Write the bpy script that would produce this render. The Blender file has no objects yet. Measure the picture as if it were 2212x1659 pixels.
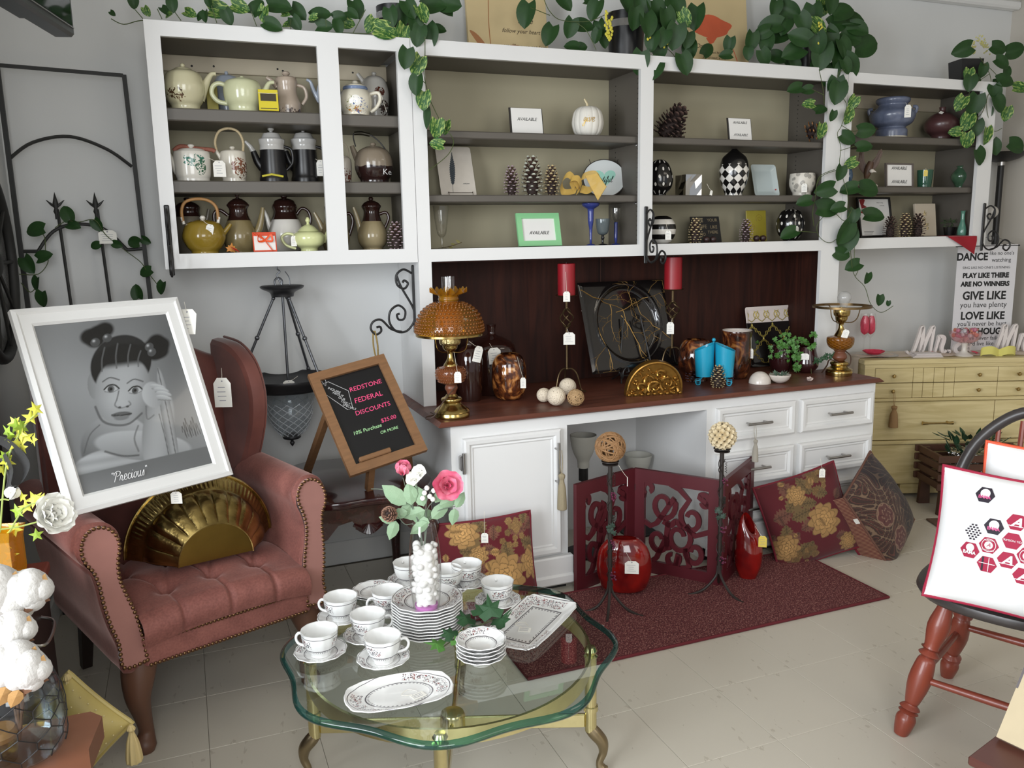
import bpy, bmesh, math, random
import numpy as np
from math import sin, cos, pi, sqrt, atan2, radians as R
from mathutils import Vector as V, Matrix
random.seed(7)
C = bpy.context.scene.collection
SC = bpy.context.scene
# ---------------------------------------------------------------- camera
FPX = 1783.69
CR = np.array([[0.92916194, -0.3692244, -0.01820531], [-0.08107859, -0.15549336, -0.98450398], [0.36067208, 0.91623968, -0.1744147]])
EYE = np.array([0, 0, 1.43975])
cam = bpy.data.objects.new('camera', bpy.data.cameras.new('camera'))
C.objects.link(cam)
m = Matrix(((CR[0][0], -CR[1][0], -CR[2][0], 0), (CR[0][1], -CR[1][1], -CR[2][1], 0), (CR[0][2], -CR[1][2], -CR[2][2], EYE[2]), (0, 0, 0, 1)))
cam.matrix_world = m
cam.data.sensor_width = 36
cam.data.lens = FPX / 2212 * 36
cam.data.clip_start = 0.05
SC.camera = cam
# ---------------------------------------------------------------- light
wd = bpy.data.worlds.new('world'); SC.world = wd; wd.use_nodes = True
wd.node_tree.nodes['Background'].inputs[0].default_value = (0.93, 0.96, 1.0, 1)
wd.node_tree.nodes['Background'].inputs[1].default_value = 0.42
def area(name, loc, aim, sx, sy, power, col):
    l = bpy.data.lights.new(name, 'AREA'); l.shape = 'RECTANGLE'; l.size = sx; l.size_y = sy; l.energy = power; l.color = col
    o = bpy.data.objects.new(name, l); C.objects.link(o); o.location = loc
    o.rotation_euler = (V(aim) - V(loc)).to_track_quat('-Z', 'Y').to_euler()
    return o
area('shop_window_light', (-3.0, 0.1, 1.6), (0.6, 3.1, 1.0), 2.4, 2.1, 205, (0.90, 0.95, 1.0))
area('shop_window_light', (-0.2, -1.6, 1.9), (0.5, 3.0, 1.0), 1.5, 2.0, 58, (0.95, 0.98, 1.0))
area('shop_door_light', (2.6, -1.6, 1.9), (2.2, 3.0, 0.6), 1.3, 2.0, 15, (1.0, 0.93, 0.82))
area('ceiling_lamp', (2.9, 1.5, 2.66), (2.9, 1.5, 0), 1.2, 0.6, 5, (1.0, 0.90, 0.76))
SC.view_settings.view_transform = 'Standard'
SC.view_settings.look = 'None'
SC.view_settings.gamma = 1
SC.view_settings.use_curve_mapping = False
SC.view_settings.exposure = 0.2
SC.cycles.max_bounces = 10
SC.cycles.transparent_max_bounces = 16
SC.cycles.caustics_reflective = False
SC.cycles.caustics_refractive = False

# ---------------------------------------------------------------- pixel -> place on a real plane of the room
def ray(px, py): return np.array([(px - 1106) / FPX, (py - 829.5) / FPX, 1.0]) @ CR
def W(px, py, y):
    d = ray(px, py); return V(EYE + d * (y / d[1]))
def F(px, py, z=0.0):
    d = ray(px, py); return V(EYE + d * ((z - EYE[2]) / d[2]))
def PL(px, py, A, n):
    d = ray(px, py); n = np.array(n); return V(EYE + d * (n @ (np.array(A) - EYE) / (n @ d)))
def mpp(p): return float(CR[2] @ (np.array(p) - EYE)) / FPX     # metres per photo pixel at a place
YAW = -R(21.4868)

# ---------------------------------------------------------------- materials
class E:
    def __init__(s, nt, k): s.nt, s.k = nt, k
    def op(s, o, b=None, c=None):
        n = s.nt.nodes.new('ShaderNodeMath'); n.operation = o
        for i, x in enumerate((s, b, c)):
            if x is None: continue
            if isinstance(x, E): s.nt.links.new(x.k, n.inputs[i])
            else: n.inputs[i].default_value = x
        return E(s.nt, n.outputs[0])
    def __add__(s, b): return s.op('ADD', b)
    def __sub__(s, b): return s.op('SUBTRACT', b)
    def __mul__(s, b): return s.op('MULTIPLY', b)
    def __truediv__(s, b): return s.op('DIVIDE', b)
    def gt(s, b): return s.op('GREATER_THAN', b)
    def lt(s, b): return s.op('LESS_THAN', b)
    def mx(s, b): return s.op('MAXIMUM', b)
    def mn(s, b): return s.op('MINIMUM', b)
    def ab(s): return s.op('ABSOLUTE')
    def mod(s, b): return s.op('FLOORED_MODULO', b)
    def fl(s): return s.op('FLOOR')
    def sn(s): return s.op('SINE')
    def near(s, b, w): return (s - b).ab().lt(w)
    def inv(s): return s * -1.0 + 1.0
class Mat:
    def __init__(s, name):
        s.m = bpy.data.materials.new(name); s.m.use_nodes = True; s.nt = s.m.node_tree; s.b = s.nt.nodes['Principled BSDF']; s._p = None
    def pos(s, i=None):
        if s._p is None:
            t = s.nt.nodes.new('ShaderNodeTexCoord'); x = s.nt.nodes.new('ShaderNodeSeparateXYZ'); s.nt.links.new(t.outputs['Object'], x.inputs[0]); s._t = t; s._p = x
        return E(s.nt, s._p.outputs[i]) if i is not None else s._t.outputs['Object']
    def noise(s, scale, detail=3, dist=0, stretch=None, col=False):
        n = s.nt.nodes.new('ShaderNodeTexNoise'); n.inputs['Scale'].default_value = scale; n.inputs['Detail'].default_value = detail; n.inputs['Distortion'].default_value = dist
        p = s.pos()
        if stretch:
            g = s.nt.nodes.new('ShaderNodeMapping'); g.inputs['Scale'].default_value = stretch; s.nt.links.new(p, g.inputs[0]); p = g.outputs[0]
        s.nt.links.new(p, n.inputs['Vector'])
        return E(s.nt, n.outputs[0])
    def vor(s, scale, feat='F1', out=0):
        n = s.nt.nodes.new('ShaderNodeTexVoronoi'); n.inputs['Scale'].default_value = scale; n.feature = feat
        s.nt.links.new(s.pos(), n.inputs['Vector']); return E(s.nt, n.outputs[out])
    def ang(s):
        return s.pos(1).op('ARCTAN2', s.pos(0))
    def rad(s): return (s.pos(0) * s.pos(0) + s.pos(1) * s.pos(1)).op('SQRT')
    def mix(s, f, a, b):
        n = s.nt.nodes.new('ShaderNodeMix'); n.data_type = 'RGBA'; n.clamp_factor = True
        for i, x in ((0, f), (6, a), (7, b)):
            if isinstance(x, E): s.nt.links.new(x.k, n.inputs[i])
            else: n.inputs[i].default_value = x if i == 0 else (*x, 1)
        return E(s.nt, n.outputs[2])
    def ramp(s, f, *st):
        n = s.nt.nodes.new('ShaderNodeValToRGB'); el = n.color_ramp.elements
        while len(el) < len(st): el.new(0.5)
        for e, (p, c) in zip(el, st): e.position = p; e.color = (*c, 1)
        s.nt.links.new(f.k, n.inputs[0]); return E(s.nt, n.outputs[0])
    def attr(s, name='Col'):
        n = s.nt.nodes.new('ShaderNodeVertexColor'); n.layer_name = name; return E(s.nt, n.outputs[0])
    def set(s, **k):
        nm = dict(c='Base Color', r='Roughness', m='Metallic', t='Transmission Weight', ior='IOR', a='Alpha', coat='Coat Weight', cr='Coat Roughness', sheen='Sheen Weight', sp='Specular IOR Level', sss='Subsurface Weight', em='Emission Strength', ec='Emission Color')
        for a, x in k.items():
            i = s.b.inputs[nm[a]]
            if isinstance(x, E): s.nt.links.new(x.k, i)
            elif isinstance(x, tuple): i.default_value = (*x, 1)
            else: i.default_value = x
        return s
    def bump(s, h, st=0.2, d=0.002):
        n = s.nt.nodes.new('ShaderNodeBump'); n.inputs['Strength'].default_value = st; n.inputs['Distance'].default_value = d
        s.nt.links.new(h.k, n.inputs['Height']); s.nt.links.new(n.outputs[0], s.b.inputs['Normal']); return s
MC = {}
def mul(c, f): return tuple(min(1, x * f) for x in c)
def mat(name, c=(.8, .8, .8), r=.5, var=0, vs=6, bs=0, bd=.002, bst=.3, stretch=None, **k):
    if name in MC: return MC[name]
    q = Mat(name); q.set(r=r, **k)
    if var: q.set(c=q.mix(q.noise(vs, 4, 0, stretch), mul(c, 1 - var), mul(c, 1 + var)))
    else: q.set(c=c)
    if bs: q.bump(q.noise(bs, 3, 0, stretch), bst, bd)
    MC[name] = q.m; return q.m
def glass(name, c=(1, 1, 1), r=0.0, ior=1.45, **k): return mat(name, c, r, t=1.0, ior=ior, **k)

# ---------------------------------------------------------------- mesh builder
class B:
    def __init__(s): s.v = []; s.f = []; s.M = None; s.mi = []; s.cm = 0
    def add(s, vs, fs):
        k = len(s.v)
        if s.M is not None: vs = [s.M @ V(p) for p in vs]
        s.v += [tuple(p) for p in vs]; s.f += [tuple(i + k for i in f) for f in fs]; s.mi += [s.cm] * len(fs); return s
    def at(s, M=None): s.M = M; return s
    def box(s, x0, x1, y0, y1, z0, z1, b=0.0):
        c = V(((x0 + x1) / 2, (y0 + y1) / 2, (z0 + z1) / 2)); h = [(x1 - x0) / 2, (y1 - y0) / 2, (z1 - z0) / 2]
        if b <= 0:
            vs = [(c.x + i * h[0], c.y + j * h[1], c.z + k * h[2]) for i in (-1, 1) for j in (-1, 1) for k in (-1, 1)]
            return s.add(vs, [(0, 1, 3, 2), (4, 6, 7, 5), (0, 4, 5, 1), (2, 3, 7, 6), (0, 2, 6, 4), (1, 5, 7, 3)])
        b = min(b, min(h) * .95); vs = []; ix = {}
        for sg in [(i, j, k) for i in (-1, 1) for j in (-1, 1) for k in (-1, 1)]:
            for ax in range(3):
                p = [c[a] + sg[a] * (h[a] - (0 if a == ax else b)) for a in range(3)]
                ix[sg, ax] = len(vs); vs.append(p)
        fs = []
        for ax in range(3):
            a, d = [q for q in range(3) if q != ax]
            for sg in (-1, 1):
                loop = []
                for u, w in ((-1, -1), (1, -1), (1, 1), (-1, 1)):
                    t = [0, 0, 0]; t[ax] = sg; t[a] = u; t[d] = w; loop.append(ix[tuple(t), ax])
                if (sg > 0) == (ax == 1): loop.reverse()
                fs.append(tuple(loop))
            for u in (-1, 1):
                for w in (-1, 1):
                    t0 = [0, 0, 0]; t0[a] = u; t0[d] = w; t1 = list(t0); t0[ax] = -1; t1[ax] = 1
                    t0, t1 = tuple(t0), tuple(t1)
                    q = (ix[t0, a], ix[t1, a], ix[t1, d], ix[t0, d])
                    if ((u * w > 0) == (ax == 1)): q = q[::-1]
                    fs.append(q)
        for sg in [(i, j, k) for i in (-1, 1) for j in (-1, 1) for k in (-1, 1)]:
            t = (ix[sg, 0], ix[sg, 1], ix[sg, 2]); fs.append(t if sg[0] * sg[1] * sg[2] > 0 else t[::-1])
        return s.add(vs, fs)
    def lathe(s, prof, n=32, wav=None, cap=True, sx=1, sy=1):
        vs = []; fs = []; rows = []
        for r, z in prof:
            if r < 1e-6: rows.append([len(vs)]); vs.append((0, 0, z)); continue
            row = []
            for i in range(n):
                a = 2 * pi * i / n; w = wav(a, r, z) if wav else 1
                row.append(len(vs))
                if isinstance(w, tuple): vs.append((r * w[0] * cos(a) * sx, r * w[0] * sin(a) * sy, z + w[1]))
                else: vs.append((r * w * cos(a) * sx, r * w * sin(a) * sy, z))
            rows.append(row)
        for p, q in zip(rows, rows[1:]):
            if len(p) == 1 and len(q) == 1: continue
            for i in range(n):
                j = (i + 1) % n
                if len(p) == 1: fs.append((p[0], q[j], q[i]))
                elif len(q) == 1: fs.append((p[i], p[j], q[0]))
                else: fs.append((p[i], p[j], q[j], q[i]))
        if cap:
            if len(rows[0]) > 1: fs.append(tuple(reversed(rows[0])))
            if len(rows[-1]) > 1: fs.append(tuple(rows[-1]))
        return s.add(vs, fs)
    def tube(s, path, r, n=8, cap=True, closed=False, flat=1):
        path = [V(p) for p in path]; m = len(path); vs = []; fs = []
        rr = r if isinstance(r, (list, tuple)) else [r] * m
        up = None
        for i, p in enumerate(path):
            if closed: t = path[(i + 1) % m] - path[i - 1]
            else: t = path[min(i + 1, m - 1)] - path[max(i - 1, 0)]
            if t.length < 1e-9: t = V((0, 0, 1))
            t.normalize()
            if up is None:
                up = t.orthogonal().normalized()
                if flat != 1: up = (V((0, 1, 0)) - t * t.y).normalized() if abs(t.y) < .95 else up
            else:
                up = up - t * up.dot(t)
                up = up.normalized() if up.length > 1e-6 else t.orthogonal().normalized()
            sd = t.cross(up)
            for k in range(n):
                a = 2 * pi * k / n; vs.append(p + (up * cos(a) * flat + sd * sin(a)) * rr[i])
        for i in range(m if closed else m - 1):
            for k in range(n):
                a, b = i * n, ((i + 1) % m) * n; l = (k + 1) % n
                fs.append((a + k, a + l, b + l, b + k))
        if cap and not closed: fs += [tuple(range(n - 1, -1, -1)), tuple(range((m - 1) * n, m * n))]
        return s.add(vs, fs)
    def grid(s, fn, nu, nv, cu=False, cv=False):
        vs = [fn(i / (nu if cu else nu - 1), j / (nv if cv else nv - 1)) for j in range(nv) for i in range(nu)]
        fs = []
        for j in range(nv if cv else nv - 1):
            for i in range(nu if cu else nu - 1):
                a, b = (i + 1) % nu, (j + 1) % nv; fs.append((j * nu + i, j * nu + a, b * nu + a, b * nu + i))
        return s.add(vs, fs)
    def ball(s, c, r, n=12, m=8):
        r = r if isinstance(r, (tuple, list)) else (r, r, r); vs = [(c[0], c[1], c[2] - r[2])]
        for j in range(1, m):
            for i in range(n):
                a, b = 2 * pi * i / n, pi * j / m - pi / 2
                vs.append((c[0] + r[0] * cos(a) * cos(b), c[1] + r[1] * sin(a) * cos(b), c[2] + r[2] * sin(b)))
        vs.append((c[0], c[1], c[2] + r[2])); L = len(vs) - 1; fs = []
        for i in range(n):
            j = (i + 1) % n; fs.append((0, 1 + j, 1 + i)); fs.append((L, L - n + i, L - n + j))
            for q in range(m - 2): a = 1 + q * n; fs.append((a + i, a + j, a + n + j, a + n + i))
        return s.add(vs, fs)
    def prism(s, out, z0, z1):       # outline counter-clockwise in xy
        n = len(out); vs = [(x, y, z0) for x, y in out] + [(x, y, z1) for x, y in out]
        return s.add(vs, [tuple(range(n - 1, -1, -1)), tuple(range(n, 2 * n))] + [(i, (i + 1) % n, n + (i + 1) % n, n + i) for i in range(n)])
    def bars(s, rects, t):           # frame ring between two rects (x0,x1,z0,z1) outer/inner, thickness t in y
        (a, b, c, d), (e, f, g, h) = rects; o = [(a, c), (b, c), (b, d), (a, d)]; i = [(e, g), (f, g), (f, h), (e, h)]
        vs = [(x, 0, z) for x, z in o] + [(x, 0, z) for x, z in i] + [(x, t, z) for x, z in o] + [(x, t, z) for x, z in i]; fs = []
        for k in range(4):
            l = (k + 1) % 4; fs += [(k, l, 4 + l, 4 + k), (8 + l, 8 + k, 12 + k, 12 + l), (l, k, 8 + k, 8 + l), (4 + k, 4 + l, 12 + l, 12 + k)]
        return s.add(vs, fs)
def mesh(name, b, mt, smooth=40):
    me = bpy.data.meshes.new(name); me.from_pydata(b.v, [], b.f)
    for x in (mt if isinstance(mt, (list, tuple)) else [mt]): me.materials.append(x)
    if any(b.mi): me.polygons.foreach_set('material_index', b.mi)
    if smooth:
        me.polygons.foreach_set('use_smooth', [True] * len(me.polygons))
        if smooth < 180: me.set_sharp_from_angle(angle=R(smooth))
    if len(b.f) < 6000:
        bm = bmesh.new(); bm.from_mesh(me); bmesh.ops.recalc_face_normals(bm, faces=bm.faces); bm.to_mesh(me); bm.free()
    me.update(); return me
def link(name, me, parent=None, loc=(0, 0, 0), rot=(0, 0, 0), sc=1, kind=None, label=None):
    o = bpy.data.objects.new(name, me); C.objects.link(o)
    if parent is not None: o.parent = parent
    o.location = loc; o.rotation_euler = rot; o.scale = sc if isinstance(sc, (tuple, list)) else (sc, sc, sc)
    if kind: o['kind'] = kind
    if label: o['label'] = label
    return o
def obj(name, b, mt, parent=None, loc=(0, 0, 0), rot=(0, 0, 0), kind=None, label=None, smooth=40, sc=1):
    return link(name, mesh(name, b, mt, smooth), parent, loc, rot, sc, kind, label)
def tag(o, label, cat, group=None):
    o['label'] = label; o['category'] = cat
    if group: o['group'] = group
    return o
def thing(name, label, cat, loc=(0, 0, 0), rz=0, group=None, rot=None):
    o = bpy.data.objects.new(name, None); C.objects.link(o); o.location = loc; o.rotation_euler = rot or (0, 0, rz); o.empty_display_size = .05
    return tag(o, label, cat, group)
def struct(name, b, mt, parent=None, smooth=0, **k):
    o = obj(name, b, mt, parent, smooth=smooth, **k)
    if parent is None: o['kind'] = 'structure'
    return o
def dup(root, loc=None, rz=None, label=None, group=None):
    def cp(o, par):
        c = o.copy(); C.objects.link(c)
        if par: c.parent = par
        for k in o.children: cp(k, c)
        return c
    r = cp(root, None)
    if loc is not None: r.location = loc
    if rz is not None: r.rotation_euler = (0, 0, rz)
    if label: r['label'] = label
    if group: r['group'] = group
    return r
def spl(pts, k=6, closed=False):     # Catmull-Rom through points of any dimension
    P = [np.array(p, float) for p in pts]; n = len(P); out = []
    for i in range(n if closed else n - 1):
        g = (lambda q: P[q % n]) if closed else (lambda q: P[min(max(q, 0), n - 1)])
        a, b, c, d = g(i - 1), g(i), g(i + 1), g(i + 2)
        for j in range(k):
            t = j / k; out.append(.5 * (2 * b + (c - a) * t + (2 * a - 5 * b + 4 * c - d) * t * t + (3 * b - a - 3 * c + d) * t ** 3))
    if not closed: out.append(P[-1])
    return [tuple(float(x) for x in q) for q in out]
def spiral(cx, cy, r0, r1, a0, turns, n=26):
    return [(cx + (r0 + (r1 - r0) * i / n) * cos(a0 + turns * 2 * pi * i / n), cy + (r0 + (r1 - r0) * i / n) * sin(a0 + turns * 2 * pi * i / n)) for i in range(n + 1)]
TX = {}
def text(s, size=.02, ext=.0004, shear=0, off=0, sp=1, align='CENTER', sx=1):
    key = (s, size, ext, shear, off, sp, align, sx)
    c = bpy.data.curves.new('lettering', 'FONT'); c.body = s; c.size = size; c.extrude = ext; c.shear = shear; c.offset = off; c.space_character = sp; c.align_x = align; c.align_y = 'CENTER'; c.resolution_u = 3
    o = bpy.data.objects.new('tmp', c); C.objects.link(o)
    dg = bpy.context.evaluated_depsgraph_get(); me = bpy.data.meshes.new_from_object(o.evaluated_get(dg))
    bpy.data.objects.remove(o); bpy.data.curves.remove(c)
    n = len(me.vertices); co = np.empty(n * 3); me.vertices.foreach_get('co', co); co = co.reshape(-1, 3)
    fs = [tuple(p.vertices) for p in me.polygons]; bpy.data.meshes.remove(me)
    co[:, 0] *= sx
    return co, fs
def words(b, items):                 # items: (string, x, y, size, opts) laid flat on xy, facing +z
    for it in items:
        s, x, y, size = it[:4]; o = it[4] if len(it) > 4 else {}
        o = dict(o); ra = o.pop('ra', 0); z = o.pop('z', 0)
        co, fs = text(s, size, **o)
        c, d = cos(ra), sin(ra)
        b.add([(x + p[0] * c - p[1] * d, y + p[0] * d + p[1] * c, z + p[2]) for p in co], fs)
    return b
UP = (pi / 2, 0, 0)                  # xy drawing -> standing, facing -y
def S(r, g, b): return tuple((x / 12.92 if x <= .04045 else ((x + .055) / 1.055) ** 2.4) for x in (r / 255, g / 255, b / 255))
def WB(root): return B().at(Matrix.LocRotScale(root.location, root.rotation_euler, root.scale).inverted())
def plate(b, xs, zs, holes, y0, y1):     # slab in xz with rectangular holes, cells (i,j) in holes left out
    ix = {}; vs = []; fs = []
    def g(i, j, k):
        if (i, j, k) not in ix: ix[i, j, k] = len(vs); vs.append((xs[i], (y0, y1)[k], zs[j]))
        return ix[i, j, k]
    full = lambda i, j: 0 <= i < len(xs) - 1 and 0 <= j < len(zs) - 1 and (i, j) not in holes
    for i in range(len(xs) - 1):
        for j in range(len(zs) - 1):
            if not full(i, j): continue
            fs.append((g(i, j, 0), g(i + 1, j, 0), g(i + 1, j + 1, 0), g(i, j + 1, 0))); fs.append((g(i, j, 1), g(i, j + 1, 1), g(i + 1, j + 1, 1), g(i + 1, j, 1)))
            for di, dj, p, q in ((-1, 0, (i, j + 1), (i, j)), (1, 0, (i + 1, j), (i + 1, j + 1)), (0, -1, (i, j), (i + 1, j)), (0, 1, (i + 1, j + 1), (i, j + 1))):
                if not full(i + di, j + dj): fs.append((g(*q, 0), g(*p, 0), g(*p, 1), g(*q, 1)))
    return b.add(vs, fs)

def thin(name, c=(.95, .97, .96), rough=.0, dens=0.0):      # thin clear or tinted glass: Fresnel reflection over tinted see-through
    if name in MC: return MC[name]
    m = bpy.data.materials.new(name); m.use_nodes = True; nt = m.node_tree; nt.nodes.remove(nt.nodes['Principled BSDF'])
    t = nt.nodes.new('ShaderNodeBsdfTransparent'); t.inputs[0].default_value = (*c, 1); g = nt.nodes.new('ShaderNodeBsdfGlossy'); g.inputs['Roughness'].default_value = rough
    lw = nt.nodes.new('ShaderNodeLayerWeight'); f = E(nt, lw.outputs['Facing']).op('POWER', 4.0) * .85 + .05; x = nt.nodes.new('ShaderNodeMixShader')
    nt.links.new(f.k, x.inputs[0]); nt.links.new(t.outputs[0], x.inputs[1]); nt.links.new(g.outputs[0], x.inputs[2]); o = x.outputs[0]
    if dens:
        d = nt.nodes.new('ShaderNodeBsdfPrincipled'); d.inputs['Base Color'].default_value = (*c, 1); d.inputs['Roughness'].default_value = .1
        y = nt.nodes.new('ShaderNodeMixShader'); y.inputs[0].default_value = dens; nt.links.new(o, y.inputs[1]); nt.links.new(d.outputs[0], y.inputs[2]); o = y.outputs[0]
    nt.links.new(o, nt.nodes['Material Output'].inputs[0]); MC[name] = m; return m
# ==== the room
wall_m=mat('wall_paint',S(214,215,214),.85,var=.03,vs=2,bs=220,bd=.0006,bst=.15)
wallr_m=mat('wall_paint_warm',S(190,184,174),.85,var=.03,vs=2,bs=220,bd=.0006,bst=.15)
white_m=mat('white_gloss_paint',S(226,226,225),.32,var=.015,vs=3)
grey_m=mat('grey_shelf_paint',S(92,87,80),.45,var=.06,vs=5)
tan_m=mat('tan_back_panel',S(172,164,138),.7,var=.05,vs=4,bs=90,bd=.0008,bst=.2,stretch=(1,1,.2))
cream_m=mat('cream_rail',S(196,184,160),.6,var=.04)
black_m=mat('black_iron',S(30,29,29),.45)
q=Mat('vinyl_tile')
sp=q.noise(26,4,1.5,(1,.35,1)).gt(.66)*.5
q.set(c=q.mix(sp,S(205,198,184),S(168,158,142)),r=q.noise(3,2)*.15+.26);q.bump(q.noise(8,3),.05,.002);tile_m=q.m
struct('wall_back',B().box(-.72,4.75,3.59,3.7,-.02,2.7),wall_m)
struct('wall_left',B().box(-.72,-.57,2.4,3.59,-.02,2.7),wall_m)
struct('wall_right',B().box(4.52,4.65,.2,3.59,-.02,2.7),wallr_m)
struct('ceiling',B().box(-2.2,4.65,-.5,3.7,2.7,2.78),mat('ceiling_paint',S(225,222,215),.9))
fl=struct('floor',B().box(-3,5,-2,3.7,-.06,-.003),mat('floor_joint',S(120,112,100),.7))
T0x,T0y=1.18263-8*.3048,2.04145-5*.3048
tm=mesh('tile',B().box(0,.3036,0,.3036,-.004,0,.0008),tile_m,0)
for j in range(10):
 for i in range(20):
  x,y=T0x+i*.3048,T0y+j*.3048
  if x>4.5 or y+.3>3.59 or x<-1.3:continue
  o=link('tile',tm,fl,(x+(.3036 if(i+j)%2 else 0),y+(.3036 if(i+j)%2 else 0),0),(0,0,pi if(i+j)%2 else 0))
struct('baseboard_back',B().box(-.57,.905,3.576,3.59,0,.107,.004),white_m)
struct('baseboard_left',B().box(-.57,-.556,2.4,3.576,0,.107,.004),white_m)
struct('baseboard_right',B().box(4.506,4.52,.2,3.59,0,.107,.004),white_m)
struct('trim_1',B().box(-.57,4.52,3.53,3.59,2.655,2.7,.01),white_m)
# ---- left wall cabinet
def cab_inner(t,x0,x1,z0,z1,yb=3.565):
 obj('side_panel',WB(t).box(x0-.018,x0,3.27,yb,z0,z1),grey_m,t,smooth=0)
 obj('side_panel',WB(t).box(x1,x1+.018,3.27,yb,z0,z1),grey_m,t,smooth=0)
def shelf(t,x0,x1,z,th,yb=3.56):obj('shelf',WB(t).box(x0,x1,3.285,yb,z-th,z,.004),grey_m,t)
k1=thing('wall_cabinet','white painted open wall cabinet holding teapots, hung left above the lantern','cabinet',(.416,3.42,1.35))
obj('face_frame',plate(WB(k1),[-.053,-.003,.53,.608,.831,.884],[1.35,1.404,2.149,2.2],{(1,1),(3,1)},3.25,3.27),white_m,k1,smooth=0)
obj('cabinet_top',WB(k1).box(-.053,.884,3.27,3.588,2.165,2.2),white_m,k1,smooth=0)
obj('top_lining',WB(k1).box(-.003,.831,3.27,3.565,2.15,2.164),grey_m,k1,smooth=0)
obj('cabinet_bottom',WB(k1).box(-.053,.884,3.27,3.588,1.35,1.392),white_m,k1,smooth=0)
obj('bottom_lining',WB(k1).box(-.003,.86,3.27,3.565,1.393,1.402),grey_m,k1,smooth=0)
obj('outer_side',WB(k1).box(-.053,-.03,3.27,3.588,1.392,2.165),white_m,k1,smooth=0)
cab_inner(k1,-.01,.862,1.402,2.15)
obj('back_panel',WB(k1).box(-.01,.862,3.566,3.586,1.392,2.16),tan_m,k1,smooth=0)
obj('hanging_rail',WB(k1).box(-.01,.862,3.553,3.566,2.09,2.15,.002),cream_m,k1)
for x,z in((.18,2.115),(.42,2.118),(.44,2.112),(.1,2.112),(.72,2.12)):
 obj('bolt_hole',B().ball((x-.416,3.552-3.42,z-1.35),(.004,.002,.004),8,5),black_m,k1)
shelf(k1,-.01,.862,1.917,.045);shelf(k1,-.01,.862,1.665,.045)
# ---- hutch in the middle
k2=thing('hutch','white open hutch with two shelved bays over a dark brown niche, standing on the counter','cabinet',(1.96,3.42,.757))
obj('face_frame',plate(WB(k2),[.886,.94,1.9,1.964,2.92,3.036],[.758,1.35,1.4,2.142,2.2],{(1,0),(2,0),(3,0),(1,2),(3,2)},3.25,3.27),white_m,k2,smooth=0)
obj('hutch_top',WB(k2).box(.886,3.036,3.27,3.588,2.165,2.2),white_m,k2,smooth=0)
obj('outer_side',WB(k2).box(.886,.922,3.27,3.588,.758,2.165),white_m,k2,smooth=0)
obj('outer_side',WB(k2).box(2.99,3.036,3.27,3.588,.758,2.165),white_m,k2,smooth=0)
obj('hutch_floor',WB(k2).box(.922,2.99,3.27,3.588,1.355,1.392),white_m,k2,smooth=0)
for x0,x1 in((.94,1.915),(1.95,2.955)):
 cab_inner(k2,x0,x1,1.398,2.15)
 obj('back_panel',WB(k2).box(x0,x1,3.566,3.586,1.392,2.15),tan_m,k2,smooth=0)
 obj('top_lining',WB(k2).box(x0,x1,3.27,3.565,2.15,2.164),grey_m,k2,smooth=0)
 obj('bottom_lining',WB(k2).box(x0,x1,3.27,3.565,1.392,1.399),grey_m,k2,smooth=0)
 shelf(k2,x0,x1,1.868,.03);shelf(k2,x0,x1,1.616,.03)
 for z in(1.855,1.602):obj('shelf_pin',B().ball((x1-1.96,3.31-3.42,z-.757-.022),.006,8,6),mat('nickel',S(190,190,190),.3,m=1),k2)
 hb=WB(k2)
 for i in range(34):
  for y in(3.30,3.50):hb.ball((x1-.0002,y,1.42+i*.021),(.0012,.003,.003),6,4)
 obj('pin_holes',hb,black_m,k2,kind='stuff')
wood_d=Mat('dark_walnut');g=wood_d.noise(7,6,1.2,(3,3,.3))
wood_d.set(c=wood_d.ramp(g,(.3,S(34,15,11)),(.7,S(60,29,20))),r=.62,sp=.25);wood_d=wood_d.m
obj('niche_back',WB(k2).box(.94,2.955,3.566,3.586,.758,1.355),wood_d,k2,smooth=0)
obj('niche_ceiling',WB(k2).box(.94,2.955,3.27,3.566,1.345,1.354),wood_d,k2,smooth=0)
obj('niche_side',WB(k2).box(.923,.94,3.27,3.566,.758,1.345),wood_d,k2,smooth=0)
obj('niche_side',WB(k2).box(2.955,2.975,3.27,3.566,.758,1.345),wood_d,k2,smooth=0)
obj('niche_seam',WB(k2).box(1.87,1.873,3.563,3.567,.758,1.345),mat('walnut_seam',S(70,40,30),.5),k2,smooth=0)
# ---- right shelf unit
k3=thing('wall_cabinet','white open wall cabinet at the right end, above the yellow dresser','cabinet',(3.53,3.42,1.35))
obj('face_frame',plate(WB(k3),[3.038,3.07,3.93,4.03],[1.352,1.406,2.142,2.19],{(1,1)},3.25,3.27),white_m,k3,smooth=0)
obj('cabinet_top',WB(k3).box(3.038,4.03,3.27,3.588,2.16,2.19),white_m,k3,smooth=0)
obj('cabinet_bottom',WB(k3).box(3.038,4.03,3.27,3.588,1.352,1.392),white_m,k3,smooth=0)
obj('outer_side',WB(k3).box(4.0,4.03,3.27,3.588,1.392,2.16),white_m,k3,smooth=0)
cab_inner(k3,3.06,3.98,1.392,2.155)
obj('back_panel',WB(k3).box(3.06,3.98,3.566,3.586,1.392,2.155),tan_m,k3,smooth=0)
obj('hanging_rail',WB(k3).box(3.06,3.98,3.553,3.566,2.08,2.15,.002),cream_m,k3)
obj('top_lining',WB(k3).box(3.06,3.98,3.27,3.565,2.15,2.159),grey_m,k3,smooth=0)
obj('bottom_lining',WB(k3).box(3.06,3.98,3.27,3.565,1.392,1.405),grey_m,k3,smooth=0)
for x in(3.3,3.68):obj('bolt_hole',B().ball((x-3.53,3.552-3.42,2.115-1.35),(.004,.002,.004),8,5),black_m,k3)
shelf(k3,3.06,3.98,1.906,.035);shelf(k3,3.06,3.98,1.66,.03)
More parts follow.
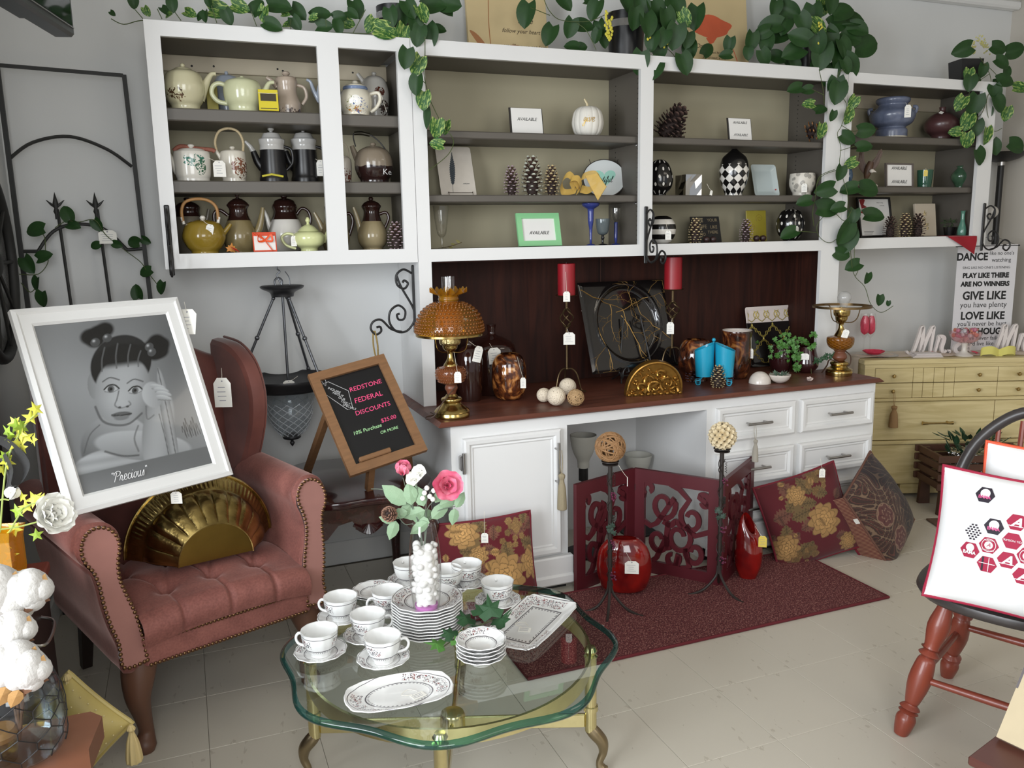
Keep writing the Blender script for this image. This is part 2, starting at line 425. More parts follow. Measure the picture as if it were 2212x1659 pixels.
# ---- base cabinet
k4=thing('base_cabinet','white base cabinet with panelled door, open kneehole and panelled drawers under a brown counter','cabinet',(1.96,3.26,0))
obj('carcass_front',plate(WB(k4),[.905,1.397,2.067,3.013],[.02,.69,.735],{(1,0)},2.95,2.97),white_m,k4,smooth=0)
obj('side_panel',WB(k4).box(.905,.925,2.97,3.588,.0,.735),white_m,k4,smooth=0)
obj('side_panel',WB(k4).box(2.993,3.013,2.97,3.588,.0,.735),white_m,k4,smooth=0)
obj('kneehole_side',WB(k4).box(1.377,1.397,2.97,3.588,.0,.735),white_m,k4,smooth=0)
obj('kneehole_side',WB(k4).box(2.067,2.087,2.97,3.588,.0,.735),white_m,k4,smooth=0)
obj('kneehole_back',WB(k4).box(1.397,2.067,3.555,3.588,.0,.735),white_m,k4,smooth=0)
for x0,x1 in((.915,1.41),(2.055,3.02)):
 b=WB(k4)
 b.box(x0,x1,2.915,2.95,.03,.15,.006);b.box(x0,x1,2.905,2.95,.03,.075,.008)
 obj('plinth_moulding',b,white_m,k4,kind='stuff')
 obj('toe_kick',WB(k4).box(x0+.02,x1-.02,2.955,2.98,.0,.03),black_m,k4,smooth=0)
def panel(nm,x0,x1,z0,z1):
 w=x1-x0;h=z1-z0;b=B();y=-.02
 rings=[(0,0),(0,y),(.008,y-.006),(.022,y-.004),(.03,y+.006),(.036,y+.004),(.042,y+.008)]
 vs=[];fs=[]
 for d,yy in rings:vs+=[(x0+d,yy,z0+d),(x1-d,yy,z0+d),(x1-d,yy,z1-d),(x0+d,yy,z1-d)]
 n=len(rings)
 for i in range(n-1):
  for j in range(4):k=(j+1)%4;fs.append((i*4+j,i*4+k,i*4+4+k,i*4+4+j))
 fs+=[(n*4-4,n*4-3,n*4-2,n*4-1),(3,2,1,0)]
 b.add(vs,fs);o=obj(nm,b,white_m,k4,(-1.96,2.95-3.26,0),smooth=25);return o
chrome_m=mat('brushed_nickel',S(170,168,166),.3,m=1)
dr=panel('door',.95,1.36,.16,.682)
hb=B().tube([(1.335,-.055,.44),(1.335,-.055,.635)],.006,10).tube([(1.335,-.02,.47),(1.335,-.055,.47)],.004,8).tube([(1.335,-.02,.605),(1.335,-.055,.605)],.004,8)
obj('bar_handle',hb,chrome_m,dr)
obj('hinge',B().box(.932,.952,-.032,-.004,.56,.62,.005).tube([(.944,-.034,.55),(.944,-.034,.632)],.006,10),chrome_m,dr)
for x0,x1 in((2.11,2.53),(2.563,2.988)):
 for z0,z1 in((.54,.692),(.335,.487),(.16,.29)):
  d=panel('drawer',x0,x1,z0,z1);xm,zm=(x0+x1)/2-.01,(z0+z1)/2
  obj('bar_handle',B().tube([(xm-.065,-.055,zm),(xm+.065,-.055,zm)],.006,10).tube([(xm-.045,-.02,zm),(xm-.045,-.055,zm)],.004,8).tube([(xm+.045,-.02,zm),(xm+.045,-.055,zm)],.004,8),chrome_m,d)
q=Mat('counter_mahogany');g=q.noise(5,6,1.5,(.4,4,4))
q.set(c=q.ramp(g,(.3,S(88,48,37)),(.7,S(114,66,51))),r=q.noise(9,3)*.3+.28);counter_m=q.m
ct=B()
pr=[(0,.736),(-.012,.737),(-.02,.742),(-.012,.749),(-.004,.757)]
X0,X1,Y0,Y1=.868,3.012,2.935,3.588
vs=[];fs=[]
for d,z in pr:vs+=[(X0+d,Y1,z),(X0+d,Y0+d,z),(X1-d,Y0+d,z),(X1-d,Y1,z)]
for i in range(4):
 for j in range(3):fs.append((i*4+j,i*4+j+1,i*4+j+5,i*4+j+4))
fs+=[(16,17,18,19),(3,2,1,0),(0,4,8,12,16,19,15,11,7,3)]
ct.add(vs,fs)
tag(obj('countertop',ct,counter_m,smooth=0),'long reddish brown counter with moulded edge across the white base cabinet','countertop')
# ==== furniture
# ---- armchair
q=Mat('rose_velvet');g=q.noise(9,5,.8)*.6+q.noise(160,2)*.4
q.set(c=q.ramp(g,(.3,S(104,58,52)),(.7,S(148,92,82))),r=.75,sheen=.55);q.b.inputs['Sheen Roughness'].default_value=.35
q.b.inputs['Sheen Tint'].default_value=(.9,.6,.55,1);q.bump(q.noise(400,2),.2,.0008);velvet=q.m
q=Mat('dark_leather_back');q.set(c=q.ramp(q.noise(6,4),(.3,S(84,42,36)),(.7,S(122,68,58))),r=.55,sheen=.3);leather=q.m
wood_leg=mat('walnut_leg',S(96,64,48),.45,var=.25,vs=6,stretch=(4,4,.6))
ebony=mat('dark_wood',S(38,26,22),.5)
oldbrass=mat('antique_brass_nail',S(120,92,66),.35,m=1)
ac=thing('armchair','rose velvet wingback armchair with buttoned seat and brass nailhead trim in left corner','chair',(-.235,2.356,0),R(20.4))
obj('front_rail',B().box(.05,.575,.0,.05,.265,.36,.012),velvet,ac)
tufts=[(.17,.13),(.31,.13),(.45,.13),(.10,.32),(.24,.32),(.38,.32),(.52,.32),(.17,.5),(.31,.5),(.45,.5)]
def seat_fn(u,v):
 x=.055+u*.51
 if v<.3:a=v/.3*pi/2;y=-.012+.06*(1-sin(a))*0-.018*sin(a*2)+.05*(1-cos(a));z=.335+.085*sin(a)
 else:t=(v-.3)/.7;y=.038+t*.575;z=.42+.02*sin(pi*min(1,t*1.4))
 z+=.022*sin(pi*u)**.7-.004
 for tx,ty in tufts:
  d2=(x-tx)**2+(y-ty)**2;z-=.03*math.exp(-d2/.0006)+.012*math.exp(-d2/.004)
 for tx,ty in tufts[:3]:
  if y<.13:dx=abs(x-tx-.0);z-=.008*math.exp(-dx*dx/.00005);y+=.010*math.exp(-dx*dx/.00005)
 for i,(tx,ty)in enumerate(tufts):
  for sx in(-.07,.07):
   t=(y-ty)/.19
   if 0<t<1:dx=abs(x-tx-sx*t);z-=.009*math.exp(-dx*dx/.00006)
 return(x,y,z)
obj('seat',B().grid(seat_fn,110,110),velvet,ac,smooth=180)
bb=B()
for tx,ty in tufts:bb.ball((tx,ty,seat_fn((tx-.055)/.51,.3+.7*(ty-.038)/.575)[2]+.002),(.009,.009,.005),10,6)
obj('seat_buttons',bb,velvet,ac,kind='stuff')
armo=[(.075,.27),(.072,.345),(.06,.42),(.042,.48),(.03,.53),(.034,.58),(.046,.62),(.042,.655),(.018,.682),(-.018,.69),(-.052,.675),(-.07,.64),(-.066,.60),(-.045,.565),(-.035,.52),(-.03,.46),(-.02,.40),(-.005,.34),(.0,.27)]
for sd in(0,1):
 out=spl(armo+[armo[0]],4)[:-1];cx,cz=.01,.6
 def arm(u,v,out=out,sd=sd):
  i=min(int(u*len(out)),len(out)-1);x,z=out[i]
  prof=[(0,.86),(.004,.93),(.012,.97),(.03,1.0),(.2,1.0),(.45,.98),(.62,.96)]
  k=v*(len(prof)-1);a=min(int(k),len(prof)-2);t=k-a
  y=prof[a][0]*(1-t)+prof[a+1][0]*t;s_=prof[a][1]*(1-t)+prof[a+1][1]*t
  px,pz=.02,.45
  mx=.5*(.04+-.01);kx=x-mx
  kz=z
  if v<1/3:x=mx+kx*s_;z=(z-.48)*(.3+.7*s_)+.48 if s_<.95 else z
  y+=.08*max(0,z-.27)/.4+.004
  x2=x-.03*(y if y>.1 else 0)
  x=x2
  if sd:x=.62-x
  return(x,y,z)
 obj('arm',B().grid(arm,len(out),22,cu=True),velvet,ac,smooth=180)
 fp=[(x*.82+.0,z*.92+.045)for x,z in out]
 if sd:fp=[(.62-x,z)for x,z in fp]
 tilt=lambda x,z,off:(x,.08*max(0,z-.27)/.4-off,z)
 b=B();n=len(fp)
 b.add([tilt(x,z,.006)for x,z in fp]+[tilt(x,z,-.02)for x,z in fp],[tuple(range(n))]+[(i,(i+1)%n,n+(i+1)%n,n+i)for i in range(n)])
 obj('arm_front_panel',b,mat('pale_rose_velvet',S(150,102,92),.8,var=.1,vs=20,sheen=.5),ac,smooth=0)
 nb=B();L=0;last=None
 for x,z in spl(fp+[fp[0]],8):
  if last is not None:
   L+=math.hypot(x-last[0],z-last[1])
  if last is None or L>.0125:nb.ball(tilt(x,z,.007),(.0058,.004,.0058),8,6);L=0
  last=(x,z)
 obj('nailheads',nb,oldbrass,ac,kind='stuff')
nb=B()
for zz in(.345,.277):
 for i in range(42):nb.ball((.07+i*.48/41,-.003,zz),(.0055,.004,.0055),8,6)
obj('nailheads',nb,oldbrass,ac,kind='stuff')
def back(u,v):
 a=u*2*pi;w=.30+.012*cos(v*7)
 z=.36+v*.74
 k=1.0
 if v>.82:k=sqrt(max(0.0,1-((v-.82)/.19)**2))*.55+.45
 x=.31+w*k*(abs(cos(a))**.35)*(1 if cos(a)>0 else-1)
 dy=.062*(abs(sin(a))**.6)*(1 if sin(a)>0 else-1)*(1 if v<.95 else.6)
 y=.615+.09*v+dy-.02*sin(pi*v)*(1 if sin(a)<0 else 0)
 if v>.95:z-=.02*abs(cos(a))
 return(x,y,z)
bk=B().grid(back,40,24,cu=True);n0=23*40;bk.f.append(tuple(range(n0,n0+40)))
obj('backrest',bk,leather,ac,smooth=180)
wout=spl([(.68,.60),(.56,.615),(.50,.66),(.46,.74),(.43,.84),(.43,.94),(.47,1.03),(.55,1.085),(.66,1.10)],5)
for sd in(0,1):
 x0=-.015 if not sd else.575
 b=B();n=len(wout);prof=[(0.0,.02),(.008,.004),(.03,0),(.052,.004),(.06,.02)]
 vs=[];fs=[]
 for ox,ins in prof:
  for y,z in wout:
   fl_=(.68-y)/.25;cy,cz=.66,.85;dx=(y-cy);dz=(z-cz);L=math.hypot(dx,dz)or 1
   vs.append((x0+ox+(-.035 if not sd else.035)*max(0,fl_)**1.5,y-dx/L*ins,z-dz/L*ins))
 for i in range(len(prof)-1):
  for j in range(n-1):fs.append((i*n+j,i*n+j+1,(i+1)*n+j+1,(i+1)*n+j))
 fs+=[tuple(range(n)),tuple(range((len(prof)-1)*n,len(prof)*n))]
 b.add(vs,fs);obj('wing',b,leather,ac,smooth=50)
 obj('wing_piping',B().tube([(x0+(.0 if not sd else.06)+(-.035 if not sd else.035)*max(0,(.68-y)/.25)**1.5,y+.015,z)for y,z in wout],.005,6),leather,ac)
cab=[(.0,.0,.27,.05),(-.012,-.012,.22,.044),(-.018,-.018,.17,.034),(-.008,-.008,.11,.025),(.0,.0,.06,.021),(-.004,-.004,.035,.026),(-.01,-.01,.018,.032),(-.01,-.01,.0,.026)]
for x,sg in((.055,1),(.565,-1)):
 b=B();pp=spl([(x+a*sg,.055+c,z,r)for a,c,z,r in cab],4);b.tube([p[:3]for p in pp],[p[3]for p in pp],12)
 obj('front_leg',b,wood_leg,ac,smooth=60)
for x in(.06,.55):obj('back_leg',B().tube([(x,.58,.34),(x+.0,.64,.15),(x,.69,0)],[.034,.028,.022],4),ebony,ac,smooth=0)
def side_panel(sd):
 x=-.005 if not sd else.6
 return B().box(x,x+.025,.10,.66,.27,.52,.01)
for sd in(0,1):obj('side_panel',side_panel(sd),velvet,ac)
tag_m=mat('tag_card',S(240,238,230),.7);string_m=mat('tag_string',S(226,220,205),.8);ink_m=mat('pale_ink',S(150,150,160),.8)
yel_tag=mat('yellow_card',S(225,200,90),.7)
def price_tag(root,top,cen,w=.02,h=.032,rz=YAW,mt=None,tilt=0.0,lean=0.0,lab='white price tag'):
 inv=Matrix.LocRotScale(root.location,root.rotation_euler,root.scale).inverted()
 cen=V(cen);top=V(top)
 M_=inv@Matrix.Translation(cen)@Matrix.Rotation(rz,4,'Z')@Matrix.Rotation(lean,4,'X')@Matrix.Rotation(tilt,4,'Y')
 a,c=w/2,h/2
 b=B().at(M_);o=[(-a,-c),(a,-c),(a,c*.62),(a*.55,c),(-a*.55,c),(-a,c*.62)]
 vs=[(x,-.0004,z)for x,z in o]+[(x,.0004,z)for x,z in o];n=6
 b.add(vs,[tuple(range(n)),tuple(range(2*n-1,n-1,-1))]+[(i,(i+1)%n,n+(i+1)%n,n+i)for i in range(n)])
 t=obj('price_tag',b,mt or tag_m,root,smooth=0,label=lab)
 ib=B().at(M_)
 for i in range(4 if h>.03 else 2):
  z=c*(.35-.3*i);l=a*random.uniform(.4,.75);ib.box(-l,l*random.uniform(.5,1),-.0007,-.0004,z-h*.012,z+h*.012)
 ib.tube([(0,-.0008,c*.78),(0,-.0006,c*.78)],w*.05,8)
 link('handwriting',mesh('handwriting',ib,ink_m,0),t,kind='stuff')
 hole=M_@V((0,-.001,c*.8));ti=inv@top;mid=(hole+ti)/2+V((0,-.003,-.002))
 link('string',mesh('string',B().tube([ti,mid,hole],.0007,5),string_m),t)
 return t
price_tag(ac,W(478,795,2.93),W(481,848,2.90),.058,.10)
# ---- framed portrait leaning across the arms
BL=V((-.345,2.471,.703));ex=V((.436,.237,.003)).normalized();ey=V((-.088,.231,.554));ey=(ey-ex*ey.dot(ex)).normalized();ez=ex.cross(ey)
PW,PH=.496,.607
po=thing('framed_portrait','white framed grey portrait print of a small child, leaning across the rose armchair','picture',BL)
po.rotation_euler=Matrix((ex,ey,ez)).transposed().to_euler()
b=B();rr=[(0,.0),(0,.022),(.012,.026),(.018,.021),(.045,.021),(.052,.014)]
vs=[];fs=[]
for d,z in rr:vs+=[(d,d,z),(PW-d,d,z),(PW-d,PH-d,z),(d,PH-d,z)]
for i in range(len(rr)-1):
 for j in range(4):k=(j+1)%4;fs.append((i*4+j,i*4+k,i*4+4+k,i*4+4+j))
fs.append((3,2,1,0));b.add(vs,fs)
obj('frame',b,mat('white_frame',S(228,228,226),.45),po,smooth=0)
def sstep(a,b,x):t=np.clip((x-a)/(b-a),0,1);return t*t*(3-2*t)
def paint_mesh(name,img,w,h,fn=None):
 ny,nx=img.shape[:2]
 X,Y=np.meshgrid(np.linspace(0,w,nx),np.linspace(0,h,ny))
 co=np.stack([X,Y,np.zeros_like(X)],-1).reshape(-1,3)if fn is None else fn(nx,ny)
 i=(np.arange(ny-1)[:,None]*nx+np.arange(nx-1)).ravel();fa=np.stack([i,i+1,i+nx+1,i+nx],-1)
 me=bpy.data.meshes.new(name);me.vertices.add(len(co));me.vertices.foreach_set('co',co.astype(np.float32).ravel())
 me.loops.add(fa.size);me.loops.foreach_set('vertex_index',fa.astype(np.int32).ravel());me.polygons.add(len(fa));me.polygons.foreach_set('loop_start',np.arange(0,fa.size,4,dtype=np.int32))
 me.update(calc_edges=True)
 ca=me.color_attributes.new('Col','FLOAT_COLOR','POINT');ca.data.foreach_set('color',np.concatenate([img.reshape(-1,3),np.ones((nx*ny,1))],1).astype(np.float32).ravel())
 me.polygons.foreach_set('use_smooth',[True]*len(fa));return me
def portrait():
 nx,ny=196,250
 x,y=np.meshgrid(np.linspace(0,1,nx),np.linspace(1.27,0,ny))
 rs=np.random.RandomState(3)
 im=.30+.10*np.exp(-((x-.25)**2+(y-.5)**2)/.08)-.10*sstep(.5,1,x)*sstep(.9,.1,y)+.02*np.sin(9*x+5*y)
 def ell(cx,cy,rx,ry,ang=0,s=.04):
  c,d=cos(ang),sin(ang);u=(x-cx)*c+(y-cy)*d;v=-(x-cx)*d+(y-cy)*c
  r=np.sqrt((u/rx)**2+(v/ry)**2);return sstep(1+s,1-s,r),u/rx,v/ry
 def put(mk,val):
  nonlocal im;im=im*(1-mk)+val*mk
 def line(pts,w,val,al=1.0):
  q=np.array(spl(pts,10));d=np.full(x.shape,9.0)
  for(ax,ay),(bx,by)in zip(q[:-1],q[1:]):
   t=np.clip(((x-ax)*(bx-ax)+(y-ay)*(by-ay))/((bx-ax)**2+(by-ay)**2+1e-9),0,1);d=np.minimum(d,np.hypot(x-ax-t*(bx-ax),y-ay-t*(by-ay)))
  put(sstep(w,w*.35,d)*al,val)
 mk,u,v=ell(.33,1.0,.27,.26,-.3);put(mk,.30+.16*u-.08*v)
 mk,u,v=ell(.30,1.16,.34,.17,.15);put(mk,.42-.06*v+.05*np.sin(14*v+3*u))
 mk,u,v=ell(.52,1.02,.36,.115,.28,.06);put(mk,.43-.10*v)
 mk,u,v=ell(.66,.92,.12,.34,.42,.06);put(mk,.46-.14*u**2+.02*v)
 x0_=x;x=x0_-.28*(.56-y)
 mk,u,v=ell(.265,.50,.04,.10,-.12);put(mk,.34+.05*u)
 mk,u,v=ell(.48,.36,.235,.225,-.02,.03);put(mk,.022+.02*sstep(.2,-.9,v))
 mk,u,v=ell(.49,.565,.215,.262,-.02,.05);put(mk,.50-.14*u**2-.10*sstep(.1,1,v)-.10*sstep(-.45,-1.0,v)+.04*np.exp(-((u+.3)**2+(v-.25)**2)/.1)-.05*sstep(.3,1,u))
 mk,u,v=ell(.49,.335,.225,.13,.02,.12);put(mk*sstep(.40,.34,y),.025)
 for hx,hy in((.30,.10),(.28,.15),(.35,.08),(.24,.12),(.76,.22),(.80,.25),(.72,.26),(.79,.30),(.75,.31)):
  mk,u,v=ell(hx,hy,.07,.06,0,.25);put(mk,.02)
 for hx,hy in((.28,.17),(.37,.145),(.70,.255),(.72,.30)):
  mk,u,v=ell(hx,hy,.036,.034,0,.08);put(mk,.12+.5*np.exp(-((u+.3)**2+(v+.35)**2)/.08))
 for a,c in(((.35,.22),(.33,.40)),((.45,.2),(.44,.39)),((.55,.22),(.53,.39)),((.63,.28),(.61,.40))):line([a,((a[0]+c[0])/2-.01,(a[1]+c[1])/2),c],.009,.18,.8)
 for ex_,ey_,fl in((.40,.545,1),(.585,.585,1)):
  mk,u,v=ell(ex_,ey_,.05,.026,.12,.2);put(mk,.55)
  mk,u,v=ell(ex_-.003,ey_,.026,.026,0,.15);put(mk,.16+.10*u)
  mk,u,v=ell(ex_-.003,ey_,.011,.011,0,.3);put(mk,.01)
  line([(ex_-.055,ey_-.004),(ex_-.02,ey_-.03),(ex_+.025,ey_-.026),(ex_+.058,ey_+.006)],.008,.03)
  line([(ex_-.05,ey_+.012),(ex_,ey_+.026),(ex_+.05,ey_+.012)],.005,.2,.7)
  line([(ex_-.065,ey_-.065),(ex_-.01,ey_-.088),(ex_+.06,ey_-.06)],.008,.13,.8)
 line([(.455,.57),(.44,.63),(.425,.67),(.45,.695),(.485,.70),(.52,.695),(.545,.685),(.53,.66)],.008,.18,.8)
 mk,u,v=ell(.485,.67,.05,.03,.1,.4);put(mk*.5,.55)
 mk,u,v=ell(.46,.695,.012,.008,.1,.4);put(mk,.1)
 mk,u,v=ell(.52,.698,.012,.008,.1,.4);put(mk,.1)
 mk,u,v=ell(.475,.752,.075,.022,.08,.15);put(mk,.17)
 mk,u,v=ell(.475,.774,.055,.020,.08,.25);put(mk,.26)
 line([(.40,.742),(.475,.757),(.55,.757)],.006,.06)
 line([(.28,.66),(.33,.77),(.42,.82),(.53,.83),(.63,.77)],.012,.10,.7)
 line([(.2,.98),(.24,.86),(.31,.80)],.008,.12,.6);line([(.35,1.0),(.48,1.06),(.60,1.08)],.010,.10,.7);line([(.60,.86),(.57,.95),(.60,1.05)],.010,.14,.6)
 x=x0_
 mk,u,v=ell(.755,.86,.045,.42,.12,.06);put(mk,.42-.18*u**2)
 line([(.80,.44),(.77,.8),(.72,1.24)],.006,.1,.7);line([(.70,.8),(.69,1.0),(.665,1.25)],.006,.1,.7)
 mk,u,v=ell(.70,.64,.085,.105,.3,.08);put(mk,.46-.10*u)
 for k,(fx,fy)in enumerate(((.755,.585),(.775,.615),(.785,.648),(.775,.678))):
  mk,u,v=ell(fx,fy,.06,.021,.35,.15);put(mk,.50-.12*v);line([(fx-.05,fy+.008),(fx,fy+.02),(fx+.05,fy+.03)],.004,.15,.7)
 line([(.62,.72),(.60,.82),(.66,.80)],.008,.12,.5)
 for i in range(7):line([(.84+.02*i,.98+.05*(i%2)),(.85+.02*i,.93-.03*(i%3)),(.86+.02*i,1.02)],.004,.06,.8)
 bar=sstep(1.125,1.13,y-.0*x);put(bar,.20+.10*(1-x)*(y-1.12)*6+.02)
 im=np.clip(.80*np.clip(im,.004,1)**1.22,.006,.9)
 return np.stack([im*.96,im*1.0,im*1.03],-1)
q=Mat('portrait_print');q.set(c=q.attr(),r=.12,coat=.3);port_m=q.m
me=paint_mesh('print',portrait(),PW-.104,PH-.104);me.materials.append(port_m)
pic=link('print',me,po,(.052,.052,.013))
script_m=mat('white_lettering',S(225,225,225),.5)
def strokes(b,segs,s,x0,y0,w,sh=0.0,z=0):
 for sg in segs:b.tube([(x0+(p[0]+sh*p[1])*s,y0+p[1]*s,z)for p in spl(sg,6)],[w*(.6+.4*sin(pi*min(1,.1+i/(len(sg)*6))))for i in range(len(spl(sg,6)))],6,flat=1)
 return b
LT={'P':([[(.1,.0),(.3,.8),(.45,1.55)],[(.0,1.1),(.1,1.5),(.6,1.75),(1.05,1.55),(.95,1.05),(.5,.85)]],1.0),'r':([[(0,.1),(.2,.9),(.25,1.0),(.3,.8),(.5,.85),(.4,.2),(.55,0),(.75,.2)]],.72),'e':([[(0,.35),(.4,.55),(.5,.9),(.25,1),(.1,.6),(.15,.15),(.4,0),(.7,.3)]],.66),'c':([[(.5,.8),(.35,1),(.12,.7),(.12,.25),(.35,0),(.65,.3)]],.6),'i':([[(0,.3),(.2,.95),(.15,.3),(.25,0),(.5,.3)],[(.25,1.35),(.28,1.42)]],.46),'o':([[(.45,.95),(.15,.8),(.1,.25),(.3,0),(.55,.3),(.5,.9),(.75,.8)]],.7),'u':([[(0,.4),(.15,1),(.1,.3),(.25,0),(.5,.35),(.6,1),(.55,.2),(.7,0),(.9,.3)]],.85),'s':([[(0,.1),(.3,1),(.35,.5),(.3,.05),(.05,.1)]],.5),'g':([[(.5,.9),(.25,1),(.1,.6),(.2,.15),(.45,.3),(.55,1),(.5,-.3),(.3,-.9),(.05,-.6),(.4,-.1),(.8,.3)]],.75),'v':([[(0,.7),(.15,1),(.2,.3),(.3,0),(.55,.5),(.6,1),(.85,.85)]],.8),'t':([[(0,.4),(.3,1.6),(.15,.3),(.3,0),(.55,.3)],[(.05,1.1),(.5,1.15)]],.5),'f':([[(0,.3),(.4,1.1),(.45,1.7),(.3,1.5),(.2,.2),(.1,-.8),(.3,-.5),(.3,.1),(.6,.3)]],.55),'l':([[(0,.3),(.35,1.1),(.4,1.7),(.2,1.3),(.15,.2),(.3,0),(.55,.3)]],.48),'b':([[(0,.3),(.35,1.2),(.35,1.7),(.15,1.2),(.12,.2),(.3,0),(.5,.4),(.35,.9),(.7,.85)]],.66),'a':([[(.5,.9),(.2,.9),(.1,.3),(.3,0),(.5,.5),(.55,.95),(.5,.2),(.65,0),(.85,.3)]],.8),'"':([[(.1,1.7),(.15,1.4)],[(.3,1.7),(.35,1.4)]],.5),' ':([],.5)}
def cursive(b,s,size,x,y,w,sh=.25,z=0):
 for ch in s:
  sg,ad=LT[ch];strokes(b,sg,size,x,y,w,sh,z);x+=ad*size
 return x
b=B();cursive(b,'"Precious"',.0165,.13,.065,.0011,.3,.0165);obj('lettering',b,script_m,po,kind='stuff')
price_tag(po,W(398,652,2.92),W(403,695,2.90),.062,.085,lean=-.35)
# ---- coffee table
brass=mat('polished_brass',S(212,200,150),.2,m=1,var=.12,vs=60)
CT=V((.58,1.955,0));GZ=.388
tb=thing('coffee_table','round coffee table with wavy-edged clear glass top on a polished brass base','table',CT)
glt=thin('table_glass',(.93,.985,.97));gle=thin('green_glass_edge',(.10,.30,.27),.02,.08)
wv=lambda a:1+.036*cos(8*(a+R(111)))
RG=.430
b=B();b.lathe([(RG-.012,GZ-.001),(RG-.012,GZ)],144,lambda a,r,z:wv(a))
gt=obj('glass_top',b,glt,tb,smooth=30)
b=B();b.lathe([(RG-.012,GZ-.018),(RG-.003,GZ-.016),(RG,GZ-.009),(RG-.003,GZ-.003),(RG-.012,GZ)],144,lambda a,r,z:wv(a),cap=False)
obj('bevelled_edge',b,gle,gt,smooth=180,label='thick green-tinted bevelled glass edge')
b=B();b.lathe([(.365,.335),(.365,.375),(.372,.375),(.372,.335),(.365,.335)],72,cap=False);obj('ring_band',b,brass,tb,smooth=30)
for a in(-111,-21,69,159):
 ca,sa=cos(R(a)),sin(R(a));M_=Matrix.Translation((.372*ca,.372*sa,0))@Matrix.Rotation(R(a),4,'Z')
 b=B().at(M_)
 b.lathe([(.0,GZ-.018),(.012,GZ-.02),(.018,GZ-.03),(.012,GZ-.042),(.019,GZ-.046),(.016,GZ-.052),(.016,.2),(.02,.198),(.02,.186),(.016,.184),(.016,.125),(0,.125)][::-1],20)
 lg=obj('leg',b,brass,tb,smooth=45)
 b=B().at(M_);pp=spl([(-.0,0,.13,.017),(.012,0,.115,.019),(.03,0,.09,.017),(.034,0,.06,.012),(.024,0,.03,.010),(.03,0,.012,.013),(.045,0,.0075,.0085)],5)
 b.tube([p[:3]for p in pp],[p[3]for p in pp],10);obj('cabriole_foot',b,mat('pewter_brass',S(150,135,108),.35,m=1),lg)
 b=B().at(Matrix.Rotation(R(a),4,'Z'));b.box(.03,.357,-.005,.005,.135,.175,.003);obj('stretcher',b,brass,tb)
obj('hub',B().lathe([(0,.13),(.034,.13),(.034,.18),(.03,.188),(0,.19)],24),brass,tb)
# ---- side table
q=Mat('cherry_gloss');q.set(c=q.ramp(q.noise(6,5,1,(5,.6,5)),(.3,S(40,18,18)),(.7,S(66,30,28))),r=.16,coat=.5);cherry=q.m
stb=thing('side_table','glossy dark cherry side table with cabriole legs and carved shell apron','table',(.56,3.14,0))
o=[]
for k in range(120):
 a=2*pi*k/120;c,d=cos(a),sin(a);n_=3.4
 r_=1/((abs(c)/.275)**n_+(abs(d)/.31)**n_)**(1/n_);r_*=1+.03*cos(8*a+pi)*.8
 o.append((r_*c,r_*d))
b=B();rows=[(.965,.498),(1.0,.505),(1.01,.515),(1.0,.526),(.975,.530)];vs=[(x*s_,y*s_,z)for s_,z in rows for x,y in o];n=120
b.add(vs,[(i*n+j,i*n+(j+1)%n,(i+1)*n+(j+1)%n,(i+1)*n+j)for i in range(4)for j in range(n)]+[tuple(range(4*n,5*n)),tuple(range(n-1,-1,-1))])
obj('tabletop',b,cherry,stb,smooth=40)
def apron(w,ax):
 pts=[(-w,.5),(-w,.36),(-w*.75,.385),(-w*.55,.43),(-w*.3,.44),(-w*.18,.41),(0,.40),(w*.18,.41),(w*.3,.44),(w*.55,.43),(w*.75,.385),(w,.36),(w,.5)]
 b=B();n=len(pts);t=.012
 vs=[(x,-t,z)for x,z in pts]+[(x,t,z)for x,z in pts]
 b.add(vs,[tuple(range(n)),tuple(range(2*n-1,n-1,-1))]+[(i,(i+1)%n,n+(i+1)%n,n+i)for i in range(n)]);return b
for y in(-.255,.255):obj('apron',apron(.20,0),cherry,stb,(0,y,0),smooth=0)
for x in(-.215,.215):obj('apron',apron(.235,0),cherry,stb,(x,0,0),(0,0,pi/2),smooth=0)
b=B()
for i in range(9):
 a=R(-160+i*17.5+0);b.tube([(0,-.262,.425),(.032*cos(a),-.272,.425+.04*sin(a)*1),(.06*cos(a),-.268,.44+.07*sin(a)*.6)],[.003,.009,.007],6)
obj('carved_shell',b,cherry,stb,kind='stuff')
for sx in(-1,1):
 for sy in(-1,1):
  x,y=sx*.215,sy*.25;L=[(0,.5,.03),(0,.42,.034),(.012,.385,.044),(.012,.35,.04),(.002,.25,.027),(-.002,.15,.02),(.0,.07,.018),(.01,.035,.026),(.018,.015,.03),(.016,.0,.022)]
  pp=spl([(x+sx*a*.7,y+sy*a*.7,z,r)for a,z,r in L],4);obj('leg',B().tube([p[:3]for p in pp],[p[3]for p in pp],12),cherry,stb,smooth=60)
  # ---- dresser (set slantwise on the right)
q=Mat('cream_lacquer');q.set(c=q.ramp(q.noise(5,5,1,(.6,3,6)),(.3,S(186,168,118)),(.7,S(214,198,150))),r=.38);lac=q.m
groove=mat('dark_groove',S(70,58,38),.8)
dd=np.array([.93,-.366]);DA=np.array([3.600,3.239])
ds=thing('dresser','cream lacquered dresser with grooved top drawers and slim brass pulls','dresser',(DA[0],DA[1],0),atan2(-.366,.93))
X0,X1,DP=-.285,1.25,.30
obj('dresser_top',B().box(X0-.008,X1,-.008,DP,.74,.766,.003),lac,ds)
obj('carcass',plate(B(),[X0,-.23,X1-.05,X1],[.075,.30,.322,.538,.556,.72,.74],{(1,0),(1,2),(1,4)},0,DP),lac,ds,smooth=0)
obj('base_apron',B().box(-.05,X1,.012,.04,.02,.075,.003),lac,ds);obj('base_side',B().box(X0+.02,X0+.05,.012,DP,.0,.075),lac,ds,smooth=0)
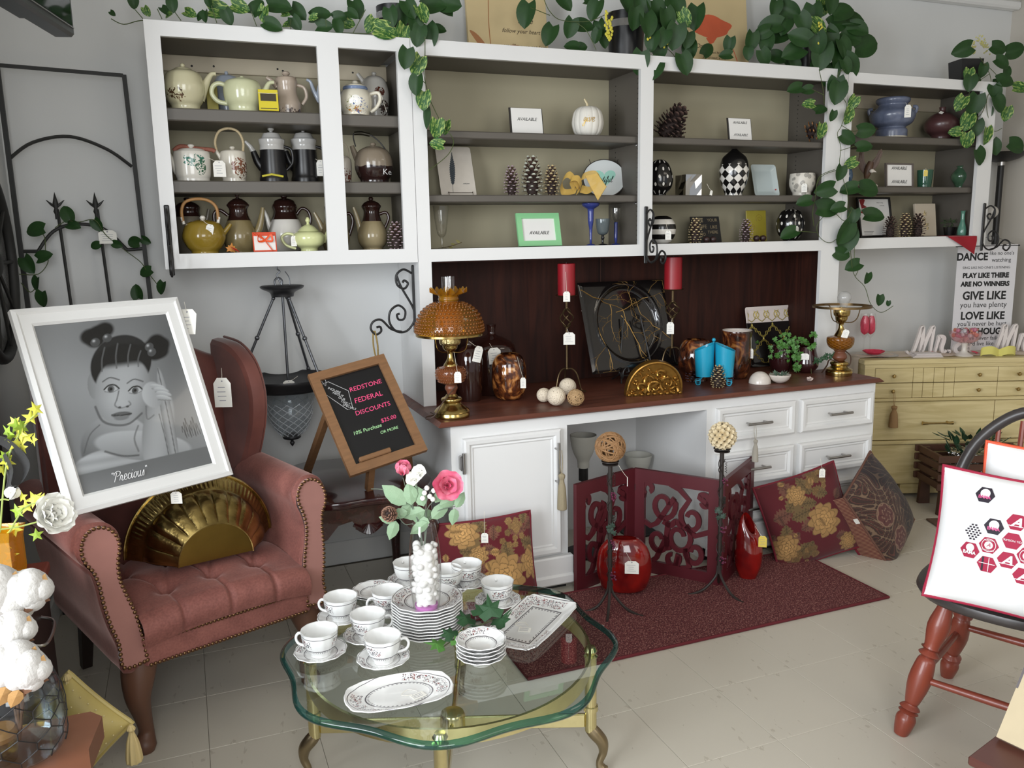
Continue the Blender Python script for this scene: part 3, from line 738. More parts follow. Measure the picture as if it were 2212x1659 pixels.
obj('rail_moulding',B().box(X0+.05,X1,-.006,.006,.302,.32,.003),lac,ds);obj('rail_moulding',B().box(X0+.05,X1,-.006,.006,.539,.555,.003),lac,ds)
brassd=mat('aged_brass',S(176,150,96),.28,m=1)
for z0,z1 in((.077,.299),(.323,.537)):
 for u0,u1 in((-.228,.424),(.428,1.198)):
  d=obj('drawer',B().box(u0,u1,.003,.02,z0+.002,z1-.002,.002),lac,ds);zc=(z0+z1)/2-.008;um=.108 if u0<0 else.8
  b=B().tube([(um-.08,-.03,zc),(um+.08,-.03,zc)],.0045,10)
  for k in(-1,1):b.tube([(um+k*.05,-.03,zc),(um+k*.082,-.03,zc)],[.006,.009],10).tube([(um+k*.065,.003,zc),(um+k*.065,-.03,zc)],.005,8)
  obj('bar_pull',b,brassd,d)
for z0,z1 in((.557,.637),(.639,.719)):
 us=[-.228,-.024,.03,.087,.143,.198,.428]
 for a,c in zip(us,us[1:]):
  d=obj('drawer_panel',B().box(a+.0012,c-.0012,.001,.02,z0+.001,z1-.001,.0015),lac,ds)
  if a in(-.228,.198):obj('knob',B().at(Matrix.Translation((-.136 if a<0 else.319,0,(z0+z1)/2+(.0)))@Matrix.Rotation(pi/2,4,'X')).lathe([(.003,0),(.003,.012),(.009,.016),(.0105,.022),(.007,.028),(0,.03)],16),brassd,d)
 d=obj('drawer_panel',B().box(.43,1.198,.001,.02,z0+.001,z1-.001,.0015),lac,ds)
 obj('knob',B().at(Matrix.Translation((.53,0,(z0+z1)/2))@Matrix.Rotation(pi/2,4,'X')).lathe([(.003,0),(.003,.012),(.009,.016),(.0105,.022),(.007,.028),(0,.03)],16),brassd,d)
obj('drawer_gap',B().box(-.23,X1-.05,.021,.03,.08,.718),groove,ds,smooth=0)
# ==== tools for the wares on the shelves
CRP=dict(A=(300,30,2.963),B=(860,60,3.191),C=(1370,100,3.606),D=(1800,60,3.318),E=(860,540,4.096),F=(1380,580,4.096),G=(1780,500,2.676),T=(560,1180,2.765),V=(820,960,4.609),S=(1220,960,4.366),L=(0,860,2.0764),K=(0,0,2.44),N=(240,0,2.911),O=(980,0,2.404),H=(480,540,2.304),Q=(1980,900,5.927),X=(0,0,1))
def PX(cr,u,v):x,y,s=CRP[cr];return x+u/s,y+v/s
class Sit:
 def __init__(s,cr,Y,zb,uc,vb,xy=None):
  s.cr,s.uc=cr,uc;p=W(*PX(cr,uc,vb),Y);s.X,s.Y,s.zb=p.x,Y,zb
  s.k=mpp((s.X,Y,zb))/CRP[cr][2];s.loc=(s.X,Y,zb)
  d=ray(*PX(cr,uc,vb));s.rz=atan2(d[1],d[0])-pi/2
 def z(s,v):return W(*PX(s.cr,s.uc,v),s.Y).z-s.zb
 def L(s,u,v,off=0):return((u-s.uc)*s.k,off*s.k,s.z(v))
 def prof(s,pr,base=True):
  o=[(hw*s.k,s.z(v))for hw,v in pr]
  if base:
   o=[q for q in o if q[1]>.0015]+[(o[-1][0],0.0)]
  return o[::-1]
def ground(cr,u,v,z):p=F(*PX(cr,u,v),z);return p.y
def hollow(pr,t):
 return[(0,pr[0][1])]+pr+[(max(r-t,.0005),z)for r,z in pr[::-1]if z>pr[0][1]+t]+[(0,pr[0][1]+t)]
def sm(pr,k=4):return[(max(0,r),z)for r,z in spl(pr,k)]
def vessel(name,label,cat,cr,Y,zb,uc,body,mt,lid=None,knob=None,spout=None,handle=None,hm=None,lm=None,sm_=None,kmat=None,group=None,n=36,wav=None,open_=False,bands=None,flat=1,smooth=60):
 S_=Sit(cr,Y,zb,uc,body[-1][1]);t=thing(name,label,cat,S_.loc,S_.rz,group);t['k']=S_.k;del t['k']
 pr=sm(S_.prof(body));b=B()
 if open_:b.lathe(hollow(pr,max(.0025,4*S_.k)),n,wav,sy=flat)
 else:b.lathe([(0,pr[0][1])]+pr+[(0,pr[-1][1])],n,wav,sy=flat)
 obj('body',b,mt,t,smooth=smooth)
 if bands:
  for(bp,bm_)in bands:obj('glazed_band',B().lathe(sm(S_.prof(bp,False)),n,cap=False,sy=flat),bm_,t,smooth=60)
 if lid:
  l=sm(S_.prof(lid,False));lo=obj('lid',B().lathe([(0,l[0][1])]+l+[(0,l[-1][1])],n,sy=flat),lm or mt,t,smooth=60)
  if knob:obj('knob',B().lathe([(0,S_.z(knob[-1][1]))]+sm(S_.prof(knob,False))+[(0,S_.z(knob[0][1]))],16),kmat or lm or mt,lo,smooth=60)
 if spout:
  q=spl([(*S_.L(u,v),r*S_.k)for u,v,r in spout],5);obj('spout',B().tube([p[:3]for p in q],[p[3]for p in q],12),sm_ or mt,t,smooth=60)
 if handle:
  pts,r=handle;q=spl([S_.L(*p)for p in pts],5);obj('handle',B().tube(q,r*S_.k,10),hm or mt,t,smooth=60)
 t_=(t,S_);return t_
def htag(t,S_,u0,v0,u1,v1,w,h,off=-100,mt=None,**k):
 M_=Matrix.LocRotScale(t.location,t.rotation_euler,t.scale)
 price_tag(t,M_@V(S_.L(u0,v0,off*.9)),M_@V(S_.L(u1,v1,off)),w*S_.k,h*S_.k,S_.rz,mt,**k)
def decor(name,base,items,r=.18,**k):
 q=Mat(name);col=None
 for x,z,rx,rz,c,sc,th in items:
  d=((q.pos(0)-x)/rx)*((q.pos(0)-x)/rx)+((q.pos(2)-z)/rz)*((q.pos(2)-z)/rz)
  mk=d.lt(1)*q.pos(1).lt(0)*q.noise(sc,2,1.5).gt(th);col=q.mix(mk,col if col is not None else base,c)
 q.set(c=col,r=r,coat=.3,**k);return q.m
def gloss(name,c,var=.06,r=.16,**k):return mat(name,c,r,var=var,vs=8,coat=.35,**k)
def pine_mesh(name,tip,body,opn=.7,rows=11,hgt=1.0):
 b=B();rs=random.Random(5)
 for i in range(rows):
  f=i/(rows-1);z=.06+.9*f;rad=.36*(sin(pi*min(1,.18+.82*(1-f)**.9))**.7)*(1-.55*f)+.05
  nn=max(5,int(10*(1-f*.55)))
  for k in range(nn):
   a=2*pi*(k+.5*(i%2))/nn+rs.uniform(-.06,.06);up=-.1+.95*f+rs.uniform(-.05,.05);L=(.22+.13*opn)*(1-.45*f);w=.48*pi*rad/nn+.035
   M_=Matrix.Rotation(a,4,'Z')@Matrix.Translation((rad*.62,0,z))@Matrix.Rotation(-up,4,'Y')
   o=[(0,-w*.3),(L*.7,-w),(L*.98,-w*.5),(L*.98,w*.5),(L*.7,w),(0,w*.3)]
   b.at(M_);b.cm=0;th=.014
   vs=[(x,y,-th*.4)for x,y in o]+[(x,y,th*.4)for x,y in o];b.add(vs,[(0,5,4,3,2,1),(6,7,8,9,10,11)]+[(q,(q+1)%6,6+(q+1)%6,6+q)for q in range(6)])
   b.cm=1;b.add([(L*.8,-w*.8,-th),(L*.8,w*.8,-th),(L,w*.4,-th),(L,-w*.4,-th),(L*.82,-w*.8,th),(L*.82,w*.8,th),(L*1.03,w*.4,th),(L*1.03,-w*.4,th)],[(0,1,2,3),(4,7,6,5),(3,2,6,7),(0,4,5,1),(1,5,6,2),(0,3,7,4)])
 b.M=None;b.cm=0
 me=mesh(name,b,[body,tip],0);return me
cone_b=mat('cone_brown',S(74,52,42),.8);cone_d=mat('cone_dark',S(48,34,30),.8)
core_me=mesh('core',B().lathe([(0,0),(.16,.02),(.24,.2),(.2,.5),(.1,.85),(0,.97)],12),cone_d)
PCM={}
def pine(label,S_,hw,h,key,tip,body=None,group='pine cones',tilt=(0,0,0),off=(0,0,0)):
 if key not in PCM:PCM[key]=pine_mesh('scales',tip,body or cone_b)
 o=link('pine_cone',core_me,None,(S_.loc[0]+off[0],S_.loc[1]+off[1],S_.loc[2]+off[2]),(tilt[0],tilt[1],S_.rz+tilt[2]),(hw/.42,hw/.42,h));tag(o,label,'pine cone',group)
 link('scales',PCM[key],o,kind='stuff');return o
def sign(name,label,cat,cr,Y,zb,u0,u1,vt,vb,lean=12,group=None):
 S_=Sit(cr,Y,zb,(u0+u1)/2,vb);w=(u1-u0)*S_.k*1.04;h=S_.z(vt)/cos(R(lean))
 t=thing(name,label,cat,S_.loc,0,group,(pi/2-R(lean),0,0));return t,w,h
paper_m=mat('white_paper',S(236,234,230),.7);blackink=mat('black_ink',S(22,22,22),.7)
acryl=thin('clear_acrylic',(.95,.96,.96))
def board(x0,x1,y0,y1,z0,z1,b=.001):return B().box(x0,x1,y0,y1,z0,z1,b)
def rbox(w,h,r,n=5):
 o=[]
 for cx,cy,a in((w/2-r,r,-90),(w/2-r,h-r,0),(-w/2+r,h-r,90),(-w/2+r,r,180)):
  for i in range(n+1):q=R(a+90*i/n);o.append((cx+r*cos(q),cy+r*sin(q)))
 return o
def leaf_shape(kind='maple'):
 if kind=='maple':pts=[(0,0),(.18,.06),(.46,-.06),(.36,.2),(.6,.42),(.34,.46),(.36,.66),(.16,.62),(0,1.0),(-.16,.62),(-.36,.66),(-.34,.46),(-.6,.42),(-.36,.2),(-.46,-.06),(-.18,.06)]
 return pts
def flat_leaf(name,pts,mt,parent,loc,rot,sc):
 b=B();c=(0,.35,.05);n=len(pts);vs=[(x,y,-.12*abs(x))for x,y in pts]+[(x,y,-.12*abs(x)-.02)for x,y in pts]+[c]
 b.add(vs,[(i,(i+1)%n,2*n)for i in range(n)]+[((i+1)%n,i,n+i,n+(i+1)%n)for i in range(n)])
 return obj(name,b,mt,parent,loc,rot,smooth=0,sc=sc)
# ==== teapots in the left wall cabinet
z1,z2,z3=1.917,1.665,1.403
crm=gloss('cream_glaze',S(206,200,166));grn=gloss('pale_green_glaze',S(204,206,168));wht=gloss('white_glaze',S(224,220,212));pnk=gloss('pinkish_beige_glaze',S(176,160,144))
blue_w=gloss('pale_blue_glaze',S(170,178,190));blk=mat('satin_black',S(26,25,26),.3);brn=gloss('dark_brown_glaze',S(44,24,20),.2,.1);olive=gloss('olive_tan_glaze',S(132,118,82),.12)
must=gloss('mustard_glaze',S(142,118,42),.12);pgreen=gloss('mint_cream_glaze',S(212,216,160));tanw=gloss('tan_glaze',S(150,136,104),.1);greyw=gloss('pale_grey_glaze',S(190,188,184));bamboo=mat('bamboo',S(168,124,74),.5,var=.2,vs=60)
leafp=decor('cream_leaf_glaze',S(206,200,166),[(-.03,.055,.03,.02,S(86,66,46),60,.52),(-.015,.04,.02,.015,S(110,84,60),80,.55)])
t,s_=vessel('teapot','fat cream teapot with brown leaf decoration, leftmost on the top shelf','teapot','A',3.36,z1,300,[(62,362),(100,385),(120,435),(128,472),(122,520),(106,565),(88,592)],leafp,[(12,340),(45,350),(64,366)],[(8,318),(16,328),(12,342)],[(380,545,40),(405,490,34),(440,425,22),(470,380,15),(497,374,13)],([(185,400),(150,420),(150,500),(190,545)],12))
vessel('teapot','pale blue teapot standing at the back behind the low green teapot','teapot','A',3.49,z1,575,[(60,405),(78,440),(80,500),(66,590)],blue_w,[(10,392),(40,396),(62,408)],[(9,370),(12,382),(6,392)])
t,s_=vessel('teapot','low pale green teapot with a big round handle on the top shelf','teapot','A',3.35,z1,672,[(58,422),(98,434),(116,470),(118,520),(110,565),(92,600)],grn,[(20,412),(50,416),(60,425)],[(6,398),(13,405),(8,414)],[(770,520,26),(810,485,20),(836,440,14),(868,432,12)],([(572,462),(530,450),(494,472),(486,520),(520,565),(575,578)],15))
vessel('coffee_pot','pinkish beige coffee pot with a branch band at the foot, behind a tea bag','coffee pot','A',3.38,z1,955,[(62,412),(68,440),(60,490),(66,530),(84,580),(84,618)],decor('beige_branch',S(176,160,144),[(0,.012,.07,.012,S(70,55,50),70,.53)]),[(20,402),(50,406),(64,414)],[(20,372),(26,384),(12,400)],[(900,470,20),(862,430,15),(835,412,12)],([(1015,455),(1062,470),(1075,530),(1045,580)],11))
vessel('teapot','pale blue teapot mostly hidden by the cabinet stile, only its spout showing','teapot','A',3.40,z1,1222,[(50,430),(72,470),(76,540),(60,610)],blue_w,[(10,415),(36,420),(52,432)],[(8,400),(10,410),(6,416)],[(1165,560,20),(1130,500,14),(1112,440,10),(1088,424,9)])
goose=decor('goose_flower_glaze',S(216,210,192),[(.0,.05,.02,.02,S(240,238,232),40,.2),(-.002,.02,.03,.012,S(176,120,50),55,.5),(.015,.03,.03,.03,S(80,100,150),70,.6),(-.02,.04,.02,.03,S(110,120,60),80,.6)])
t,s_=vessel('teapot','small white teapot with blue-banded lid, goose and flower decoration','teapot','A',3.33,z1,1392,[(70,488),(84,498),(102,535),(104,580),(92,620),(84,637)],goose,[(24,448),(60,458),(74,476),(70,490)],[(14,430),(22,440),(12,450)],[(1310,590,16),(1275,550,13),(1258,510,10)],([(1480,515),(1535,505),(1546,550),(1520,600),(1482,628)],12),bands=[([(76,470),(79,482),(74,490)],gloss('blue_band',S(110,128,160)))])
htag(t,s_,1555,540,1580,640,3,3)
vessel('teapot','white teapot with brown leaf sprays behind the goose teapot','teapot','A',3.47,z1,1515,[(50,408),(70,430),(86,480),(90,540),(80,640)],decor('white_leaf',S(200,196,188),[(.02,.11,.02,.02,S(90,44,30),60,.45),(.035,.05,.02,.03,S(60,40,34),50,.5)]),[(14,398),(38,402),(52,410)],[(12,374),(16,384),(8,398)],[(1470,470,22),(1440,425,15),(1412,385,12)])
t,w,h=sign('tea_bag_packet','yellow tea bag packet with dark print leaning on the top shelf','packet','A',3.28,z1,775,892,484,612,6)
obj('packet',board(-w/2,w/2,0,h,0,.004),mat('yellow_packet',S(214,196,38),.4),t)
obj('print',B().box(-w*.4,w*.4,h*.45,h*.8,.004,.0045).box(-w*.42,w*.42,h*.08,h*.12,.004,.0045),mat('packet_print',S(58,48,26),.5),t,kind='stuff',smooth=0)
obj('twine',B().tube([(-w*.5,h*.82,.006),(0,h*.8,.007),(w*.5,h*.84,.006)],.001,6),string_m,t)
t,w,h=sign('tea_bag_packet','plain dull yellow tea bag packet standing behind the round handle','packet','A',3.42,z1,440,505,462,566,8)
obj('packet',board(-w/2,w/2,0,h,0,.004),mat('dull_yellow_packet',S(178,166,84),.5),t)
palm=decor('palm_glaze',S(218,214,204),[(.005,.075,.04,.022,S(40,110,90),55,.52),(.028,.05,.018,.03,S(48,92,66),70,.5)])
t,s_=vessel('teapot','oval white teapot with green palm leaves and a red-wrapped handle folded down','teapot','A',3.35,z2,350,[(92,880),(108,888),(112,960),(108,1030),(100,1056)],palm,[(30,862),(70,866),(92,884)],[(16,836),(22,846),(14,862)],[(262,1020,26),(236,960,24),(214,900,16),(205,858,12)],([(245,880),(290,850),(380,862),(470,868),(492,880)],14),hm=mat('red_wrap',S(140,84,68),.7,var=.5,vs=160),flat=.75)
htag(t,s_,445,930,508,1000,74,100,-130)
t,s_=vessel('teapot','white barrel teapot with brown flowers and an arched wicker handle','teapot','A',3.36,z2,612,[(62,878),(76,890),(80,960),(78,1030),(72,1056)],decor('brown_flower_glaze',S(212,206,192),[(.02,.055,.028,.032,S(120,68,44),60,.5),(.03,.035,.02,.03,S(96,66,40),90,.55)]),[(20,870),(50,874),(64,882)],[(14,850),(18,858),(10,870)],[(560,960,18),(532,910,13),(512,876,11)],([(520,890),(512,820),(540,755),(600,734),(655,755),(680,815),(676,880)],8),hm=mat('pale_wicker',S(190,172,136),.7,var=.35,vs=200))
for uc,Y,lb in((865,3.42,'black and white tall coffee pot, left one of the matching pair'),(1068,3.475,'black and white tall coffee pot, right one of the matching pair by the stile')):
 t,s_=vessel('coffee_pot',lb,'coffee pot','A',Y,z2,uc,[(76,872),(80,960),(82,1030),(88,1056)],blk,[(50,768),(66,800),(80,806),(78,830),(74,846),(78,874)],[(14,724),(20,740),(10,756),(36,764),(54,784)],[(uc-50,1010,24),(uc-92,950,24),(uc-115,880,18)],lm=greyw)
 obj('spout_tip',B().tube([s_.L(uc-114,884),s_.L(uc-132,850),s_.L(uc-160,818)],[18*s_.k,14*s_.k,9*s_.k],12),greyw,t)
 obj('handle',B().tube(spl([s_.L(uc+74,850),s_.L(uc+118,870),s_.L(uc+122,950),s_.L(uc+82,1000)],5),9*s_.k,10),blk,t)
htag(t,s_,1120,920,1164,990,50,100,-40)
t2=tag(obj('ribbon_scrap',B().tube([W(*PX('A',790,1046),3.29)+V((0,0,.004)),W(*PX('A',850,1034),3.285)+V((0,0,.004)),W(*PX('A',925,1048),3.29)+V((0,0,.004))],.004,6),mat('yellow_black_ribbon',S(196,186,60),.5)),'scrap of yellow ribbon lying in front of the left black pot','ribbon')
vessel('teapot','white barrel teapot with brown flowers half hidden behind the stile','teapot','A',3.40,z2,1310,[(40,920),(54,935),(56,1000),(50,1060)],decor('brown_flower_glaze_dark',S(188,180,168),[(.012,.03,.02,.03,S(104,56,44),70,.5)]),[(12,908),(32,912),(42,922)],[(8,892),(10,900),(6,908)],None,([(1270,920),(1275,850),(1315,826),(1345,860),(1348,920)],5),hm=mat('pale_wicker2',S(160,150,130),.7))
q=Mat('cookie_kettle_glaze');q.set(c=q.mix((q.pos(2)+q.noise(30,2)*.02-.074).gt(0),S(38,22,20),S(128,116,100)),r=.15,coat=.4)
t,s_=vessel('kettle','dark brown glazed kettle with scrawled white lettering and a coiled wire handle','kettle','A',3.36,z2,1508,[(60,858),(95,880),(118,930),(120,990),(104,1040),(90,1064)],q.m,[(14,850),(46,852),(62,862)],[(14,826),(20,836),(10,850)],[(1425,960,30),(1395,900,20),(1376,845,14)],([(1400,850),(1388,790),(1400,764),(1440,766),(1495,776),(1550,820),(1600,890)],4),hm=black_m)
obj('coil_grip',B().tube(spl([s_.L(1396,766),s_.L(1440,764),s_.L(1492,776)],6),12*s_.k,10),mat('coil_wire',S(48,44,34),.4,m=.6,var=.5,vs=300),t)
b=B();R_=118*s_.k
for tx,u,v,sz in(('Cook',1560,965,60),('Ke',1590,1020,50)):
 co,fs=text(tx,sz*s_.k,0);vs=[]
 for p_ in co:
  x=p_[0]+(u-1508)*s_.k;zz=s_.z(v)+p_[1];vs.append((x,-sqrt(max(1e-5,R_*R_-x*x))-.001,zz))
 b.add(vs,fs)
obj('lettering',b,script_m,t,kind='stuff',smooth=0)
t,s_=vessel('kettle','bulbous mustard kettle with a bent bamboo handle and white knob','kettle','A',3.32,z3,425,[(60,1324),(104,1345),(128,1400),(130,1440),(108,1490),(84,1518)],must,[(20,1318),(50,1322),(62,1328)],[(10,1292),(18,1304),(12,1318)],[(530,1420,20),(566,1380,15),(592,1346,11)],([(308,1330),(304,1260),(330,1204),(400,1184),(470,1196),(512,1240),(520,1320)],10),kmat=wht,hm=bamboo)
for u in(302,524):obj('lug',B().tube([s_.L(u,1300),s_.L(u+(10 if u<400 else-10),1345)],10*s_.k,10),wht,t)
htag(t,s_,420,1320,460,1388,46,76,-120,tilt=.25)
def tallpot(lab,Y,uc,fin,lid,col,bod,lm_,bm_,spout=None,handle=None):
 t,s_=vessel('coffee_pot',lab,'coffee pot','A',Y,z3,uc,bod,bm_,lid,fin,spout,handle,brn,lm_,sm_=bm_,bands=[(col,lm_)])
 return t,s_
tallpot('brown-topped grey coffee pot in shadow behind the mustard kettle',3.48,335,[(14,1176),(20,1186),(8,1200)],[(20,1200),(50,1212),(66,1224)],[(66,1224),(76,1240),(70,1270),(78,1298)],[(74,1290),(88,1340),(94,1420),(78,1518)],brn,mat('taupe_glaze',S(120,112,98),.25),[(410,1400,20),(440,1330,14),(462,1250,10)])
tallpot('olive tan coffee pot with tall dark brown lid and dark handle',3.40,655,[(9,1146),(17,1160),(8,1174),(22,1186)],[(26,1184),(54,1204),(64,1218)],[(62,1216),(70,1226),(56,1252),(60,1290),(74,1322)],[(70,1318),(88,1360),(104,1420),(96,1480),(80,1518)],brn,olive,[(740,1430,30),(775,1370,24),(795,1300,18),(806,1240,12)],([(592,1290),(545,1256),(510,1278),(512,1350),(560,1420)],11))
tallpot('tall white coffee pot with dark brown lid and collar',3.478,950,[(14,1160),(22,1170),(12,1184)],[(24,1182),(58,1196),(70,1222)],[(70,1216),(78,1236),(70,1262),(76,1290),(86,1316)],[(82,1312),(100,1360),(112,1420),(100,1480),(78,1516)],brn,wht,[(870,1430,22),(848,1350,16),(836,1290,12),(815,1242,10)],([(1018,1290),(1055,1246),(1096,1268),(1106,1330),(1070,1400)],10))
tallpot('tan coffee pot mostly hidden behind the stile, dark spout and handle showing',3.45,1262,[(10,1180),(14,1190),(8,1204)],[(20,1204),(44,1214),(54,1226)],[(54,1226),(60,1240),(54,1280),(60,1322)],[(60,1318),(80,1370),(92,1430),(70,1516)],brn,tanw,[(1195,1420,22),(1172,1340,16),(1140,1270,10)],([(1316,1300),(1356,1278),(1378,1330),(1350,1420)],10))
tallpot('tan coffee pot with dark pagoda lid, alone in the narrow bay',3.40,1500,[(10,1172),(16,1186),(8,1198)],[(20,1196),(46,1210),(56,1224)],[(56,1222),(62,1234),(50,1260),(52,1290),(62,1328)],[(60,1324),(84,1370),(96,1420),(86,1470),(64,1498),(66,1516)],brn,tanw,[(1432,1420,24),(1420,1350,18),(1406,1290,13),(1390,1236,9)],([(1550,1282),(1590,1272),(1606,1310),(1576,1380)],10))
t,s_=vessel('sugar_pot','small mint cream lidded pot with a curled handle, in front of the white pot','teapot','A',3.335,z3,1092,[(66,1392),(90,1404),(104,1432),(92,1475),(56,1500),(54,1518)],pgreen,[(14,1348),(40,1362),(70,1392)],[(7,1302),(16,1322),(8,1338),(14,1350)],[(1180,1460,18),(1200,1425,12),(1212,1392,9)],([(1000,1412),(960,1404),(926,1428),(948,1476),(1010,1500)],9))
htag(t,s_,998,1405,1000,1452,34,66,-60)
S_=Sit('A',3.30,z3,1650,1505);pine('purple-tipped pine cone in the bottom right corner of the teapot cabinet',S_,56*S_.k,S_.z(1345),'purple',mat('cone_tip_purple',S(172,152,160),.7))
mo=mat('orange_leaf',S(196,128,52),.6,var=.3,vs=40);mr=mat('red_leaf',S(196,42,40),.6,var=.2,vs=40)
p=W(*PX('A',590,1510),3.285);lf=flat_leaf('autumn_leaf',leaf_shape(),mo,None,(p.x,3.285,z3+.004),(R(80),R(10),.1),.036);tag(lf,'orange maple leaf propped beside the mustard kettle','leaf','autumn leaves')
p=W(*PX('A',640,1500),3.28);lf=flat_leaf('autumn_leaf',leaf_shape(),mr,None,(p.x,3.278,z3+.006),(R(30),R(0),1.4),.036);tag(lf,'red maple leaf lying flat beside the mustard kettle','leaf','autumn leaves')
t,w,h=sign('tea_bag_packet','orange and white tea bag packet tied with an orange bow','packet','A',3.285,z3,740,880,1398,1515,14)
obj('packet',board(-w/2,w/2,0,h,0,.006),mat('orange_packet',S(214,74,40),.45),t)
obj('label_panel',B().box(-w*.45,w*.45,h*.08,h*.8,.006,.0065),paper_m,t,smooth=0)
orb=mat('orange_ribbon',S(232,84,22),.4)
obj('ribbon_bow',B().tube(spl([(0,h*.55,.012),(-.02,h*.8,.022),(-.024,h*.5,.018),(0,h*.55,.012),(.022,h*.8,.024),(.026,h*.5,.018),(0,h*.55,.012)],5),.0045,6,flat=.3).tube([(-w*.45,h*.95,.009),(0,h*.55,.013),(w*.3,h*.05,.009)],.005,6,flat=.4),orb,t,kind='stuff')
def bracket(label,loc,rz,kind=0,sc=1):
 t=thing('scroll_bracket',label,'bracket',loc,rz,'iron scroll brackets')
 obj('mounting_bar',B().box(-.004,.004,-.009,.009,-.125*sc,.125*sc,.003),black_m,t)
 b=B();r=.0042
 p1=spiral(.035,.06,.002,.033,R(60),-1.35,30);p2=spiral(.055,-.035,.003,.05,R(200),1.7,40);p3=spiral(.115,-.1,.002,.028,R(160),1.3,26)
 u=p1+[(.02,-.01),(.01,-.06)];b.tube([(x*sc,0,z*sc)for x,z in spl([(.004,.095),(.035,.11),(.062,.09),(.06,.055),(.035,.04),(.02,.058),(.033,.07),(.04,.062)],6)],r,8)
 b.tube([(x*sc,0,z*sc)for x,z in spl([(.062,.09),(.045,.045),(.005,-.03),(.0,-.075),(.03,-.115),(.07,-.115),(.095,-.08),(.09,-.04),(.06,-.02),(.035,-.04),(.04,-.07),(.06,-.072),(.066,-.055),(.056,-.05)],6)],r,8)
 b.tube([(x*sc,0,z*sc)for x,z in spl([(.05,-.118),(.09,-.105),(.125,-.07),(.155,-.075),(.165,-.10),(.148,-.122),(.128,-.112),(.13,-.095),(.144,-.096)],6)],r,8)
 obj('scrollwork',b,black_m,t);return t
bracket('black iron scroll bracket seen edge-on at the left end of the teapot cabinet',(-.032,3.245,1.452),-pi/2)
bracket('black iron scroll bracket on the divider between the two middle shelf bays',(1.93,3.245,1.44),-pi/2)
bk_=bracket('black iron scroll bracket on the side of the hutch, a rope loop hanging on it',(.882,3.33,1.197),pi);bk_.scale=(1.12,1.12,1.12)
bracket('black iron scroll bracket at the right end of the right cabinet',(4.0,3.245,1.45),-pi/2)
# ==== wares in the middle and right shelf bays
m1,m2,m3=1.868,1.616,1.3995
tipw={'purple':mat('cone_tip_purple',S(172,152,160),.7),'white':mat('cone_tip_white',S(196,200,184),.7),'gold':mat('cone_tip_gold',S(206,186,138),.6),'dark':mat('cone_tip_dark',S(84,62,54),.8),'copper':mat('cone_tip_copper',S(176,122,70),.4,m=.5),'brown':mat('cone_tip_brown',S(150,112,92),.6),'violet':mat('cone_tip_violet',S(120,104,130),.7)}
def cone_at(label,cr,Y,zb,uc,vt,vb,hw,key,**k):
 S_=Sit(cr,Y,zb,uc,vb);return pine(label,S_,hw*S_.k,S_.z(vt),key,tipw[key],cone_d if key in('dark',)else None,**k)
def avail(label,cr,Y,zb,u0,u1,vt,vb,lines,lean=10,frame=None,fw=0):
 t,w,h=sign('tabletop_sign',label,'sign',cr,Y,zb,u0,u1,vt,vb,lean,'AVAILABLE signs')
 if frame is None:
  obj('stand',B().box(-w/2,w/2,0,h,-.004,0,.001).box(-w/2,w/2,0,.003,0,.012,.001).box(-w*.52,-w*.48,.0,h,-.006,-.002),acryl if 0 else mat('dark_easel_back',S(44,40,36),.5),t,kind='stuff')
  obj('paper',B().box(-w*.47,w*.47,.004,h*.985,.0002,.0012),paper_m,t,smooth=0)
 else:
  obj('frame',B().at(Matrix.Rotation(-pi/2,4,'X')).bars(((-w/2,w/2,0,h),(-w/2+fw,w/2-fw,fw,h-fw)),.012)if 0 else frame_bars(w,h,fw,.012),frame,t,smooth=0)
  obj('paper',B().box(-w/2+fw*.9,w/2-fw*.9,fw*.9,h-fw*.9,.002,.005),paper_m,t,smooth=0)
 iw=w-2*fw;b=B();words(b,[('AVAILABLE',0,(fw+(h-2*fw)*y),iw*.128,dict(shear=.3,ext=.0002,z=.006 if fw else.0016,sx=.95))for y in lines])
 obj('lettering',b,blackink,t,kind='stuff',smooth=0);return t
def frame_bars(w,h,f,t):
 b=B();vs=[];fs=[]
 for z in(0,t):
  vs+=[(-w/2,0,z),(w/2,0,z),(w/2,h,z),(-w/2,h,z),(-w/2+f,f,z),(w/2-f,f,z),(w/2-f,h-f,z),(-w/2+f,h-f,z)]
 for k in range(4):
  l=(k+1)%4;fs+=[(8+k,8+l,12+l,12+k),(l,k,4+k,4+l),(k,l,8+l,8+k),(4+l,4+k,12+k,12+l)]
 return b.add(vs,fs)
avail('white AVAILABLE card in a dark easel, left of the pumpkin','B',3.36,m1,778,1012,548,708,[.58])
S_=Sit('B',3.38,m1,1306,722);H=S_.z(545);Rp=108*S_.k
pk=thing('pumpkin','white ribbed pumpkin with gold "give" lettering and gold stem','pumpkin',S_.loc,S_.rz)
prf=[(0,.06*H),(.45*Rp,0),(.82*Rp,.12*H),(.99*Rp,.36*H),(1.0*Rp,.55*H),(.88*Rp,.82*H),(.6*Rp,.97*H),(.28*Rp,1.0*H),(0,.93*H)]
rib=lambda a,r,z:.955+.05*abs(cos(a*6.5))**.6
obj('body',B().lathe(sm(prf,5),130,rib),mat('matt_white',S(226,222,212),.5),pk,smooth=180)
goldm=mat('gold_paint',S(196,160,84),.3,m=.8)
obj('stem',B().tube(spl([(0,0,H*.92),(-.002,0,H*1.08),(-.010,0,H*1.2),(-.014,0,H*1.26)],5),[.006-.0002*i for i in range(16)],8),mat('pale_gold_stem',S(216,200,160),.4),pk)
b=B();cursive(b,'give',.0185,-.020,H*.45,.0012,.25)
b.v=[(x,-sqrt(max(1e-6,(Rp*1.025)**2-x*x))*(1-.12*abs(z_/H-.45))-.001+y*.2,z_)for x,z_,y in b.v];obj('lettering',b,goldm,pk,kind='stuff')
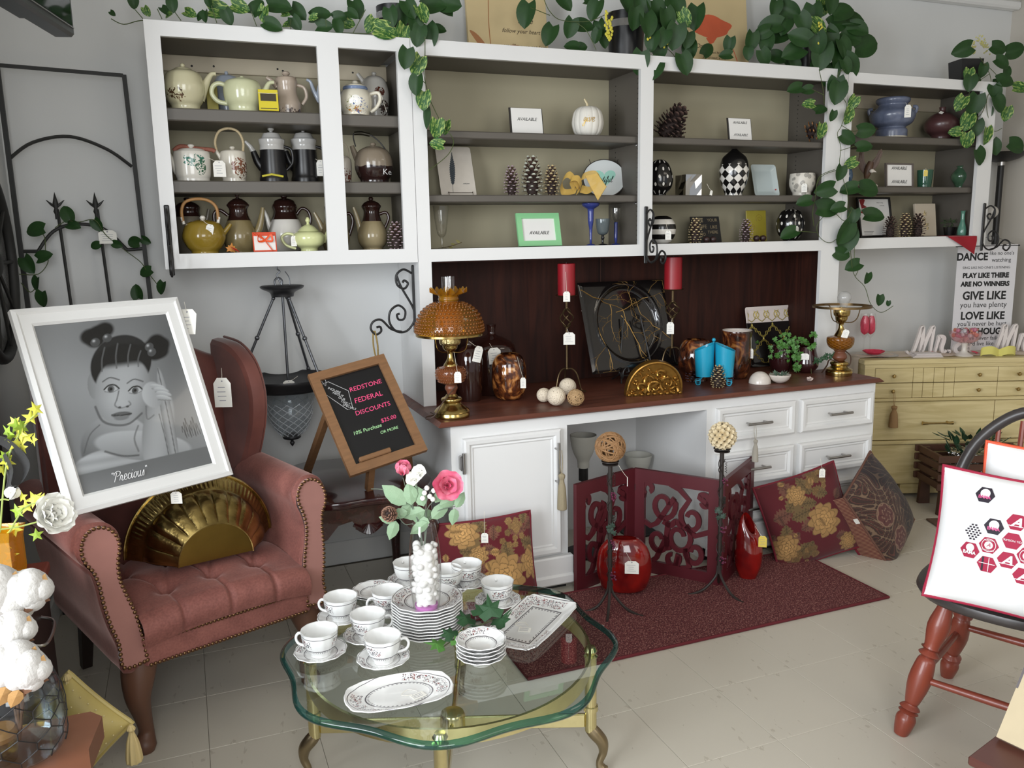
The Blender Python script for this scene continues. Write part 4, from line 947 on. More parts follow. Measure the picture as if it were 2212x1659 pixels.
t,w,h=sign('decorative_tray','white tray with a black feather, leaning on a wire easel on the middle shelf','tray','B',3.42,m2,297,542,810,1135,20)
h=0.122*1.0 if h<.1 else h
b=B();b.prism(rbox(w,h,.012),0,.004);obj('tray',b,mat('cream_ceramic',S(216,208,196),.3,var=.08,vs=30),t,smooth=30)
b=B()
for i in range(15):
 f=i/14;y=h*(.22+.6*f);l=.012*sin(pi*min(1,.15+f*.9))+.002
 for sg in(-1,1):b.add([(0,y,.0045),(sg*l,y+.010,.0047),(sg*l*.7,y+.017,.0047),(0,y+.009,.0045)],[(0,1,2,3)])
b.tube([(0,h*.06,.0045),(0,h*.5,.0048),(.002,h*.82,.0048)],.0007,5);b.v=[(x-w*.1+.1*(y-h/2),y,z)for x,y,z in b.v]
words(b,[('DREAM',w*.25,h*.25,.0085,dict(ext=.0002,z=.0045))]);obj('feather_print',b,mat('feather_ink',S(62,70,76),.7,var=.3,vs=200),t,kind='stuff',smooth=0)
obj('wire_easel',B().tube([(-w*.3,0,.012),(-w*.3,.016,.013),(-w*.3,.012,-.03)],.0012,6).tube([(w*.38,0,.012),(w*.38,.016,.013),(w*.38,.012,-.03)],.0012,6).tube([(-w*.3,.014,.009),(w*.38,.014,.009)],.0012,6),mat('bronze_wire',S(60,46,34),.4,m=.5),t,kind='stuff')
cone_at('purple-tipped pine cone, left of the three on the middle shelf','B',3.37,m2,783,970,1146,55,'purple')
cone_at('tall white-tipped pine cone between the purple and the gold one','B',3.38,m2,925,908,1147,75,'white')
cone_at('gold-tipped pine cone, right of the three on the middle shelf','B',3.37,m2,1058,966,1146,56,'gold')
S_=Sit('B',3.33,m2,1250,1146);rb=mat('gold_organza',S(206,170,88),.35,var=.15,vs=40,a=.88)
t=thing('ribbon_bow','loose bow of gold wired organza ribbon, one tail hanging over the shelf edge','ribbon',S_.loc,S_.rz)
def strip(pts,w,b=None,up=(.3,.5,.8)):
 b=b or B();q=spl(pts,5);n=len(q);u=V(up)*(w/2)
 vs=[tuple(V(p)-u)for p in q]+[tuple(V(p)+u)for p in q];return b.add(vs,[(i,i+1,n+i+1,n+i)for i in range(n-1)])
P3=lambda u,v,o=0:S_.L(u,v,o)
obj('ribbon_loop',strip([P3(1250,1100),P3(1180,1010),P3(1130,1060),P3(1140,1130),P3(1230,1120)],.035),rb,t,smooth=180)
obj('ribbon_loop',strip([P3(1215,1110,-20),P3(1190,1050,-30),P3(1240,1040,-30),P3(1260,1100,-20),P3(1230,1140,-10)],.03),rb,t,smooth=180)
obj('ribbon_loop',strip([P3(1250,1100),P3(1270,1030,-10),P3(1350,1015,-20),P3(1380,1070,-20),P3(1320,1120),P3(1260,1110)],.04),rb,t,smooth=180)
b=B();vs=[P3(1290,1025,-45),P3(1372,1010,-55),P3(1432,1105,-80),P3(1375,1196,-92),P3(1330,1110,-70)];b.add(vs,[(0,1,4),(1,2,4),(2,3,4)]);obj('ribbon_tail',b,rb,t,smooth=180)
obj('wired_edge',B().tube([vs[0],vs[4],vs[3]],.0009,5).tube([vs[3],vs[2],vs[1]],.0009,5),goldm,t,kind='stuff')
S_=Sit('B',3.45,m2,1425,1145);hw,hh=148*S_.k,(S_.z(902)-0)/2
t=thing('oval_plaque','oval white plaque with a mint heart and black script, standing behind the gold ribbon','plaque',S_.loc,S_.rz*.6,None,(pi/2-R(10),0,S_.rz*.6))
o=[(hw*cos(2*pi*i/48),hh+hh*sin(2*pi*i/48))for i in range(48)]
obj('plaque',B().prism(o,0,.004),mat('white_enamel',S(214,218,216),.25),t,smooth=30)
obj('rim',B().tube([(x,y,.003)for x,y in o],.0022,6,closed=True),mat('dark_pewter',S(70,64,60),.4,m=.7),t)
hp=[(.0,-.75),(.55,-.2),(.85,.25),(.75,.65),(.4,.75),(.1,.55),(0,.35),(-.1,.55),(-.4,.75),(-.75,.65),(-.85,.25),(-.55,-.2)]
obj('heart_print',B().prism([(x*hw*.62,hh+y*hh*.55)for x,y in spl(hp,4,True)],.004,.0043),mat('mint_print',S(160,214,196),.5),t,smooth=0)
b=B();cursive(b,'beautiful',.0165,-hw*.62,hh*.78,.0013,.3,.0046);obj('lettering',b,blackink,t,kind='stuff')
b=B()
for sx in(-1,1):b.tube([(sx*hw*.6,hh*1.72,.002),(sx*hw*.68,hh*2.02,.002)],.0016,6)
obj('hanger',b,mat('dark_pewter',S(70,64,60),.4,m=.7),t,kind='stuff')
clear=thin('clear_glass',(.985,.985,.98));cobalt=thin('cobalt_glass',(.10,.14,.55),dens=.35);smoke=thin('smoke_glass',(.42,.48,.50),dens=.2)
def stem(label,cr,Y,zb,uc,pr,mt,group='stemmed glasses',parts=None):
 S_=Sit(cr,Y,zb,uc,pr[-1][1]);t=thing('stemmed_glass',label,'glass',S_.loc,S_.rz,group);q=sm(S_.prof(pr),4)
 foot=[(max(q[-1][0],.02)*0+34*S_.k,0),(30*S_.k,.003),(6*S_.k,.008)]
 k=min(range(len(q)),key=lambda i:(q[i][0]>14*S_.k,0));i0=next(i for i in range(len(q))if q[i][0]>14*S_.k and q[i][1]>.03)
 bw=q[i0-1:];b=B();b.lathe(bw+[(r-.001,z)for r,z in bw[::-1]],28,cap=False);obj('bowl',b,mt,t,smooth=180)
 obj('stem',B().lathe([(0,0)]+foot+[p for p in q[:i0]if p[1]>.009]+[(0,q[i0-1][1])],20),parts or mt,t,smooth=60);return t,S_
stem('tall clear flared glass at the left end of the lower shelf','B',3.36,m3,304,[(56,1226),(52,1260),(44,1340),(30,1420),(12,1445),(10,1480),(10,1522)],clear)
p_=Sit('B',3.34,m3,400,1518)
t=thing('leaf_sprig','dry green leaf sprig lying beside the clear flared glass','sprig',p_.loc,p_.rz)
obj('stem',B().tube(spl([p_.L(300,1515,-10),p_.L(360,1505,-15),p_.L(440,1480,-20)],4),.0016,6),mat('dry_stem',S(80,66,40),.7),t)
lp=[(0,0),(.16,.2),(.22,.45),(.14,.75),(0,1),(-.14,.75),(-.22,.45),(-.16,.2)]
for u,v,a,s_ in((400,1500,-70,.026),(430,1485,-55,.026),(380,1512,-95,.022)):flat_leaf('leaf',lp,mat('dry_leaf',S(112,106,56),.6,var=.2,vs=60),t,p_.L(u,v,-18),(R(70),R(a),0),s_)
avail('pale green framed AVAILABLE sign on the lower middle shelf','B',3.37,m3,824,1132,1280,1516,[.36],14,mat('mint_frame',S(140,206,148),.35),.0235)
stem('cobalt blue tall glass with a shallow cup','B',3.36,m3,1328,[(62,1210),(56,1228),(30,1246),(22,1256),(20,1310),(18,1344),(10,1400),(8,1504)],cobalt)
stem('short smoky grey goblet right of the tall blue glass','B',3.35,m3,1410,[(50,1316),(48,1350),(40,1400),(30,1420),(9,1432),(13,1448),(8,1462),(8,1506)],smoke,parts=mat('black_stem_glass',S(26,26,30),.1,coat=.5))
stem('clear flute on a dark blue stem by the divider','B',3.40,m3,1500,[(36,1236),(34,1280),(26,1320),(13,1340),(12,1420),(10,1502)],clear,parts=cobalt)
# ---- second bay
S_=Sit('C',3.40,m1,262,700)
pine('big dark open pine cone leaning over at the left of the upper shelf',S_,100*S_.k,250*S_.k,'dark',tipw['dark'],cone_d,tilt=(0,R(38),0),off=(-.035,0,.018))
cone_at('big dark open pine cone standing upright, touching the leaning one','C',3.46,m1,335,474,702,64,'dark')
avail('white card reading AVAILABLE twice, on the upper right middle shelf','C',3.36,m1,728,938,556,718,[.8,.28])
S_=Sit('C',3.42,m1,1400,720);pine('copper-gilded pine cone lying on its side at the right of the upper shelf',S_,90*S_.k,250*S_.k,'copper',tipw['copper'],tilt=(R(8),R(72),0),off=(-.045,0,.05))
dot=Mat('polka_dot_glaze');fz=dot.pos(2)/.034;row=fz.fl();an=dot.ang()/(2*pi)*10+row.mod(2)*.5
fr=(an-an.fl()-.5)*.062;fy=(fz-row-.5)*.034;dot.set(c=dot.mix((fr*fr+fy*fy).op('SQRT').lt(.0082),S(18,17,18),S(226,222,214)),r=.15,coat=.4)
S_=Sit('C',3.36,m2,196,1150)
vessel('egg_vase','black egg-shaped vase with white polka dots beside the divider','vase','C',3.37,m2,196,[(24,884),(60,905),(92,970),(104,1030),(96,1090),(70,1130),(52,1150)],dot.m)
t,w,h=sign('mirror_votive','small faceted silver mirrored votive cube with a tag','candle holder','C',3.33,m2,392,532,998,1150,0)
mir=mat('mirror',S(205,205,205),.05,m=1);rs=random.Random(4)
b=B();nx=3
for fi in range(4):
 M_=Matrix.Rotation(-pi/2,4,'X')@Matrix.Rotation(fi*pi/2,4,'Z')
 pts={(i,j):(-w/2+w*i/nx+(rs.uniform(-.007,.007)if 0<i<nx else 0),-w/2-(rs.uniform(-.009,.007)if 0<i<nx else 0),h*j/nx)for i in range(nx+1)for j in range(nx+1)}
 b.at(M_);ks=list(pts);b.add([pts[k_]for k_ in ks],[f for i in range(nx)for j in range(nx)for f in((ks.index((i,j)),ks.index((i+1,j)),ks.index((i+1,j+1))),(ks.index((i,j)),ks.index((i+1,j+1)),ks.index((i,j+1))))])
o=obj('mirror_facets',b,mir,t,(0,0,-w/2),smooth=0)
price_tag(t,t.location+V((.01,-w-.004,h*.5)),t.location+V((.028,-w-.012,h*.08)),.013,.022,0,tilt=.2)
hq=Mat('harlequin_glaze');hn=hq.ang()/(2*pi)*10;hz=(hq.pos(2)-.002)/.0405
s1=((hn+hz)*.5+.25).op('FRACT').gt(.5);s2=((hn-hz)*.5+.25).op('FRACT').gt(.5);x_=(s1-s2).ab().inv()
x_=((hn*.5+hz*.5).op('FRACT')-.5).ab();y_=((hn*.5-hz*.5).op('FRACT')-.5).ab()
par=((hn*.5+hz*.5).fl()+(hn*.5-hz*.5).fl()).mod(2)
dm=(x_.gt(.25)*y_.gt(.25)).mx(x_.lt(.25)*y_.lt(.25))
hq.set(c=hq.mix(dm*hq.pos(2).lt(.150),S(18,17,17),S(226,222,214)),r=.2,coat=.35)
vessel('harlequin_vase','tall black and white harlequin diamond vase with narrow neck','vase','C',3.40,m2,772,[(30,766),(18,785),(20,802),(50,830),(92,872),(110,940),(112,1000),(98,1070),(74,1130),(68,1146)],hq.m,n=48)
t,w,h=sign('glass_plate','square pale glass plate with a tiny red heart, standing right of the diamond vase','plate','C',3.42,m2,915,1142,922,1140,16)
fg=mat('frosted_plate_glass',S(186,198,198),.12,coat=.6)
b=B();vs=[];fs=[]
for(d,z)in((0,.012),(.008,.010),(.022,.002),(.03,.001)):
 ol=rbox(w-2*d,h-2*d,max(.004,.014-d*.3));vs+=[(x,y+d,z)for x,y in ol]
n=len(vs)//4;fs=[(i*n+j,i*n+(j+1)%n,(i+1)*n+(j+1)%n,(i+1)*n+j)for i in range(3)for j in range(n)]+[tuple(range(3*n,4*n))]
b.add(vs,fs);obj('plate',b,fg,t,smooth=40)
obj('heart',B().prism([(w*.36+x*.005,h*.2+y*.005)for x,y in spl(hp,3,True)],.0125,.0135),mat('red_enamel',S(190,40,50),.4),t,smooth=0)
hx=Mat('hexagon_mosaic');vv=hx.vor(38,'F1');hx.set(c=hx.mix(((vv*130).sn().gt(.15)*vv.lt(.42)),S(214,208,196),S(34,34,36)),r=.35)
t,s_=vessel('votive_cup','white votive bowl with black hexagon rings and a tag','candle holder','C',3.36,m2,1305,[(92,992),(96,1020),(96,1080),(80,1125),(70,1143)],hx.m,open_=True)
htag(t,s_,1320,1050,1322,1108,42,66)
stq=Mat('striped_glaze');stq.set(c=stq.mix((stq.pos(2)/.0226+.1).mod(2).lt(1),S(20,19,19),S(224,220,212)),r=.2,coat=.35)
t,s_=vessel('striped_vase','round vase with black and white horizontal stripes beside the divider','vase','C',3.36,m3,212,[(40,1322),(74,1340),(104,1385),(110,1430),(100,1480),(72,1525),(50,1542)],stq.m)
htag(t,s_,235,1350,262,1472,44,70,-112)
t,w,h=sign('slogan_plaque','black distressed plaque reading LIVE YOUR behind the gold pine cone','plaque','C',3.44,m3,440,692,1328,1524,14)
obj('plaque',board(-w/2,w/2,0,h,0,.008),mat('chalk_black',S(34,32,30),.7,var=.3,vs=60),t)
b=B();words(b,[('LIVE',-w*.24,h*.85,h*.22,dict(off=.0006,ext=.0002,z=.0085)),('YOUR',w*.24,h*.85,h*.17,dict(ext=.0002,z=.0085)),('LIFE',-w*.1,h*.6,h*.2,dict(ext=.0002,z=.0085)),('LIKE',w*.27,h*.58,h*.17,dict(ext=.0002,z=.0085)),('THERE',w*.22,h*.38,h*.16,dict(ext=.0002,z=.0085)),('IS NO',-w*.2,h*.3,h*.16,dict(ext=.0002,z=.0085))])
obj('lettering',b,mat('tan_print',S(150,134,104),.7),t,kind='stuff',smooth=0)
cone_at('gold-tipped pine cone in front of the black slogan plaque','C',3.34,m3,474,1355,1530,52,'gold')
cone_at('purple-tipped pine cone in front of the yellow-green panel','C',3.34,m3,870,1362,1518,52,'purple')
t,w,h=sign('painted_tile_picture','upright yellow-green painted panel with faint scrolls','panel','C',3.46,m3,862,1040,1280,1512,6)
obj('panel',board(-w/2,w/2,0,h,0,.006),mat('chartreuse_panel',S(160,146,52),.3,var=.18,vs=16),t)
b=B()
for cx,cy,r0 in((w*.15,h*.75,.022),(-w*.2,h*.45,.018)):b.tube([(x,y,.0065)for x,y in spiral(cx,cy,.003,r0,0,1.6,24)],.0007,5)
obj('scroll_print',b,mat('scroll_gold',S(140,112,50),.5),t,kind='stuff')
for i,(u,lb)in enumerate(((563,'left'),(614,'right'),(952,'left'),(1002,'right'))):
 S_=Sit('C',3.33 if i<2 else 3.34,m3,u,1524 if i<2 else 1512);r=25*S_.k
 tag(obj('dark_ball',B().lathe(sm([(0,0),(r*.7,r*.25),(r,r),(r*.75,r*1.7),(0,r*1.95)]),18),mat('dark_maroon',S(52,34,32),.4,var=.3,vs=200),loc=S_.loc),'small dark round candle, %s one of the pair in front of the %s'%(lb,'black plaque' if i<2 else 'yellow-green panel'),'candle')
t,s_=vessel('polka_vase','black ball vase with white polka dots at the right end of the lower shelf','vase','C',3.36,m3,1212,[(34,1270),(72,1288),(104,1350),(108,1400),(96,1450),(66,1495),(50,1508)],dot.m)
htag(t,s_,1240,1280,1252,1436,42,68,-112)
# ---- right cabinet
n1,n2,n3=1.906,1.66,1.406
jar=Mat('blue_stoneware');jar.set(c=jar.mix(jar.pos(2).lt(.012),jar.mix(jar.noise(18,3,1),S(70,78,100),S(120,128,150)),S(186,180,164)),r=.25,coat=.2)
t,s_=vessel('stoneware_jar','big blue-grey stoneware jar with lug handles and pale foot','jar','D',3.40,n1,415,[(104,505),(114,515),(112,535),(96,555),(110,575),(148,610),(152,645),(132,690),(98,712),(92,722),(104,735),(106,762)],jar.m)
for u in(285,545):obj('lug_handle',B().tube(spl([s_.L(u,575),s_.L(u+(25 if u>400 else-25),580),s_.L(u+(18 if u>400 else-18),615),s_.L(u,625)],4),12*s_.k,8),jar.m,t)
htag(t,s_,495,560,512,622,42,84,-135)
vessel('bottle_vase','round plum brown vase with a narrow neck and paper label','vase','D',3.42,n1,770,[(24,570),(20,585),(26,604),(70,625),(110,670),(116,705),(100,745),(66,776)],mat('plum_brown',S(80,52,52),.35,coat=.2))
S_=Sit('D',3.33,n1,810,590);tag(obj('paper_label',B().box(-.012,.012,-.0005,.0005,-.007,.007),tag_m,loc=(S_.X,3.33,n1+S_.z(590)),rot=(R(50),R(12),0),smooth=0),'white folded paper label resting on the plum brown vase','label')
bpy.data.objects['paper_label'].location=(S_.X,3.36,n1+S_.z(602))
S_=Sit('D',3.36,n2,245,1105);eg=thing('eagle_figurine','brown eagle figurine with raised wings on a white rock base','figurine',S_.loc,S_.rz)
K_=lambda u,v,o=0:S_.L(u,v,o)
eb=mat('eagle_brown',S(86,62,46),.5,var=.4,vs=120);ew=mat('eagle_white',S(206,198,186),.5)
obj('rock_base',B().lathe(sm([(0,0),(62*S_.k,0),(58*S_.k,.012),(30*S_.k,.02),(0,.024)]),14,lambda a,r,z:1+.15*sin(3*a+z*90)),ew,eg,smooth=0)
q=spl([(*K_(232,1090),.006),(*K_(240,1050),.017),(*K_(250,1000),.019),(*K_(262,960),.013)],4);obj('body',B().tube([p[:3]for p in q],[p[3]for p in q],12),eb,eg)
obj('head',B().ball(K_(270,1030,-40),(.013,.011,.010),12,8).tube([K_(282,1032,-42),K_(300,1040,-46)],[.006,.001],8),ew,eg)
for sgn,tips in((1,[(325,872),(315,880),(330,890),(322,905),(318,925)]),(-1,[(186,884),(205,872),(184,905),(180,930),(186,955)])):
 b=B()
 for i,(u,v)in enumerate(tips):c0=K_(255 if sgn>0 else 225,985+i*14,10);c1=K_(u,v,12-5*i);m_=((V(c0)+V(c1))/2+V((sgn*.008,0,0)));b.tube(spl([c0,tuple(m_),c1],4),[.006,.008,.008,.0085,.009,.009,.008,.006,.003],6,flat=.35)
 obj('wing',b,eb,eg,kind='stuff')
avail('grey wood framed sign reading AVAILABLE twice in the right cabinet','D',3.36,n2,343,592,972,1128,[.84,.2],5,mat('grey_wood',S(96,88,82),.6,var=.15,vs=30,stretch=(1,6,1)),.0075)
t,s_=vessel('votive_cup','dark green glass votive with a pale candle and yellow tag','candle holder','D',3.36,n2,652,[(54,1020),(52,1060),(48,1110),(46,1130)],thin('green_glass',(.08,.26,.16),dens=.3),open_=True)
obj('candle',B().lathe([(0,.003),(.011,.003),(.011,s_.z(1060)),(0,s_.z(1058))],16),mat('pale_green_wax',S(120,150,128),.6),t);htag(t,s_,655,1010,656,1045,26,44,-62,mt=yel_tag,lab='small yellow tag')
vessel('glass_vase','mottled green glass vase with a flared neck, far right on the middle shelf','vase','D',3.40,n2,908,[(34,990),(26,1004),(40,1022),(62,1055),(58,1090),(40,1120),(34,1136)],mat('mottled_green_glass',S(64,92,70),.12,var=.5,vs=40,coat=.5),open_=True)
vessel('small_vase','small blue glazed vase half hidden by ivy leaves at the left of the right cabinet','vase','D',3.38,n2,108,[(14,1010),(24,1030),(28,1070),(20,1110)],gloss('dusk_blue',S(66,92,120)))
t,w,h=sign('framed_certificate','black framed certificate with a red bow printed in the corner','picture','D',3.42,n3,160,455,1216,1494,12)
obj('frame',frame_bars(w,h,.009,.012),mat('black_frame',S(26,24,24),.35),t,smooth=0)
obj('paper',B().box(-w/2+.008,w/2-.008,.008,h-.008,.002,.004),paper_m,t,smooth=0)
b=B();words(b,[('Ribbon Cutting',w*.2,h*.87,.0072,dict(ext=.0001,z=.0042)),('Ceremony',w*.26,h*.8,.0072,dict(ext=.0001,z=.0042))])
for i in range(3):b.box(-w*.36,-w*.12+.006*i,h*(.08+.03*i),h*(.088+.03*i),.004,.0043)
obj('lettering',b,blackink,t,kind='stuff',smooth=0)
redp=mat('red_print',S(140,36,36),.6)
obj('bow_print',B().add([(-w*.42,h*.95,.0045),(-w*.28,h*.96,.0045),(-w*.3,h*.82,.0045),(-w*.24,h*.94,.0045),(-w*.36,h*.72,.0045),(-w*.2,h*.76,.0045),(-w*.4,h*.62,.0045),(-w*.28,h*.58,.0045)],[(0,1,2),(1,3,2),(0,2,4),(2,5,4),(4,7,6)]),redp,t,kind='stuff',smooth=0)
cone_at('dark pine cone left of the gold one in the right cabinet','D',3.345,n3,405,1365,1500,50,'dark')
cone_at('gold-tipped pine cone between two dark ones in the right cabinet','D',3.33,n3,508,1344,1500,48,'gold')
cone_at('dark pine cone in front of the cream canvas with gold script','D',3.345,n3,604,1345,1500,52,'dark')
t,w,h=sign('small_canvas','small cream canvas with gold script words','picture','D',3.45,n3,562,746,1262,1496,8)
obj('canvas',board(-w/2,w/2,0,h,0,.015),mat('cream_canvas',S(214,200,178),.6),t)
b=B();cursive(b,'be',.016,-w*.12,h*.63,.0012,.2,.0155);cursive(b,'are',.012,-w*.2,h*.47,.0011,.2,.0155);cursive(b,'free',.012,-w*.1,h*.32,.0011,.2,.0155);cursive(b,'to',.012,0,h*.2,.0011,.2,.0155)
obj('lettering',b,mat('gold_foil',S(226,206,150),.25,m=.6),t,kind='stuff')
S_=Sit('D',3.40,n3,830,1495);t=thing('potted_plant','small dark leafy plant in a black pot beside the cream canvas','plant',S_.loc,S_.rz)
obj('pot',B().lathe(hollow(sm([(30*S_.k,0),(42*S_.k,S_.z(1430))]),.003),20),mat('black_pot',S(24,22,22),.3),t);rs=random.Random(2);gm=mat('dusty_green_leaf',S(70,90,58),.6,var=.3,vs=30)
for i in range(34):a=rs.uniform(0,2*pi);rr_=rs.uniform(.0,.034);flat_leaf('leaf',lp,gm,t,(rr_*cos(a),rr_*sin(a),S_.z(1420)+rs.uniform(-.004,.035)),(rs.uniform(-.6,.9),rs.uniform(-.6,.6),a-pi/2),rs.uniform(.016,.024))
vessel('bottle','slim teal green glass bottle beside the small potted plant','bottle','D',3.32,n3,918,[(20,1312),(14,1325),(14,1380),(24,1420),(30,1455),(28,1496)],mat('teal_glass',S(90,140,122),.1,coat=.5,a=.9))
p0,p1,p2=W(*PX('D',812,1497),3.245),W(*PX('D',1024,1493),3.243),W(*PX('D',1012,1628),3.240);b=B()
N_=9;vs=[];fs=[]
for i in range(N_+1):
 for j in range(N_+1-i):u,v=i/N_,j/N_;q_=p0.lerp(p1,u)*1+(p2-p0)*v;vs.append((q_.x,q_.y-.004*sin(9*u+4*v)-.003,q_.z+.001))
ix={};k=0
for i in range(N_+1):
 for j in range(N_+1-i):ix[i,j]=k;k+=1
for i in range(N_):
 for j in range(N_-i):
  fs.append((ix[i,j],ix[i+1,j],ix[i,j+1]))
  if i+j<N_-1:fs.append((ix[i+1,j],ix[i+1,j+1],ix[i,j+1]))
top=len(vs);vs+=[(p0.x,3.31,1.409),(p1.x,3.31,1.409)];b.add(vs,fs+[(ix[0,0],ix[N_,0],top+1,top)])
o=obj('red_napkin',b,mat('red_linen',S(150,22,36),.8,bs=300,bd=.0006),smooth=180);tag(o,'red cloth napkin hanging in a point over the lower rail of the right cabinet','napkin')
# ==== wares on the brown counter
cz=.758
amber=Mat('amber_hobnail_glass');amber.set(c=S(170,100,22),r=.12,t=.55,ior=1.3,coat=.6);amber_m=amber.m
amber_d=Mat('dark_amber_glass');amber_d.set(c=S(140,82,50),r=.12,t=.35,ior=1.3,coat=.5);amberd_m=amber_d.m
amb_thin=thin('amber_thin',(.55,.26,.02),dens=.35)
bigbrass=mat('lamp_brass',S(184,158,98),.2,m=1,var=.1,vs=20)
def at_base(cr,u,v,z=cz,back=.0):y=ground(cr,u,v,z)+back;return y
Y=at_base('E',478,1500,back=.055);S_=Sit('E',Y,cz,478,1455);Z=S_.z;k=S_.k
Zb=lambda v:max(0,(1478-v)*k*1.0)
lamp=thing('table_lamp','brass oil-style lamp with amber hobnail glass shade and clear chimney','lamp',S_.loc,S_.rz)
lp_=lambda pr:[(r*k,Zb(v))for r,v in pr]
obj('base',B().lathe([(0,0)]+sm(lp_([(152,1478),(156,1460),(150,1435),(158,1428),(140,1405),(118,1388),(98,1372),(80,1350),(92,1330),(88,1310),(60,1298),(44,1275)]),3)+[(0,Zb(1270))],40),bigbrass,lamp)
obj('wooden_knob',B().lathe([(0,Zb(1276))]+sm(lp_([(36,1276),(44,1250),(56,1225),(50,1198),(34,1186)]))+[(0,Zb(1184))],24),mat('lamp_wood',S(112,66,46),.4),lamp,smooth=180)
fpr=sm(lp_([(46,1188),(100,1170),(126,1130),(132,1085),(120,1050),(70,1028),(62,1022)]),4)
obj('font',B().lathe([(0,fpr[0][1])]+fpr+[(0,fpr[-1][1])],36),amberd_m,lamp,smooth=180)
def hobs(pr,rows,cnt,hr,b=None):
 b=b or B();zs=np.linspace(0,len(pr)-1,rows+2)[1:-1]
 for i,q in enumerate(zs):
  a_=int(q);t=q-a_;r=pr[a_][0]*(1-t)+pr[a_+1][0]*t;z=pr[a_][1]*(1-t)+pr[a_+1][1]*t;n=cnt(r)
  for j in range(n):a=2*pi*(j+.5*(i%2))/n;b.ball((r*cos(a),r*sin(a),z),(hr,hr,hr),6,4)
 return b
obj('hobnails',hobs(fpr[3:-5],6,lambda r:max(10,int(2*pi*r/(22*k))),8*k),amberd_m,lamp,kind='stuff',smooth=180)
obj('burner',B().lathe([(0,Zb(1026))]+sm(lp_([(62,1026),(58,1010),(40,985),(26,950),(22,905),(44,890),(62,870),(66,845),(82,838),(82,832)]),3)+[(0,Zb(830))],28),bigbrass,lamp)
gb=B();gpr=lp_([(84,836),(94,815),(92,770)]);gb.lathe(sm(gpr,3),32,cap=False);obj('pierced_gallery',gb,mat('pale_brass',S(214,196,140),.25,m=1,bs=160,bd=.004,bst=.9),lamp)
hb=B()
for a in(0,120,240):c_,d_=cos(R(a+20)),sin(R(a+20));hb.tube(spl([(26*k*c_,26*k*d_,Zb(905)),(90*k*c_,90*k*d_,Zb(912)),(150*k*c_,150*k*d_,Zb(880)),(170*k*c_,170*k*d_,Zb(760))],5),4*k,6)
obj('shade_holder',hb,bigbrass,lamp,kind='stuff')
obj('shade_ring',B().lathe([(288*k,Zb(760)),(296*k,Zb(756)),(296*k,Zb(740)),(288*k,Zb(738)),(288*k,Zb(760))],48,cap=False),bigbrass,lamp)
spr=sm(lp_([(290,742),(297,700),(286,640),(252,565),(196,510),(130,478),(88,466),(86,452)]),5)
sh=obj('shade',B().lathe(spr,56,cap=False),thin('amber_shade',(.62,.30,.03),.03,.16),lamp,smooth=180)
obj('hobnails',hobs(spr[1:-8],11,lambda r:max(20,int(2*pi*r/(34*k))),12*k),amber_m,sh,kind='stuff',smooth=180)
cpr=lp_([(86,455),(90,440),(84,425),(96,405),(130,385),(162,362)])
ruf=lambda a,r,z:(1,(.010*sin(a*12))*max(0,(z-Zb(412))/(Zb(362)-Zb(412))))
obj('ruffled_crown',B().lathe(sm(cpr,4),120,ruf,cap=False),amb_thin,sh,smooth=180)
obj('inner_glass',B().lathe(sm(lp_([(86,470),(92,500),(118,560),(126,640),(110,735)]),4),32,cap=False),mat('butter_glass',S(226,176,40),.5),lamp,smooth=180)
obj('chimney',B().lathe([(56*k,Zb(470)),(56*k,Zb(250)),(54*k,Zb(250)),(54*k,Zb(470))],28,cap=False),clear,lamp,smooth=60)
M_=Matrix.LocRotScale(lamp.location,lamp.rotation_euler,lamp.scale);lw=lambda u,v,o:M_@V(((u-478)*k,o*k,Zb(v)))
price_tag(lamp,lw(512,900,-60),lw(536,1105,-150),60*k,96*k,S_.rz)
obj('power_cord',B().tube(spl([((520-478)*k,-40*k,Zb(1200)),(-80*k,-120*k,Zb(1330)),(-150*k,-165*k,Zb(1430)),(-215*k,-150*k,.006),(-230*k,-60*k,.006),(-160*k,20*k,.006),(-190*k,90*k,.01)],6),5*k,6),mat('brown_cord',S(70,50,38),.5),lamp)
bot=Mat('brown_bottle_glass');bot.set(c=S(46,24,20),r=.08,coat=.6);bot=bot.m
for uc,Y,lb,bd,tg in((838,3.42,'dark brown glass demijohn with a short neck, behind the tortoise vase',[(46,656),(40,670),(36,700),(40,745),(110,775),(190,830),(214,920),(214,1100),(200,1260),(170,1310)],(820,800,862,905,108,138)),(640,3.30,'dark brown glass jug in shadow behind the hobnail lamp',[(36,800),(34,840),(80,870),(112,940),(118,1080),(110,1250),(96,1330)],(640,790,715,905,72,140))):
 t,s_=vessel('glass_jug',lb,'bottle','E',Y,cz,uc,bd,bot,group=None);htag(t,s_,*tg[:4],tg[4],tg[5],-225 if uc>700 else-130,tilt=-.1 if uc>700 else.25)
tor=Mat('tortoise_glass');nz=tor.noise(14,5,2.2,(1,1,.8));tor.set(c=tor.ramp(nz,(.34,S(34,16,12)),(.47,S(92,46,22)),(.56,S(176,112,56)),(.68,S(222,176,120))),r=.08,coat=.7)
tord=Mat('dark_tortoise_glass');nz=tord.noise(12,5,2.2,(1,1,.7));tord.set(c=tord.ramp(nz,(.4,S(36,18,14)),(.56,S(96,48,24)),(.7,S(176,118,62))),r=.08,coat=.7)
Y=at_base('E',985,1340,back=.06)
t,s_=vessel('tortoise_vase','oval tortoiseshell glass vase with pale rim, beside the hobnail lamp','vase','E',Y,cz,985,[(84,914),(112,934),(140,985),(152,1060),(154,1140),(146,1220),(120,1290),(84,1325)],tor.m,open_=True)
htag(t,s_,1060,930,1106,1150,48,92,-160)
